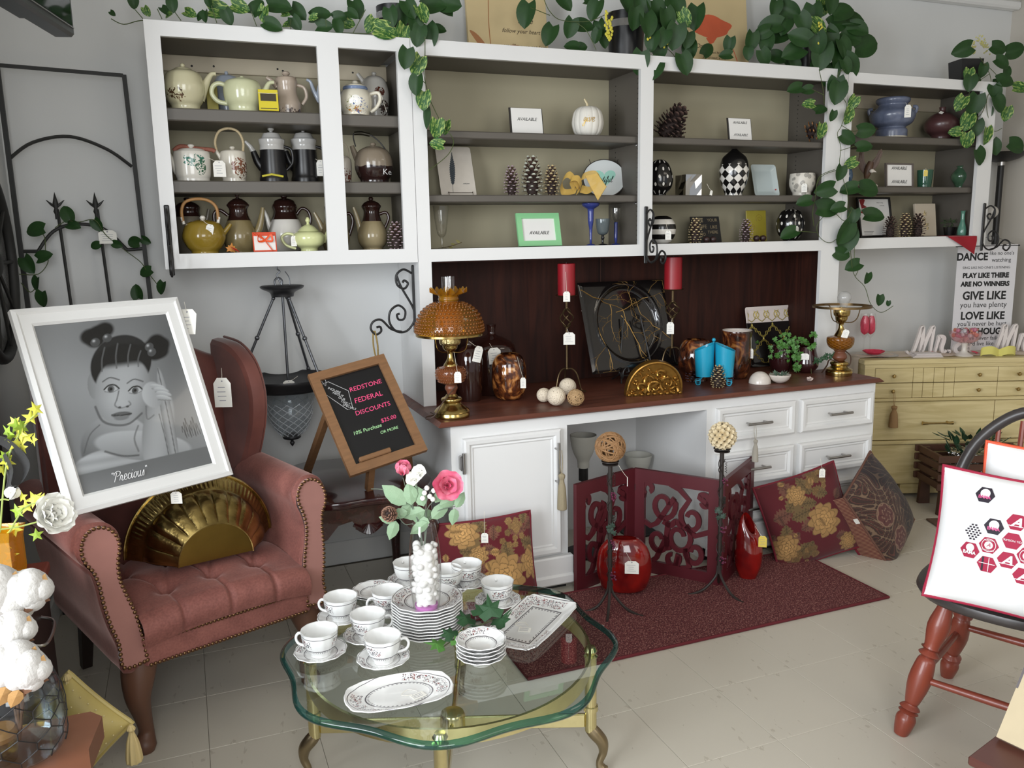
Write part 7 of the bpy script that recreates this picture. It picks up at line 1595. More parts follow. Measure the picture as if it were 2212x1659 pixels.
q0,q1,q2=T(1665,312,gz+.01),T(1930,350,gz+.01),T(1630,652,gz+.01);ax=q2-q1;L_=ax.length;an=atan2(ax.y,ax.x);w_=L_*.52;n_=V((-sin(an),cos(an),0));c0=(q1+q2)/2-n_*w_/2
if(c0-q0).length>((q1+q2)/2+n_*w_/2-q0).length:c0=(q1+q2)/2+n_*w_/2
t=thing('rectangular_tray','rectangular white tray with grey floral border at the right of the glass table','tray',(c0.x,c0.y,gz),an);rm=china('china_rectangle',(L_/2,w_/2),'rect')
sq=lambda a,r:(r*L_/2*min(1,abs(cos(a))**.35*1.0)*(1 if cos(a)>0 else-1),r*w_/2*min(1,abs(sin(a))**.35)*(1 if sin(a)>0 else-1))
obj('tray',traymesh(sq,rm,.016),rm,t,smooth=50);scrap(t,Matrix.Translation((L_*.12,0,.0052))@Matrix.Rotation(1.9,4,'Z'),.034,.026)
p=T(1000,375,ptop);vz=ptop+.0006;S_=Sit('V',p.y,vz,478,1600);k=S_.k
fv=thing('pebble_vase','clear glass vase full of white pebbles with a mauve base, on the plate stack','vase',(p.x,p.y,vz),S_.rz);Zv=lambda v:max(0,(1632-v)*k)
vpr=sm([(r*k,Zv(v))for r,v in[(118,1632),(132,1590),(152,1400),(160,1200),(146,950),(112,740)]],5)
obj('glass',B().lathe([(0,0)]+vpr+[(r-.0018,z)for r,z in vpr[::-1]if z>.006]+[(0,.006)],48),clear,fv,smooth=60)
obj('mauve_base',B().lathe([(0,.004),(vpr[0][0]*.93,.004),(vpr[0][0]*.98,Zv(1575)),(0,Zv(1570))],32),mat('mauve_gel',S(196,120,190),.2),fv)
peb=mat('white_pebble',S(232,230,228),.45);rs=random.Random(13);ps=[]
def rv(z):
 for(r0,za),(r1,zb2)in zip(vpr,vpr[1:]):
  if za<=z<=zb2:return r0+(r1-r0)*(z-za)/max(1e-6,zb2-za)
 return vpr[-1][0]
pme=mesh('pebble',B().ball((0,0,0),1,10,7),peb,180);z=Zv(1560)
tries=0
while len(ps)<120 and tries<12000:
 tries+=1;r_=rs.uniform(.0085,.0125);zz=rs.uniform(Zv(1565),Zv(960));R_=rv(zz)-r_-.0022;a=rs.uniform(0,6.28);q_=R_*sqrt(rs.uniform(.45,1));pt=V((q_*cos(a),q_*sin(a),zz))
 if all((pt-o_).length>(r_+r2)*.86 for o_,r2 in ps):ps.append((pt,r_))
for pt,r_ in ps:link('pebble',pme,fv,pt,(rs.uniform(0,3),rs.uniform(0,3),rs.uniform(0,3)),(r_*rs.uniform(.9,1.25),r_,r_*rs.uniform(.75,1)))
obj('pebble_core',B().lathe([(0,Zv(1560)),(rv(.06)-.014,Zv(1550)),(rv(.1)-.014,Zv(1000)),(0,Zv(960))],24),peb,fv,kind='stuff')
fl_=thing('flower_bouquet','bouquet of pink roses, white blooms, berries and grey-green leaves in the pebble vase','flowers',(p.x,p.y,vz),S_.rz)
FX=lambda u,v,o=0:((u-478)*k,o*k,Zv(v))
def petal_flower(nm,c,r,m,seed,layers=((6,1.0,.25),(5,.78,.6),(4,.52,1.0),(3,.3,1.35)),tilt=(1.0,0),parent=None):
 rs=random.Random(seed);b=B();M0=Matrix.Translation(c)@Matrix.Rotation(tilt[0],4,'X')@Matrix.Rotation(tilt[1],4,'Y')
 for n_,f_,up in layers:
  for i in range(n_):
   a=2*pi*i/n_+rs.uniform(-.2,.2)+up*3;b.at(M0@Matrix.Rotation(a,4,'Z')@Matrix.Rotation(-up,4,'Y'))
   def g(u,v,f_=f_):L=r*f_;x=L*v;w_=L*.62*sin(pi*min(1,.12+.80*v))**.7;y=(u-.5)*2*w_;return(x,y,L*(.30*v*v+.22*(2*u-1)**2*v-.10*(v>.9)))
   b.grid(g,6,6)
 b.M=None;return obj(nm,b,m,parent,smooth=180)
pk1=Mat('pink_petal');pk1.set(c=pk1.ramp(pk1.noise(30,2),(.3,S(206,74,112)),(.7,S(236,142,164))),r=.6);wpt=mat('white_petal',S(252,251,244),.6);sage=mat('sage_leaf',S(134,160,128),.6,var=.2,vs=40);stm=mat('grey_stem',S(96,106,92),.6)
petal_flower('pink_rose',FX(300,225),.034,pk1.m,2,((5,1.0,.9),(4,.85,1.15),(3,.5,1.4)),(.35,.1),fl_);petal_flower('pink_rose',FX(715,360,-40),.044,pk1.m,5,tilt=(1.25,.15),parent=fl_)
for u,v,s_ in((410,290,4),(470,230,6)):petal_flower('white_bloom',FX(u,v,-20),.024,wpt,s_,((5,1.0,.4),(5,.7,.9),(3,.4,1.3)),(1.0,-.3),fl_)
b=B();
for u,v in((525,370),(500,418),(480,470),(550,455),(578,485),(590,400),(615,375)):b.ball(FX(u,v,-50),25*k,12,8)
obj('white_berries',b,wpt,fl_,kind='stuff',smooth=180);b=B()
for pts in([(470,1010,0),(430,700,0),(350,480,0),(300,270,0)],[(480,1010,0),(510,700,0),(540,560,-20),(700,420,-30)],[(475,1010,0),(500,720,0),(515,520,-40),(560,400,-50)],[(470,1010,0),(440,760,10),(430,500,0),(430,320,-10)],[(480,1010,0),(530,720,0),(640,610,-20),(860,570,-20)],[(460,1000,0),(400,760,0),(300,740,0),(220,640,0),(150,600,0)],[(465,1000,0),(420,700,0),(300,460,10),(100,385,20),(-10,372,20)]):b.tube(spl([FX(*q_)for q_ in pts],5),.0012,6)
obj('stems',b,stm,fl_,kind='stuff')
lq=[(0,0),(.2,.15),(.28,.4),(.22,.7),(0,1),(-.22,.7),(-.28,.4),(-.2,.15)]
for u,v,L,a,tl in((320,530,240,140,80),(260,640,150,40,70),(215,690,170,250,85),(190,700,120,160,80),(420,640,190,-20,60),(500,600,200,200,75),(490,560,180,110,80),(520,720,170,215,85),(640,560,190,20,80),(800,590,140,60,85),(790,600,150,-100,80),(370,540,190,95,85),(560,690,190,40,80),(600,530,130,60,85),(540,730,150,170,70),(420,470,130,120,80),(330,600,160,200,75)):
 flat_leaf('leaf',lq,sage,fl_,FX(u,v,-30),(R(tl),R(90-a),0),L*k*1.25)
pcn=pine('small brown pine cone pick at the left of the bouquet',Sit('V',p.y-.02,vz,120,690),75*k,150*k,'brown',tipw['brown'],tilt=(R(60),R(-30),0));pcn.location=Matrix.LocRotScale(fl_.location,fl_.rotation_euler,fl_.scale)@V(FX(170,630,-20))
pv=T(1200,600);iv=thing('ivy','ivy sprig with dark leaves lying on the glass beside the plate stack','plant',(pv.x,pv.y,gz));rs=random.Random(31)
for u,v,z_,m_,s_,a in((1100,590,.02,ivym,.052,1.2),(1175,590,.03,ivym,.042,-.8),(1160,540,.03,ivyd,.05,.5),(1250,460,.05,ivyd,.06,.2),(1320,410,.07,ivyd,.06,-.6),(1390,420,.07,ivyd,.07,-.3),(1410,470,.05,ivyd,.06,-1.4),(1330,480,.04,ivyd,.055,2.2),(1280,520,.03,ivyd,.05,1.8),(1440,470,.05,ivyd,.05,-1.8)):
 w=T(u,v,gz+z_)-V((pv.x,pv.y,gz));flat_leaf('leaf',ivy_pts,m_,iv,w,(rs.uniform(.2,.9),rs.uniform(-.3,.3),a),s_)
obj('stem',B().tube(spl([T(1100,600,gz+.01)-V((pv.x,pv.y,gz)),T(1250,500,gz+.03)-V((pv.x,pv.y,gz)),T(1400,440,gz+.04)-V((pv.x,pv.y,gz))],5),.0015,6),vine_st,iv)
# ==== pothos plants and pictures on top of the cabinets
gq=Mat('pothos_leaf');gq.set(c=gq.mix(gq.noise(3,2),S(18,46,18),S(42,78,30)),r=.5,sp=.35);vq=Mat('variegated_leaf');nz=vq.noise(3.2,4,2.5,(1.8,.5,1));vq.set(c=vq.ramp(nz,(.46,S(44,88,38)),(.54,S(120,150,70)),(.66,S(176,186,112))),r=.5,sp=.35)
def heart():
 b=B();n,m_=7,9
 def g(u,v):
  t=v;w=.46*sin(pi*min(1,t*.86+.14))**.62*(1-.12*t);s_=(u-.5)*2;y=t-.16*abs(s_)*(1-t)**2*(1 if t<.6 else 1);return(s_*w,y,.16*abs(s_)*w*2-.18*t*t)
 return b.grid(g,n,m_)
hg,hv=mesh('leaf',heart(),gq.m,180),mesh('leaf',heart(),vq.m,180)
RT,FW=V((.929,-.369,0)),V((.37,.929,0));rsP=random.Random(17)
def leaves(t,cr,Y,data,sc=1.0):
 inv=Matrix.LocRotScale(t.location,t.rotation_euler,t.scale).inverted()
 for it in data.split():
  q_=it.split(',');u,v,L,a=map(float,q_[:4]);var=len(q_)>4
  y=Y+rsP.uniform(-.03,.03);c=W(*PX(cr,u,v),y);k=mpp(c)/CRP[cr][2]*L*sc;ar=R(a)
  td=(RT*cos(ar)+V((0,0,1))*sin(ar)+FW*rsP.uniform(-.25,.15)).normalized();nn=(-FW+RT*rsP.uniform(-.5,.5)+V((0,0,1))*rsP.uniform(-.1,.7));nn=(nn-td*nn.dot(td)).normalized();M_=Matrix((td.cross(nn),td,nn)).transposed().to_4x4();M_.translation=c-td*k*.5
  o=link('leaf',hv if var else hg,t);o.matrix_basis=inv@M_@Matrix.Scale(k,4)
vst=mat('vine_stem',S(70,84,40),.6)
def stems(t,cr,Y,paths,r=.0016):
 inv=Matrix.LocRotScale(t.location,t.rotation_euler,t.scale).inverted();b=B()
 for p_ in paths:b.tube(spl([inv@W(*PX(cr,u,v),Y+(.012*((i*7)%3-1)))for i,(u,v)in enumerate(p_)],5),r,5)
 obj('vines',b,vst,t,kind='stuff')
bp_m=mat('black_planter',S(20,20,22),.35);yel=mat('yellow_spike',S(206,196,70),.6)
def potP(label,px,Y,z,r,h,square=False):
 p=W(px,60,Y);t=thing('potted_pothos',label,'plant',(p.x,Y,z),0,'trailing plants on the cabinets')
 obj('pot',B().lathe([(r*.86,0),(r,h),(r*.93,h),(r*.85,h*.85),(0,h*.85)],4 if square else 32),bp_m,t,rot=(0,0,.5 if square else 0),smooth=30);return t
ta=potP('pothos on the teapot cabinet, runners left along its top and down the hutch post',852,3.42,2.201,.07,.15);obj('silver_band',B().lathe([(.0685,.10),(.0705,.125)],32,cap=False),mat('silver_sparkle',S(190,190,190),.25,m=1,bs=900,bd=.003,bst=1),ta)
leaves(ta,'N',3.33,'140,15,80,-90 225,75,60,-60,v 385,35,85,-85 345,70,70,-40 360,95,60,200,v 500,85,80,-20,v 560,105,60,-135 590,105,70,-95 615,15,70,-90 690,65,140,0,v 735,110,95,-70 815,45,110,-15,v 920,40,110,55 960,95,100,-105,v 1060,35,150,-5 1180,80,115,-40 1100,90,55,0,v 1165,150,90,-60 1110,155,75,185,v 1320,95,130,10 1265,110,60,190,v 1345,165,100,0 1430,175,85,-75 1490,145,90,-10,v 1545,60,120,-65 1440,105,90,10 1630,160,100,-120,v 1520,90,80,-30')
leaves(ta,'N',3.25,'1020,160,115,-20 1735,195,140,-10,v 1760,110,115,-80 1830,110,125,-100 1915,150,125,-85 1840,240,150,-100,v 1930,230,125,-105 2000,230,145,-80 2040,30,150,10 2130,20,150,-10 2065,185,90,0 1880,60,120,-60 1960,90,110,-60,v 2100,60,120,-30')
leaves(ta,'B',3.215,'55,215,135,-100 130,265,135,-115,v 125,400,130,-100 175,505,125,-95,v 185,630,130,-97 265,700,125,-95,v 325,690,95,-100,v 262,800,95,170,v')
stems(ta,'N',3.33,[[(0,118),(80,153),(200,128),(420,140),(800,165),(1200,195),(1560,210),(1760,215)],[(150,60),(200,118)],[(290,55),(320,120)],[(400,75),(440,130)],[(630,35),(665,145)],[(880,70),(915,165)],[(1130,120),(1130,185)],[(1350,120),(1355,200)],[(1600,60),(1520,210)]])
stems(ta,'B',3.225,[[(185,60),(185,200),(180,330),(215,480),(240,540),(290,640),(350,720),(382,790),(340,880),(210,985)],[(80,170),(180,220)],[(180,240),(205,270)],[(150,350),(190,385)]])
leaves(ta,'N',3.32,'10,85,40,-40')
tb_=potP('big pothos in a tall black pot with a silver band between the two canvases',1352,3.40,2.201,.085,.20);obj('silver_band',B().lathe([(.083,.135),(.0845,.165)],32,cap=False),MC['silver_sparkle'],tb_)
leaves(tb_,'O',3.33,'375,80,125,-105 495,185,105,-115 580,15,95,-45 730,55,105,-115 605,150,95,-105 680,135,105,0 610,240,75,170 665,245,65,10 760,150,80,-80 780,210,80,-70 740,190,70,-110 715,5,70,0')
leaves(tb_,'O',3.25,'940,100,110,-90 1010,130,120,-80 1060,60,120,-60 1110,110,115,-75 1160,40,125,-60 1255,95,120,-100 1150,195,125,-100 1215,210,85,-100 1225,265,95,-92 1070,260,100,-80 1030,220,95,-100 965,330,115,-100 1020,370,125,-130 1200,335,110,-70 900,25,100,-60 980,40,110,-70 1040,160,100,-100 1200,100,90,-60,v 1090,200,90,-110')
stems(tb_,'O',3.29,[[(820,60),(700,110),(560,105),(500,60),(470,0)],[(400,40),(500,80)],[(1000,60),(1060,200),(1150,300),(1080,350),(1000,370)],[(1100,150),(1200,250),(1200,320)],[(740,260),(690,160),(640,120)]])
b=B()
for u0,v0,n_ in((795,60,16),(815,90,14),(1015,140,8),(1100,180,8)):
 for i in range(n_):w_=W(*PX('O',u0+rsP.uniform(-9,9),v0+i*9),3.24)-tb_.location;b.ball(w_,(.006,.004,.007),6,4)
obj('yellow_flower_spikes',b,yel,tb_,kind='stuff')
tc=potP('pothos at the right post, vines hanging down between hutch and right cabinet',1742,3.42,2.201,.06,.15)
leaves(tc,'O',3.34,'1670,45,85,-100 1755,60,105,-30 1640,130,115,180 1600,170,85,200 1680,190,105,200 1545,220,95,-97 1625,230,95,-97 1530,280,65,-90 1615,300,85,-60 1690,300,85,-20 1780,340,65,-60 1320,255,75,50 1430,235,75,-100 1410,285,65,180 1740,310,70,-80 1720,140,90,-120')
leaves(tc,'O',3.26,'1865,85,115,-90 1920,30,110,-100,v 1960,20,105,-80 2030,60,120,20 2080,100,125,10 2110,150,100,-20 2150,235,140,15 2070,190,125,-20 2030,260,115,-60 1990,300,115,-85 2060,350,125,-50 1910,300,130,-100 1840,190,120,200 1790,190,110,160 1760,270,115,200 1820,120,100,-60 1900,150,110,-30,v 1890,230,110,-80 1960,200,110,-60 2000,120,110,10 1950,390,125,-95 1985,460,105,-92 1880,350,90,-110')
leaves(tc,'D',3.215,'30,470,155,-100 95,280,110,-60 105,640,105,-100,v 140,540,95,-115,v 245,735,125,0 110,795,115,-30 230,850,110,10 120,975,95,-150,v 50,1045,105,-100 110,1155,125,190 265,1155,155,-5 30,1290,100,190 145,1355,105,-100 300,1345,145,0 80,1480,165,-115 70,1625,115,-20')
leaves(tc,'C',3.215,'1250,330,120,190 1340,340,95,185 1355,450,95,180,v 1460,490,105,20 1545,545,80,-100 1455,665,115,-92,v 1480,1120,150,195 1320,1210,115,190 1520,1260,180,0 1200,1460,130,200')
leaves(tc,'G',3.23,'130,60,140,-105 165,200,90,200 250,275,66,-92 322,400,62,-92 372,418,32,-92')
stems(tc,'D',3.225,[[(80,300),(30,340),(60,480),(95,560),(60,700),(30,760),(55,860),(45,960),(60,1050),(100,1180),(110,1300),(150,1450),(150,1659)],[(60,700),(130,740),(180,735)],[(50,880),(180,840)],[(90,620),(180,560)]])
stems(tc,'C',3.225,[[(1440,180),(1470,330),(1480,450)],[(1480,380),(1360,325)],[(1560,960),(1440,1020),(1410,1180),(1390,1300),(1400,1400)],[(1640,950),(1480,1000),(1420,1080)],[(1700,1260),(1640,1360),(1540,1290),(1430,1380),(1440,1480),(1530,1530),(1640,1440)],[(1280,1440),(1420,1450)]])
stems(tc,'G',3.235,[[(150,60),(170,240),(235,320),(270,420),(330,468),(400,430)],[(205,190),(195,230),(180,260)]])
b=B()
for i in range(16):b.ball(W(*PX('O',1905+rsP.uniform(-10,10),120+i*8),3.23)-tc.location,(.006,.004,.007),6,4)
obj('yellow_flower_spikes',b,yel,tc,kind='stuff')
td_=potP('pothos in a square dark pot at the right end of the right cabinet',2092,3.36,2.192,.085,.12,True)
leaves(td_,'D',3.24,'920,160,135,200 1190,150,115,-20 1310,160,135,10 1215,255,115,-30 1070,310,95,-90 970,340,90,-100,v 980,400,110,-100 1020,400,90,-80 1240,380,125,0 1180,420,100,-20 1150,480,125,-80 1010,560,150,-100 910,545,110,-120,v 1190,550,125,-60 1240,620,100,-95,v 960,680,120,-110,v 1030,720,110,-92 870,745,85,185,v 960,810,110,-80,v 1100,780,120,-82,v 1160,860,110,-70 1050,930,125,-60 1320,850,135,-20 1350,430,110,0,v 1240,330,90,-90 1100,620,90,-100')
stems(td_,'D',3.25,[[(1050,210),(1120,330),(1130,430),(1100,520),(1110,640),(1150,740),(1210,720)],[(1090,260),(1180,360),(1100,420)],[(1120,330),(1000,420),(960,520)],[(1100,520),(1060,620),(980,680)]])
b=B()
for i in range(70):a=rsP.uniform(0,3.3);b.ball(W(*PX('D',1050+78*cos(a)*rsP.uniform(.4,1),190-140*sin(a)*rsP.uniform(.5,1)),3.33)-td_.location,.0045,6,4)
obj('yellow_moss',b,mat('pale_moss',S(200,196,130),.7),td_,kind='stuff')
parch=mat('parchment_canvas',S(206,186,142),.7,var=.12,vs=5);pop=mat('poppy_red',S(206,96,62),.6,var=.2,vs=12);sep=mat('sepia_paint',S(168,116,76),.7,var=.2,vs=20);sepi=mat('sepia_ink',S(60,44,30),.7)
def canvas(label,x0,x1,top,words_,extra,lean=7):
 p0=W(x0,105,3.50);w=W(x1,120,3.50).x-p0.x;h=.42;t=thing('canvas_print',label,'picture',(p0.x,3.49,2.201),0,None,(pi/2-R(lean),0,0));obj('canvas',board(0,w,0,h,0,.018),parch,t)
 b=B();words(b,[(s_,w*x,y,z_,dict(ext=.0002,z=.0184,shear=.35))for s_,x,y,z_ in words_]);obj('lettering',b,sepi,t,kind='stuff',smooth=0);b=B();extra(b,w);obj('painted_flower',b,sep if top else pop,t,kind='stuff',smooth=0);return t,w
def ex1(b,w):
 b.tube([(w*.27,0,.0185),(w*.26,.15,.0185),(w*.3,.4,.0185)],.0018,5)
 for pts in([(w*.02,.10),(w*.1,.09),(w*.2,.05),(w*.24,.0),(w*.18,.02),(w*.1,.055)],[(w*.4,.0),(w*.5,.05),(w*.7,.045),(w*.78,.0),(w*.62,.025),(w*.5,.02)]):b.prism(spl(pts,4,True),.018,.0186)
canvas('parchment canvas with painted stems and script about following your heart',1009,1180,True,[('Love',.72,.158,.036),('follow your heart',.66,.112,.025),("you'll never get lost",.70,.048,.025)],ex1)
def ex2(b,w):
 b.prism([(w*(.38+.34*cos(a)*(1+.1*sin(5*a))),.205+.05*sin(a)*(1+.1*cos(4*a)))for a in np.linspace(0,2*pi,28)[:-1]],.018,.0187);b.prism([(w*.3,.15),(w*.5,.165),(w*.42,.13),(w*.36,.122)],.018,.0188)
 b.tube([(w*.66,.17,.0185),(w*.76,.09,.0185),(w*.86,.0,.0185)],.002,5)
canvas('parchment canvas with a large orange-red poppy and faint script',1482,1612,False,[('One',.2,.11,.03),('is awakened by the',.4,.085,.016),('joys of heart, a rose',.42,.06,.016),('the smallest moment',.46,.035,.018)],ex2)
bt=mat('driftwood',S(150,122,98),.8,var=.3,vs=30,stretch=(1,6,6))
for i,(x0,x1,lb)in enumerate(((1095,1190,'small flat wood strip lying before the script canvas'),(1545,1660,'small flat wood strip lying before the poppy canvas'))):
 p0,p1=W(x0,100,3.38),W(x1,115,3.38);o=obj('wood_strip',B().box(p0.x,p1.x,3.35,3.40,2.2005,2.214,.004),bt);tag(o,lb,'wood strip')
# ==== left side: lantern, chalkboard, trellis, wheel, screen, brass planter
pew=mat('brushed_pewter',S(112,114,118),.35,m=.85,var=.1,vs=40);pewd=mat('dark_pewter_metal',S(66,66,68),.4,m=.7)
S_=Sit('H',3.43,.60,350,975);k=S_.k;Z=S_.z;pl_=thing('pendant_lantern','pewter pendant lantern with cut glass bowl, hanging under the teapot cabinet','lamp',S_.loc,S_.rz)
obj('canopy',B().lathe([(0,Z(232))]+sm([(52*k,Z(230)),(60*k,Z(208)),(96*k,Z(190)),(104*k,Z(178))],4)+[(96*k,Z(174)),(0,Z(170))],36),pewd,pl_,smooth=40)
hb=B().tube(spl([S_.L(335,68),S_.L(332,90),S_.L(345,105),S_.L(330,120),S_.L(335,140),S_.L(345,165)],5),.003,7).tube(spl([S_.L(368,105),S_.L(385,135),S_.L(388,172)],4),.002,6)
hb.tube(spl([S_.L(320,172),S_.L(318,150),S_.L(335,135),S_.L(352,150),S_.L(350,172)],5),.004,7);obj('hook',hb,pew,pl_,kind='stuff')
obj('dish_ring',B().lathe(sm([(60*k,Z(672)),(120*k,Z(660)),(190*k,Z(645)),(214*k,Z(628)),(216*k,Z(640)),(200*k,Z(668)),(186*k,Z(688)),(150*k,Z(690)),(60*k,Z(676))],3),56,cap=False),pewd,pl_,smooth=50)
obj('center_rod',B().tube([(0,0,Z(232)),(0,0,Z(660))],.0055,10).lathe([(0,Z(660)),(64*k,Z(670)),(64*k,Z(676)),(0,Z(676))],24),pew,pl_,kind='stuff')
for a in(172,62,-48):
 c_,d_=cos(R(a)),sin(R(a));p_=[(44*k*c_,44*k*d_,Z(238)),(222*k*c_,222*k*d_,Z(622))];m_=tuple((x+y)/2 for x,y in zip(*p_));b=B().tube([p_[0],p_[1]],.0055,10);b.ball(m_,.010,10,7);b.ball(p_[0],.008);b.ball(p_[1],.009)
 b.tube(spl([p_[1],(236*k*c_,236*k*d_,Z(640)),(210*k*c_,210*k*d_,Z(668)),(185*k*c_,185*k*d_,Z(690)),(198*k*c_,198*k*d_,Z(712))],4),.0055,8);obj('rod',b,pew,pl_,kind='stuff')
cgm=thin('cut_glass',(.90,.92,.93),.05,.06)
gpr=sm([(38*k,Z(930)),(80*k,Z(885)),(105*k,Z(820)),(112*k,Z(760)),(150*k,Z(700)),(168*k,Z(688))],5);obj('glass_bowl',B().lathe(gpr+[(r-.004,z)for r,z in gpr[::-1]],64,cap=False),cgm,pl_,smooth=180)
b=B();ngv=13
for sg in(-1,1):
 for i in range(ngv):b.tube([((r+.0006)*cos(2*pi*i/ngv+sg*z*16),(r+.0006)*sin(2*pi*i/ngv+sg*z*16),z)for r,z in gpr[2:-9]],.0016,5)
obj('cut_facets',b,mat('facet_glass',S(226,230,234),.15,a=.5),pl_,kind='stuff')
obj('finial',B().lathe(sm([(0,Z(978)),(12*k,Z(960)),(8*k,Z(945)),(40*k,Z(936)),(44*k,Z(922)),(30*k,Z(914))],4)+[(0,Z(914))],24),pewd,pl_);htag(pl_,S_,395,608,352,646,52,46,-150)
ex=V((.291,.040,.052)).normalized();ey=-V((.093,-.242,-.33)).normalized();ey=(ey-ex*ey.dot(ex)).normalized();ez=ex.cross(ey);TLc=W(664,815,3.06);w,h=.30,.42;O_=TLc-ey*h
cb=thing('chalkboard','wood framed chalkboard sign on an easel standing on the cherry side table','sign',O_,0,None,Matrix((ex,ey,ez)).transposed().to_euler());barn=mat('barn_wood',S(126,90,58),.7,var=.3,vs=8,stretch=(2,12,6))
b=frame_bars(w,h,.034,.022);b.v=[(x+w/2,y,z)for x,y,z in b.v];obj('frame',b,barn,cb,smooth=0);obj('slate',B().box(.03,w-.03,.03,h-.03,.006,.010),mat('slate_black',S(20,20,22),.3),cb,smooth=0);obj('chalk_ledge',B().box(.05,.17,.034,.052,.010,.034,.003),barn,cb)
hot=mat('hot_pink_chalk',S(238,80,130),.7);mint=mat('mint_chalk',S(170,220,160),.7);wc_=mat('white_chalk',S(196,196,196),.7)
o_=lambda**q_:dict(ext=.0002,z=.0104,**q_)
b=B();words(b,[('REDSTONE',.186,.318,.0255,o_(shear=.12)),('FEDERAL',.178,.270,.028,o_(shear=.12)),('DISCOUNTS',.176,.222,.025,o_(shear=.12)),('$25.00',.215,.165,.022,o_(shear=.12))]);obj('pink_lettering',b,hot,cb,kind='stuff',smooth=0)
b=B();words(b,[('10% Purchase',.125,.150,.020,o_(shear=.2)),('OR MORE',.200,.122,.016,o_(shear=.12))]);obj('green_lettering',b,mint,cb,kind='stuff',smooth=0)
b=B();words(b,[(s_,.070+.007*i,.335-.020*i,.0125,o_(ra=-.75))for i,s_ in enumerate(('INQUIRE','ABOUT','OUR','DAILY','SPECIALS'))])
tagp=[(.035,.372),(.062,.375),(.118,.318),(.108,.248),(.088,.246),(.034,.330)];b.tube([(x,y,.0106)for x,y in tagp],.0009,5,closed=True);b.tube(spl([(.046,.362,.0106),(.04,.39,.0106),(.055,.384,.0106),(.048,.362,.0106)],5),.0007,5);obj('white_lettering',b,wc_,cb,kind='stuff',smooth=0)
Mi2=Matrix.LocRotScale(cb.location,cb.rotation_euler,cb.scale).inverted();tz_=.532;b0=ez*-.012
for p0,px_ in((O_+ey*h*.72+ex*.05+b0,(664,1018)),(O_+ey*.04+ex*.10+b0,(797,1058)),(O_+ey*.12+ex*.27+b0,(884,1012))):
 f_=F(*px_,tz_);f_.z=.533;obj('easel_leg',B().tube([Mi2@p0,Mi2@f_],.017,4),barn,cb,smooth=0)
rp=thing('rope_loop','gold and black twisted cord loop hanging from the scroll bracket','rope',W(808,716,3.33));q_=mat('gold_black_cord',S(150,126,70),.7,var=.6,vs=250);obj('rope',B().tube(spl([(-.004,0,.0),(-.005,0,-.06),(.006,-.01,-.125),(.010,-.01,-.06),(.004,0,.0)],6),.0035,6,closed=True),q_,rp)
Yt=3.52;X_=lambda px,py:W(px,py,Yt);tr=thing('garden_trellis','black metal garden trellis with arches and spear finials behind the armchair','trellis',V((X_(170,400).x,Yt,0)));tl_=tr.location;mt_=mat('weathered_black_metal',S(36,36,34),.6,var=.25,vs=20)
rl=lambda px,py:X_(px,py)-tl_
for a,c in(((-8,130),(64,690)),((268,162),(330,690))):obj('post',B().tube([rl(*a),rl(*c),V((rl(*c).x,0,.0))],.011,4),mt_,tr,smooth=0)
obj('top_bar',B().tube([rl(-12,140),rl(266,163)],.0085,4),mt_,tr,smooth=0)
obj('arch',B().tube(spl([rl(18,345),rl(70,308),rl(150,295),rl(230,322),rl(285,360)],6),.006,8),mt_,tr)
obj('lower_arch',B().tube([rl(50,543),rl(82,543)]+[V(p_)for p_ in spl([rl(82,543),rl(115,500),rl(165,484),rl(225,495),rl(275,540)],6)]+[rl(275,540),rl(310,537)],.0065,8),mt_,tr)
for a,c,f_ in(((124,452),(158,690),0),((210,452),(243,690),1)):
 obj('spear_rod',B().tube([rl(*a),rl(*c)],.0055,8),mt_,tr);p_=rl(a[0]-3,a[1]-2);b=B().at(Matrix.Translation(p_));b.lathe([(0,.06),(.007,.03),(.011,.012),(.006,.0),(.010,-.012),(.006,-.022),(.006,-.04),(0,-.04)][::-1],12)
 for sg in(-1,1):b.tube([(0,0,.004),(sg*.014,0,.014),(sg*.03,0,.03)],[.006,.005,.001],7)
 obj('finial',b,mt_,tr,kind='stuff')
vn=thing('trellis_vine','artificial dark green vine wound through the lower arch of the trellis','plant',tl_);leaves(vn,'K',3.48,'350,1120,95,110 180,1212,115,185 150,1400,110,-60 235,1350,95,20 190,1500,90,-110 222,1580,100,-100 390,1190,80,-10 515,1190,80,-60 500,1295,60,-160 700,1275,85,170 770,1270,60,-30 765,1435,80,-160 850,1520,80,-110 720,1535,90,100 620,1290,60,-20',.85);stems(vn,'K',3.485,[[(240,1320),(235,1250),(210,1220)],[(290,1200),(350,1165),(420,1170),(500,1160),(560,1240),(660,1320),(740,1380),(775,1430),(830,1500)],[(100,1445),(200,1445),(250,1390),(250,1340)],[(110,1490),(160,1540),(200,1500)]])
price_tag(tr,X_(222,492)+V((0,-.02,0)),X_(234,512)+V((0,-.03,0)),.062,.05,0)
pR=PL(33,565,(-.535,0,0),(1,0,0));whl=thing('spoked_wheel','black spoked wheel decoration hung on the left wall, cut off by the frame edge','wheel',(-.545,pR.y-.31,pR.z));b=B();b.tube([(0,.30*cos(a),.30*sin(a))for a in np.linspace(0,2*pi,49)[:-1]],.018,10,closed=True);obj('rim',b,mt_,whl)
obj('mirror',B().at(Matrix.Rotation(pi/2,4,'Y')).lathe([(0,-.012),(.28,-.012),(.28,-.010),(0,-.010)],48),mat('grey_mirror',S(150,150,150),.25,m=.6),whl);b=B()
for i in range(10):a=2*pi*i/10;b.tube([(.004,.03*cos(a),.03*sin(a)),(.004,.29*cos(a),.29*sin(a))],.006,6)
obj('spokes',b,mt_,whl,kind='stuff');obj('hub',B().ball((.006,0,0),(.02,.045,.045),14,8),mt_,whl)
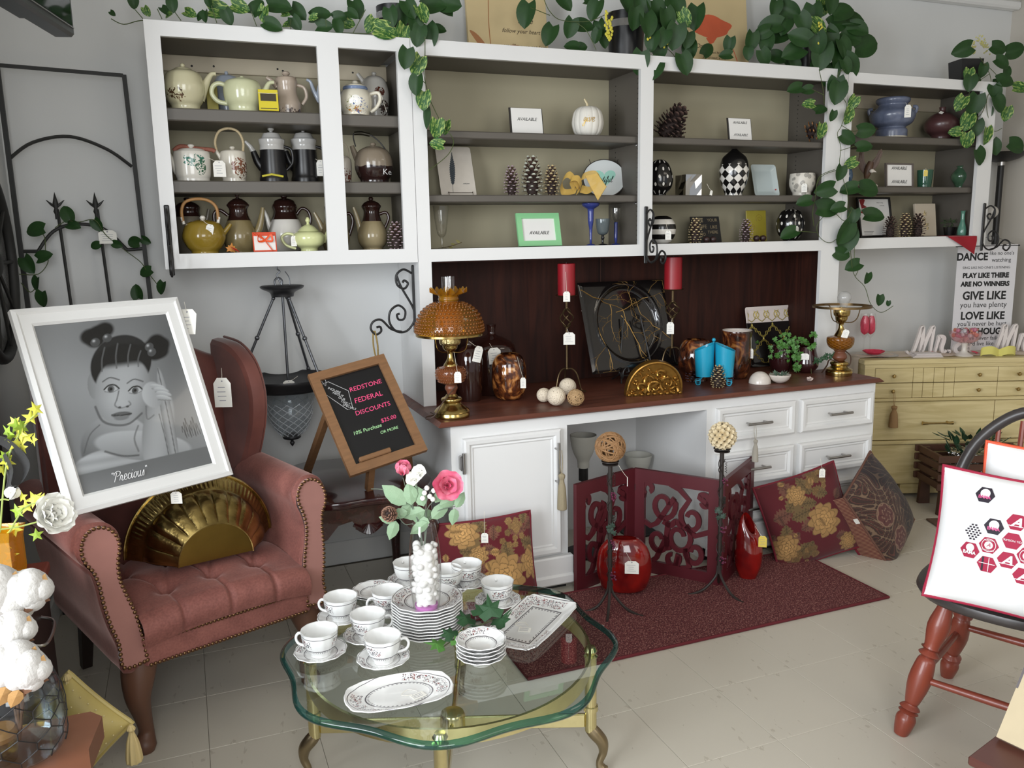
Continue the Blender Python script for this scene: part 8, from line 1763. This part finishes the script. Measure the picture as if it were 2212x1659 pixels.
P_=W(163,82,2.15);Q_=F(34,0,P_.z);d=(P_-Q_).normalized();nrm=V((d.y,-d.x,0));tv=thing('television','black flat television hung high in the corner, only its lower corner in view','television',P_,atan2(d.y,d.x));w=.9
obj('housing',B().box(-w,0,.0,.045,0,.52,.006),mat('black_plastic',S(24,25,28),.3),tv);obj('back_bulge',B().box(-w*.85,-.06,.045,.10,.02,.45,.02),mat('black_plastic',S(24,25,28),.3),tv)
obj('screen',B().box(-w+.018,-.018,-.002,.0,.022,.50),mat('screen_glass',S(10,10,12),.05,coat=.5),tv,smooth=0);obj('silver_line',B().box(-w+.01,-.01,-.003,0,.017,.019),chrome_m,tv,smooth=0)
obj('wall_arm',B().tube([(-w/2,.07,.3),(-w/2,.14,.4),(-w/2,.14,2.7-P_.z)],.02,8),black_m,tv)
f0=F(468,1206,.476);bp=thing('brass_planter','half-round embossed brass planter lying on the armchair seat, flat end forward','planter',(f0.x,f0.y,.474),R(14))
br2=Mat('hammered_brass');br2.set(c=br2.ramp(br2.noise(14,4),(.3,S(122,102,58)),(.7,S(200,176,112))),m=1,r=.24);br2.bump(br2.noise(70,2),.25,.004);br2=br2.m
pf=sm([(.112,0),(.135,.03),(.168,.07),(.188,.115),(.196,.128),(.224,.165),(.230,.172)],5);NB=11
def bfn(u,v):
 r,y=pf[min(len(pf)-1,int(v*(len(pf)-1)+.5))];a=pi*u;f_=max(0,min(1,(y)/.02))*max(0,min(1,(.120-y)/.02));rib=abs(sin(a*NB))**.45
 rr_=r*(1+.06*rib*f_-.02*f_)+(.003*(sin(a*90)>0)if y>.132 and y<.163 else 0);return(rr_*cos(a),y,max(.0,rr_*sin(a)))
obj('bowl',B().grid(bfn,300,len(pf)),br2,bp,smooth=60)
obj('flat_end',B().add([(.112*cos(pi*i/30),0,.112*sin(pi*i/30))for i in range(31)],[tuple(range(31))]),mat('worn_brass',S(126,100,48),.32,m=1,var=.15,vs=20),bp,smooth=0)
obj('end_rim',B().tube([(.114*cos(pi*i/30),-.002,.114*sin(pi*i/30))for i in range(31)],.003,6),br2,bp);obj('rolled_rim',B().tube([(.232*cos(pi*i/40),.172,.232*sin(pi*i/40))for i in range(41)],.004,7),br2,bp)
obj('flat_back',B().add([(-r,y,.0005)for r,y in pf]+[(r,y,.0005)for r,y in pf[::-1]],[tuple(range(2*len(pf)))]),br2,bp,smooth=0);price_tag(bp,W(378,1034,f0.y+.07),W(381,1075,f0.y+.02),.034,.038)
# ---- left foreground
gz2=.45;wt=thing('wooden_stand','low brown wooden stand with a waved edge in the lower left corner','table',(-.25,1.86,0));brn_w=mat('brown_stand_wood',S(128,80,56),.45,var=.15,vs=5,stretch=(1,4,4))
o=[(-.75,-.75),(.02,-.75),(-.01,-.55),(.03,-.35),(.0,-.15),(.015,-.03),(-.01,0),(-.75,.0)];obj('top',B().prism(o,gz2-.05,gz2-.001),brn_w,wt,smooth=30);obj('base',B().prism([(x*.9-.03,y*.9-.03)for x,y in o],0,gz2-.05),mat('dark_stand_wood',S(74,46,34),.5),wt,smooth=30)
jr=thing('wire_jar','clear glass jar wrapped in black chicken wire, cotton stems standing in it','jar',(-.372,1.745,gz2));jp=sm([(.03,.001),(.068,.004),(.082,.03),(.085,.09),(.076,.15),(.052,.185),(.042,.20),(.044,.225)],5);obj('glass',B().lathe([(0,.001)]+jp+[(r-.003,z)for r,z in jp[::-1]if z>.008]+[(0,.008)],48),thin('jar_glass',(.88,.93,.95)),jr,smooth=60)
b=B();nc=9;rr2=lambda z:next((r0+(r1-r0)*(z-za)/max(1e-6,zb2-za)for(r0,za),(r1,zb2)in zip(jp,jp[1:])if za<=z<=zb2),.044)+.002
for j in range(6):
 z0=.012+j*.032
 for i in range(nc):
  a=2*pi*(i+.5*(j%2))/nc;s1=2*pi*.5/nc;P3_=lambda a,z:(rr2(z)*cos(a),rr2(z)*sin(a),z);b.tube([P3_(a,z0),P3_(a,z0+.014)],.0013,5).tube([P3_(a,z0+.014),P3_(a+s1*.5,z0+.023),P3_(a+s1,z0+.032)],.0011,5).tube([P3_(a,z0+.014),P3_(a-s1*.5,z0+.023),P3_(a-s1,z0+.032)],.0011,5)
obj('chicken_wire',b,black_m,jr,kind='stuff');cot=mat('cotton_white',S(198,195,190),.95,bs=120,bd=.004,bst=.6,sheen=.4);husk=mat('cotton_husk',S(104,70,48),.7,var=.3,vs=30);tanh=mat('tan_husk',S(176,136,84),.7,var=.2,vs=30)
cs=thing('cotton_stems','stems of fluffy white cotton bolls with brown husks in the wire jar','flowers',(-.372,1.745,gz2+.012));b=B();
for px,py,y,r in((32,1285,1.80,.046),(62,1272,1.79,.040),(30,1360,1.72,.036),(36,1432,1.66,.042),(60,1446,1.64,.036),(-10,1275,1.8,.05)):
 c=W(px,py,y)-cs.location;bb_=B().ball(c,r,16,10);
 for i in range(5):a=2*pi*i/5;bb_.ball(c+V((cos(a)*r*.55,-.2*r,sin(a)*r*.5)),r*.62,12,8)
 obj('cotton_boll',bb_,cot,cs,smooth=180,kind='stuff');b.tube([tuple(c),(c.x*.3,c.y*.3,max(.02,c.z*.4)),(0,0,.02)],.003,6)
 for i in range(4):a=.4+1.6*i;flat_leaf('husk',lq,husk if i%2 else tanh,cs,c+V((cos(a)*r*.4,-r*.75,sin(a)*r*.4-r*.5)),(R(70),a,0),r*1.3)
obj('twigs',b,husk,cs,kind='stuff')
p_=F(18,1640,gz2);cv=thing('tea_light_jar','small clear votive with a cut wood disc lid in front of the wire jar','candle holder',(p_.x-.01,p_.y-.0,gz2));obj('glass',B().lathe(hollow([(.026,0),(.030,.02),(.030,.05)],.002),24),thin('amber_tint',(.9,.8,.5)),cv);obj('wood_disc',B().lathe([(0,.048),(.031,.048),(.034,.058),(.028,.068),(0,.07)],24),mat('cut_wood',S(158,110,56),.6,var=.3,vs=60),cv)
tk=thing('red_chest','small reddish brown wooden chest with a metal handle beside the armchair','chest',(-.385,1.95,0),0);obj('lid',B().box(-.40,0,0,.42,.60,.625,.004),mat('red_brown_lid',S(110,50,36),.35),tk);obj('body',B().box(-.39,-.01,.01,.41,0,.60),mat('dark_chest',S(40,26,24),.5),tk,smooth=0);obj('handle',B().tube(spl([(-.012,.12,.53),(.02,.14,.52),(.02,.26,.52),(-.012,.28,.53)],5),.004,6),chrome_m,tk)
av=thing('amber_vase','square amber yellow glass vase at the left edge holding the white ranunculus','vase',F(14,1248,.6258))
H_=W(14,1140,av.location.y).z-.6258;obj('glass',B().lathe(hollow([(.046,0),(.05,.02),(.050,H_*.8),(.058,H_)],.004),4),thin('yellow_amber_glass',(.85,.55,.03),dens=.25),av,rot=(0,0,.5),smooth=0)
bq=thing('spring_bouquet','white ranunculus and yellow forsythia with a black mesh ribbon, left edge','flowers',av.location.copy());yl=mat('yellow_blossom',S(222,220,84),.5,var=.15,vs=40);gl2=mat('lime_leaf',S(150,180,60),.5,var=.2,vs=40);rs=random.Random(41);B0=bq.location
FP=lambda px,py,y=2.26:W(px,py,y)-B0
star=[(.18*cos(a)if i%2 else 1.0*cos(a),.18*sin(a)+.0 if i%2 else 1.0*sin(a))for i,a in enumerate(np.linspace(0,2*pi,11)[:-1])];star=[(x*.5*2,y+.35)for x,y in[((.42 if i%2 else 1.0)*cos(a),(.42 if i%2 else 1.0)*sin(a))for i,a in enumerate(np.linspace(0,2*pi,11)[:-1])]]
for px,py in((82,888),(68,908),(30,918),(40,925),(52,928),(16,940),(22,948),(42,945),(60,950),(72,955),(36,965),(50,972),(8,990),(14,1003),(6,1020),(88,1085),(60,1100),(70,1085),(50,1078),(40,1110),(82,1160),(30,1150),(14,1180),(25,1205),(18,1228)):flat_leaf('blossom',star,yl if rs.random()>.3 else gl2,bq,FP(px,py),(R(80)+rs.uniform(-.6,.6),rs.uniform(-.6,.6),rs.uniform(-1,1)),rs.uniform(.017,.024))
petal_flower('ranunculus',FP(108,1115),.056,wpt,3,((9,1,.15),(8,.9,.45),(8,.75,.8),(6,.6,1.1),(5,.4,1.35)),(1.0,.7),bq);petal_flower('ranunculus_bud',FP(20,1075),.03,wpt,4,((4,1,1.15),(4,.8,1.3)),(.2,.6),bq)
b=B();
for pts in([(90,1125),(40,1138),(-20,1150),(0,1180)],[(20,1080),(-5,1085),(-20,1150)],[(82,890),(50,925),(15,1000),(0,1150)],[(85,1085),(50,1100),(10,1170)]):b.tube(spl([FP(*q_)for q_ in pts],5),.0022,6)
obj('stems',b,mat('pale_green_stem',S(160,176,96),.6),bq,kind='stuff');mesh_r=mat('black_mesh_ribbon',S(58,58,58),.5,bs=900,bd=.003,bst=1);obj('ribbon',strip([FP(-25,945),FP(10,955),FP(45,985),FP(58,1015),FP(40,1050),FP(18,1055),FP(22,1020),FP(5,985)],.055,None,(.35,-.5,.4)),mesh_r,bq,smooth=180)
dk=thing('wall_shade_panel','dark upright cabinet in shadow between the armchair and the left wall','cabinet',(-.568,2.72,0));dkm=mat('charcoal_shade',S(34,33,34),.6);obj('carcass',B().box(.0,.03,-.30,.06,0,.98,.004),dkm,dk);obj('top',B().box(.0,.034,-.31,.065,.98,.995,.003),dkm,dk)  # dark slab added in place of the shade on the left wall
gold_s=mat('gold_silk',S(186,166,96),.45,var=.12,vs=10,sheen=.3);cM=frame3(W(158,1572,2.14),(.6,-.1,.62),(-.62,.25,.6));o,_a,_b=pillow('gold_cushion','gold silk cushion with bead netting and tassels behind the wooden stand',cM,.20,.20,.10,None,gold_s,gold_s,front_m=gold_s);b=B()
for i in range(8):
 for j in range(8):x,y=-.085+.0243*i,-.085+.0243*j;b.ball((x,y,_a(x,y)+.001),.0022,6,4)
obj('beads',b,mat('pearl_bead',S(230,214,160),.3),o,kind='stuff')
for lx,ly in((.10,-.10),(.10,.10),(-.10,.10)):obj('tassel',B().at(cM.to_3x3().inverted().to_4x4()if 0 else Matrix.Translation((lx,ly,.012))@cM.to_3x3().to_4x4().inverted()).lathe(sm([(.004,.0),(.010,-.012),(.006,-.02),(.014,-.05),(.019,-.095),(.014,-.10)]),30,lambda a,r,z:1+.1*sin(9*a)),mat('cream_fringe',S(206,184,130),.8),o)
# ==== on and around the dresser
dz=.7665;dn=np.array([.366,.93,0]);DPt=lambda px,py,off=0.0:PL(px,py,(DA[0]+dn[0]*off,DA[1]+dn[1]*off,0),dn);G_=lambda u,v,z=dz:(lambda p:p if p.y<3.42 else V((*W(*PX('G',u,v),3.42).xy,z)))(F(*PX('G',u,v),z));drz=atan2(-.366,.93);dxv=V((.93,-.366,0))
p_=G_(300,672);tag(obj('glass_plate',B().lathe(sm([(0,.0),(.09,.001),(.125,.006),(.127,.009),(.09,.004),(0,.003)],3),40,cap=False),clear,loc=(p_.x,p_.y+.02,dz),smooth=180),'round clear glass plate at the left end of the dresser','plate')
pkm=mat('hot_pink_paper',S(208,54,84),.6);pkt=thin('pink_glass',(.95,.72,.74),dens=.08)
p_=G_(305,665);tag(obj('pink_dish',B().lathe(hollow(sm([(.03,0),(.052,.012),(.058,.02)]),.003),8),pkm,loc=(p_.x,p_.y+.02,dz+.0095),smooth=0),'hot pink folded dish on the clear glass plate','dish')
for i,u in enumerate((230,265)):
 p_=G_(u,655);S_=Sit('G',p_.y+.04,dz,u,650);k=S_.k;t=thing('champagne_flute','%s champagne flute stuffed with pink paper'%('left' if i==0 else 'right'),'glass',S_.loc,S_.rz);H_=S_.z(475)
 obj('bowl',B().lathe(sm([(.004,H_*.42),(26*k,H_*.6),(28*k,H_*.8),(22*k,H_)],4),24,cap=False),clear,t,smooth=180);obj('stem',B().lathe([(0,0),(.024,.001),(.004,.008),(.003,H_*.42),(0,H_*.43)],16),clear,t);obj('pink_paper',B().lathe(sm([(0,H_*.5),(20*k,H_*.58),(22*k,H_*.8),(12*k,H_*.94),(0,H_*.92)],3),14,lambda a,r,z:1+.12*sin(5*a+60*z)),pkm,t,smooth=0)
wl=mat('white_letter',S(216,208,204),.5)
def letters(label,pts,u,v,h,ex_=0,w0=.017):
 p_=DPt(*PX('G',u,v),.17);k=mpp(p_)/2.676;t=thing('wooden_letters',label,'letters',(p_.x,p_.y,dz),drz);b=B();mn=min(y for s_ in pts for x,y in s_)
 for s_ in pts:q_=spl(s_,5);n=len(q_);band(b,[(x*h*k,(y-mn)*h*k+.005)for x,y in q_],[w0*(.7+.6*sin(pi*i/(n-1))**2)for i in range(n)],-.009,.009)
 obj('letters',b,wl,t,kind='stuff',smooth=30)
Mp=[[(-.55,.1),(-.45,.0),(-.3,.05),(-.1,.7),(.0,1.0),(.02,.6),(.0,.05),(.2,.6),(.4,1.0),(.38,.5),(.36,.05),(.5,.0)]]
rp_=lambda x:[[(x,.05),(x+.1,.5),(x+.14,.62),(x+.3,.56),(x+.24,.2),(x+.3,.02),(x+.42,.1)]]
letters('white wooden script letters reading Mr',Mp+rp_(.52)+[[(1.02,.02),(1.04,.06),(1.0,.07)]],560,672,155);letters('white wooden ampersand behind the footed candy dish',[[(.35,.0),(-.05,.62),(.0,.95),(.2,.9),(.12,.62),(-.3,.25),(-.2,.0),(.1,.05),(.35,.35)]],800,662,140);letters('white wooden script letters reading Mrs, cut off by the photo edge',Mp+rp_(.52)+rp_(.92),1035,668,155)
p_=DPt(*PX('G',808,718),.085);S_=Sit('G',p_.y,dz,808,712);k=S_.k;t=thing('footed_dish','frosted glass footed dish heaped with iridescent wrapped sweets','dish',S_.loc,S_.rz);Zg=lambda v:(715-v)*k
obj('foot',B().lathe([(0,0)]+sm([(50*k,.001),(46*k,.006),(18*k,Zg(690)),(14*k,Zg(660)),(20*k,Zg(640))],4)+[(0,Zg(638))],28),mat('frosted_pale_glass',S(206,200,192),.35),t,smooth=180);obj('bowl',B().lathe(sm([(16*k,Zg(642)),(60*k,Zg(628)),(78*k,Zg(600)),(84*k,Zg(575))],4),36,lambda a,r,z:1+.04*cos(10*a),cap=False),pkt,t,smooth=180);rs=random.Random(51)
for nm,c in(('orange',(200,130,110)),('silver',(190,186,190)),('rose',(190,120,140))):
 b=B()
 for i in range(16):a=rs.uniform(0,6.28);q_=rs.uniform(0,66)*k;b.ball((q_*cos(a),q_*sin(a),Zg(rs.uniform(560,600))),rs.uniform(8,14)*k,7,5)
 obj('wrapped_sweets',b,mat('sweet_'+nm,S(*c),.25,m=.3),t,kind='stuff',smooth=0)
for u,v,lb in((658,665,'pink paper star lying below the Mr letters'),(890,668,'pink paper star lying below the Mrs letters')):p_=DPt(*PX('G',u,v),.12);o=flat_leaf('paper_star',star,pkm,None,(p_.x,p_.y,dz+.012),(.25,0,.4),.030);tag(o,lb,'paper star','pink paper stars')
nap=mat('white_napkin',S(220,212,210),.8);p_=DPt(*PX('G',585,700),.07);t=thing('napkin_stack','stack of folded white napkins in front of the Mr letters','napkins',(p_.x,p_.y,dz),drz)
for i in range(4):obj('napkin',B().box(-.075+.006*i,.085-.004*i,-.03,.05,.0055*i,.0055*i+.0045,.002),nap,t,rot=(0,0,.05*(i%3-1)))
yb_=mat('yellow_tulle',S(210,202,110),.6);p_=DPt(*PX('G',1010,700),.07);t=thing('tulle_bow','pale yellow tulle bow lying in front of the Mrs letters','ribbon',(p_.x,p_.y,dz),drz)
for sg in(-1,1):obj('bow_loop',strip([(0,0,.012),(sg*.04,-.01,.03),(sg*.085,0,.026),(sg*.09,.01,.008),(sg*.03,.01,.006),(0,0,.012)],.05),yb_,t,smooth=180)
rn=mat('sheer_runner',S(222,206,190),.8,a=.85);b=B();p0=np.array(V((DA[0],DA[1],0))+dxv*-.296)
def rfn(u,v):
 s_=u*1.0;off=.06+.2*v
 if u<.18:x,z=-.297-.004*sin(9*v),dz+.002-(.18-u)*.9-.01*sin(7*v)
 else:x,z=-.297+(u-.18)*1.3,dz+.0025+.005*sin(18*u+3*v)**2
 return(DA[0]+.93*x+.366*off,DA[1]-.366*x+.93*off,z)
o=obj('table_runner',b.grid(rfn,60,8),rn,smooth=180);tag(o,'sheer beige runner cloth lying along the dresser top and hanging over its left end','runner')
BO=.25;a0,a1,b0_=DPt(2070,530,BO),DPt(2200,524,BO),DPt(2064,730,BO);bw=(a1-a0).length;bh=.62;bn=thing('word_banner','white hanging banner of black words starting with DANCE, behind the dresser','banner',(a0.x,a0.y,a0.z),drz,None,(pi/2,0,drz))
obj('cloth',B().box(0,bw,-bh,.0,-.0015,0,.0004),mat('banner_cloth',S(206,204,206),.85,bs=300,bd=.0006),bn,smooth=0);obj('hem_rod',B().tube([(-.01,-.006,-.003),(bw+.01,-.006,-.003)],.004,8),black_m,bn);obj('hanger_wire',B().tube([(0,-.006,-.003),(bw*.55,.05,0),(bw,-.006,-.003)],.001,5),black_m,bn)
b=B();L_=[('DANCE',.25,.105,.17,1),("like no one's",.74,.075,.085,0),('watching',.74,.135,.095,0),("SING LIKE NO ONE'S LISTENING",.5,.2,.058,0),('PLAY LIKE THERE',.5,.27,.112,1),('ARE NO WINNERS',.5,.345,.108,1),('GIVE LIKE',.5,.45,.19,1),('you have plenty',.5,.53,.13,0),('LOVE LIKE',.5,.63,.18,1),("you'll never be hurt",.5,.70,.11,0),('TRY THOUGH',.5,.77,.15,1),("you've never failed",.5,.83,.1,0),('and live like',.5,.88,.1,0)]
words(b,[(it[0],bw*it[1],-.62*it[2],bw*it[3],dict(ext=.0002,z=.0004,off=bw*.006*it[4],sx=.9 if it[4]else.95))for it in L_]);obj('lettering',b,blackink,bn,kind='stuff',smooth=0)
Yl=3.48;tp_=W(2163,350,Yl);fl2=thing('floor_lamp','tall black torchiere floor lamp in the right corner beside the cabinet','lamp',(tp_.x,Yl,0));obj('pole',B().tube([(0,0,0),(0,0,tp_.z)],.017,14),black_m,fl2);obj('uplight_bowl',B().lathe(hollow(sm([(.03,tp_.z),(.09,tp_.z+.018),(.13,tp_.z+.05)]),.004),36),black_m,fl2);obj('chrome_collar',B().lathe([(0,tp_.z-.02),(.022,tp_.z-.02),(.022,tp_.z),(0,tp_.z)],20),chrome_m,fl2);obj('base',B().lathe([(0,0),(.12,0),(.12,.02),(.02,.035),(0,.035)],32),black_m,fl2)
g_=W(2142,458,Yl)-V((tp_.x,Yl,0));obj('reading_globe',B().ball((g_.x,g_.y,g_.z),.036,18,12).tube([(g_.x,g_.y,g_.z),(0,0,g_.z)],.008,8),mat('opal_globe',S(200,196,190),.3),fl2,kind='stuff')
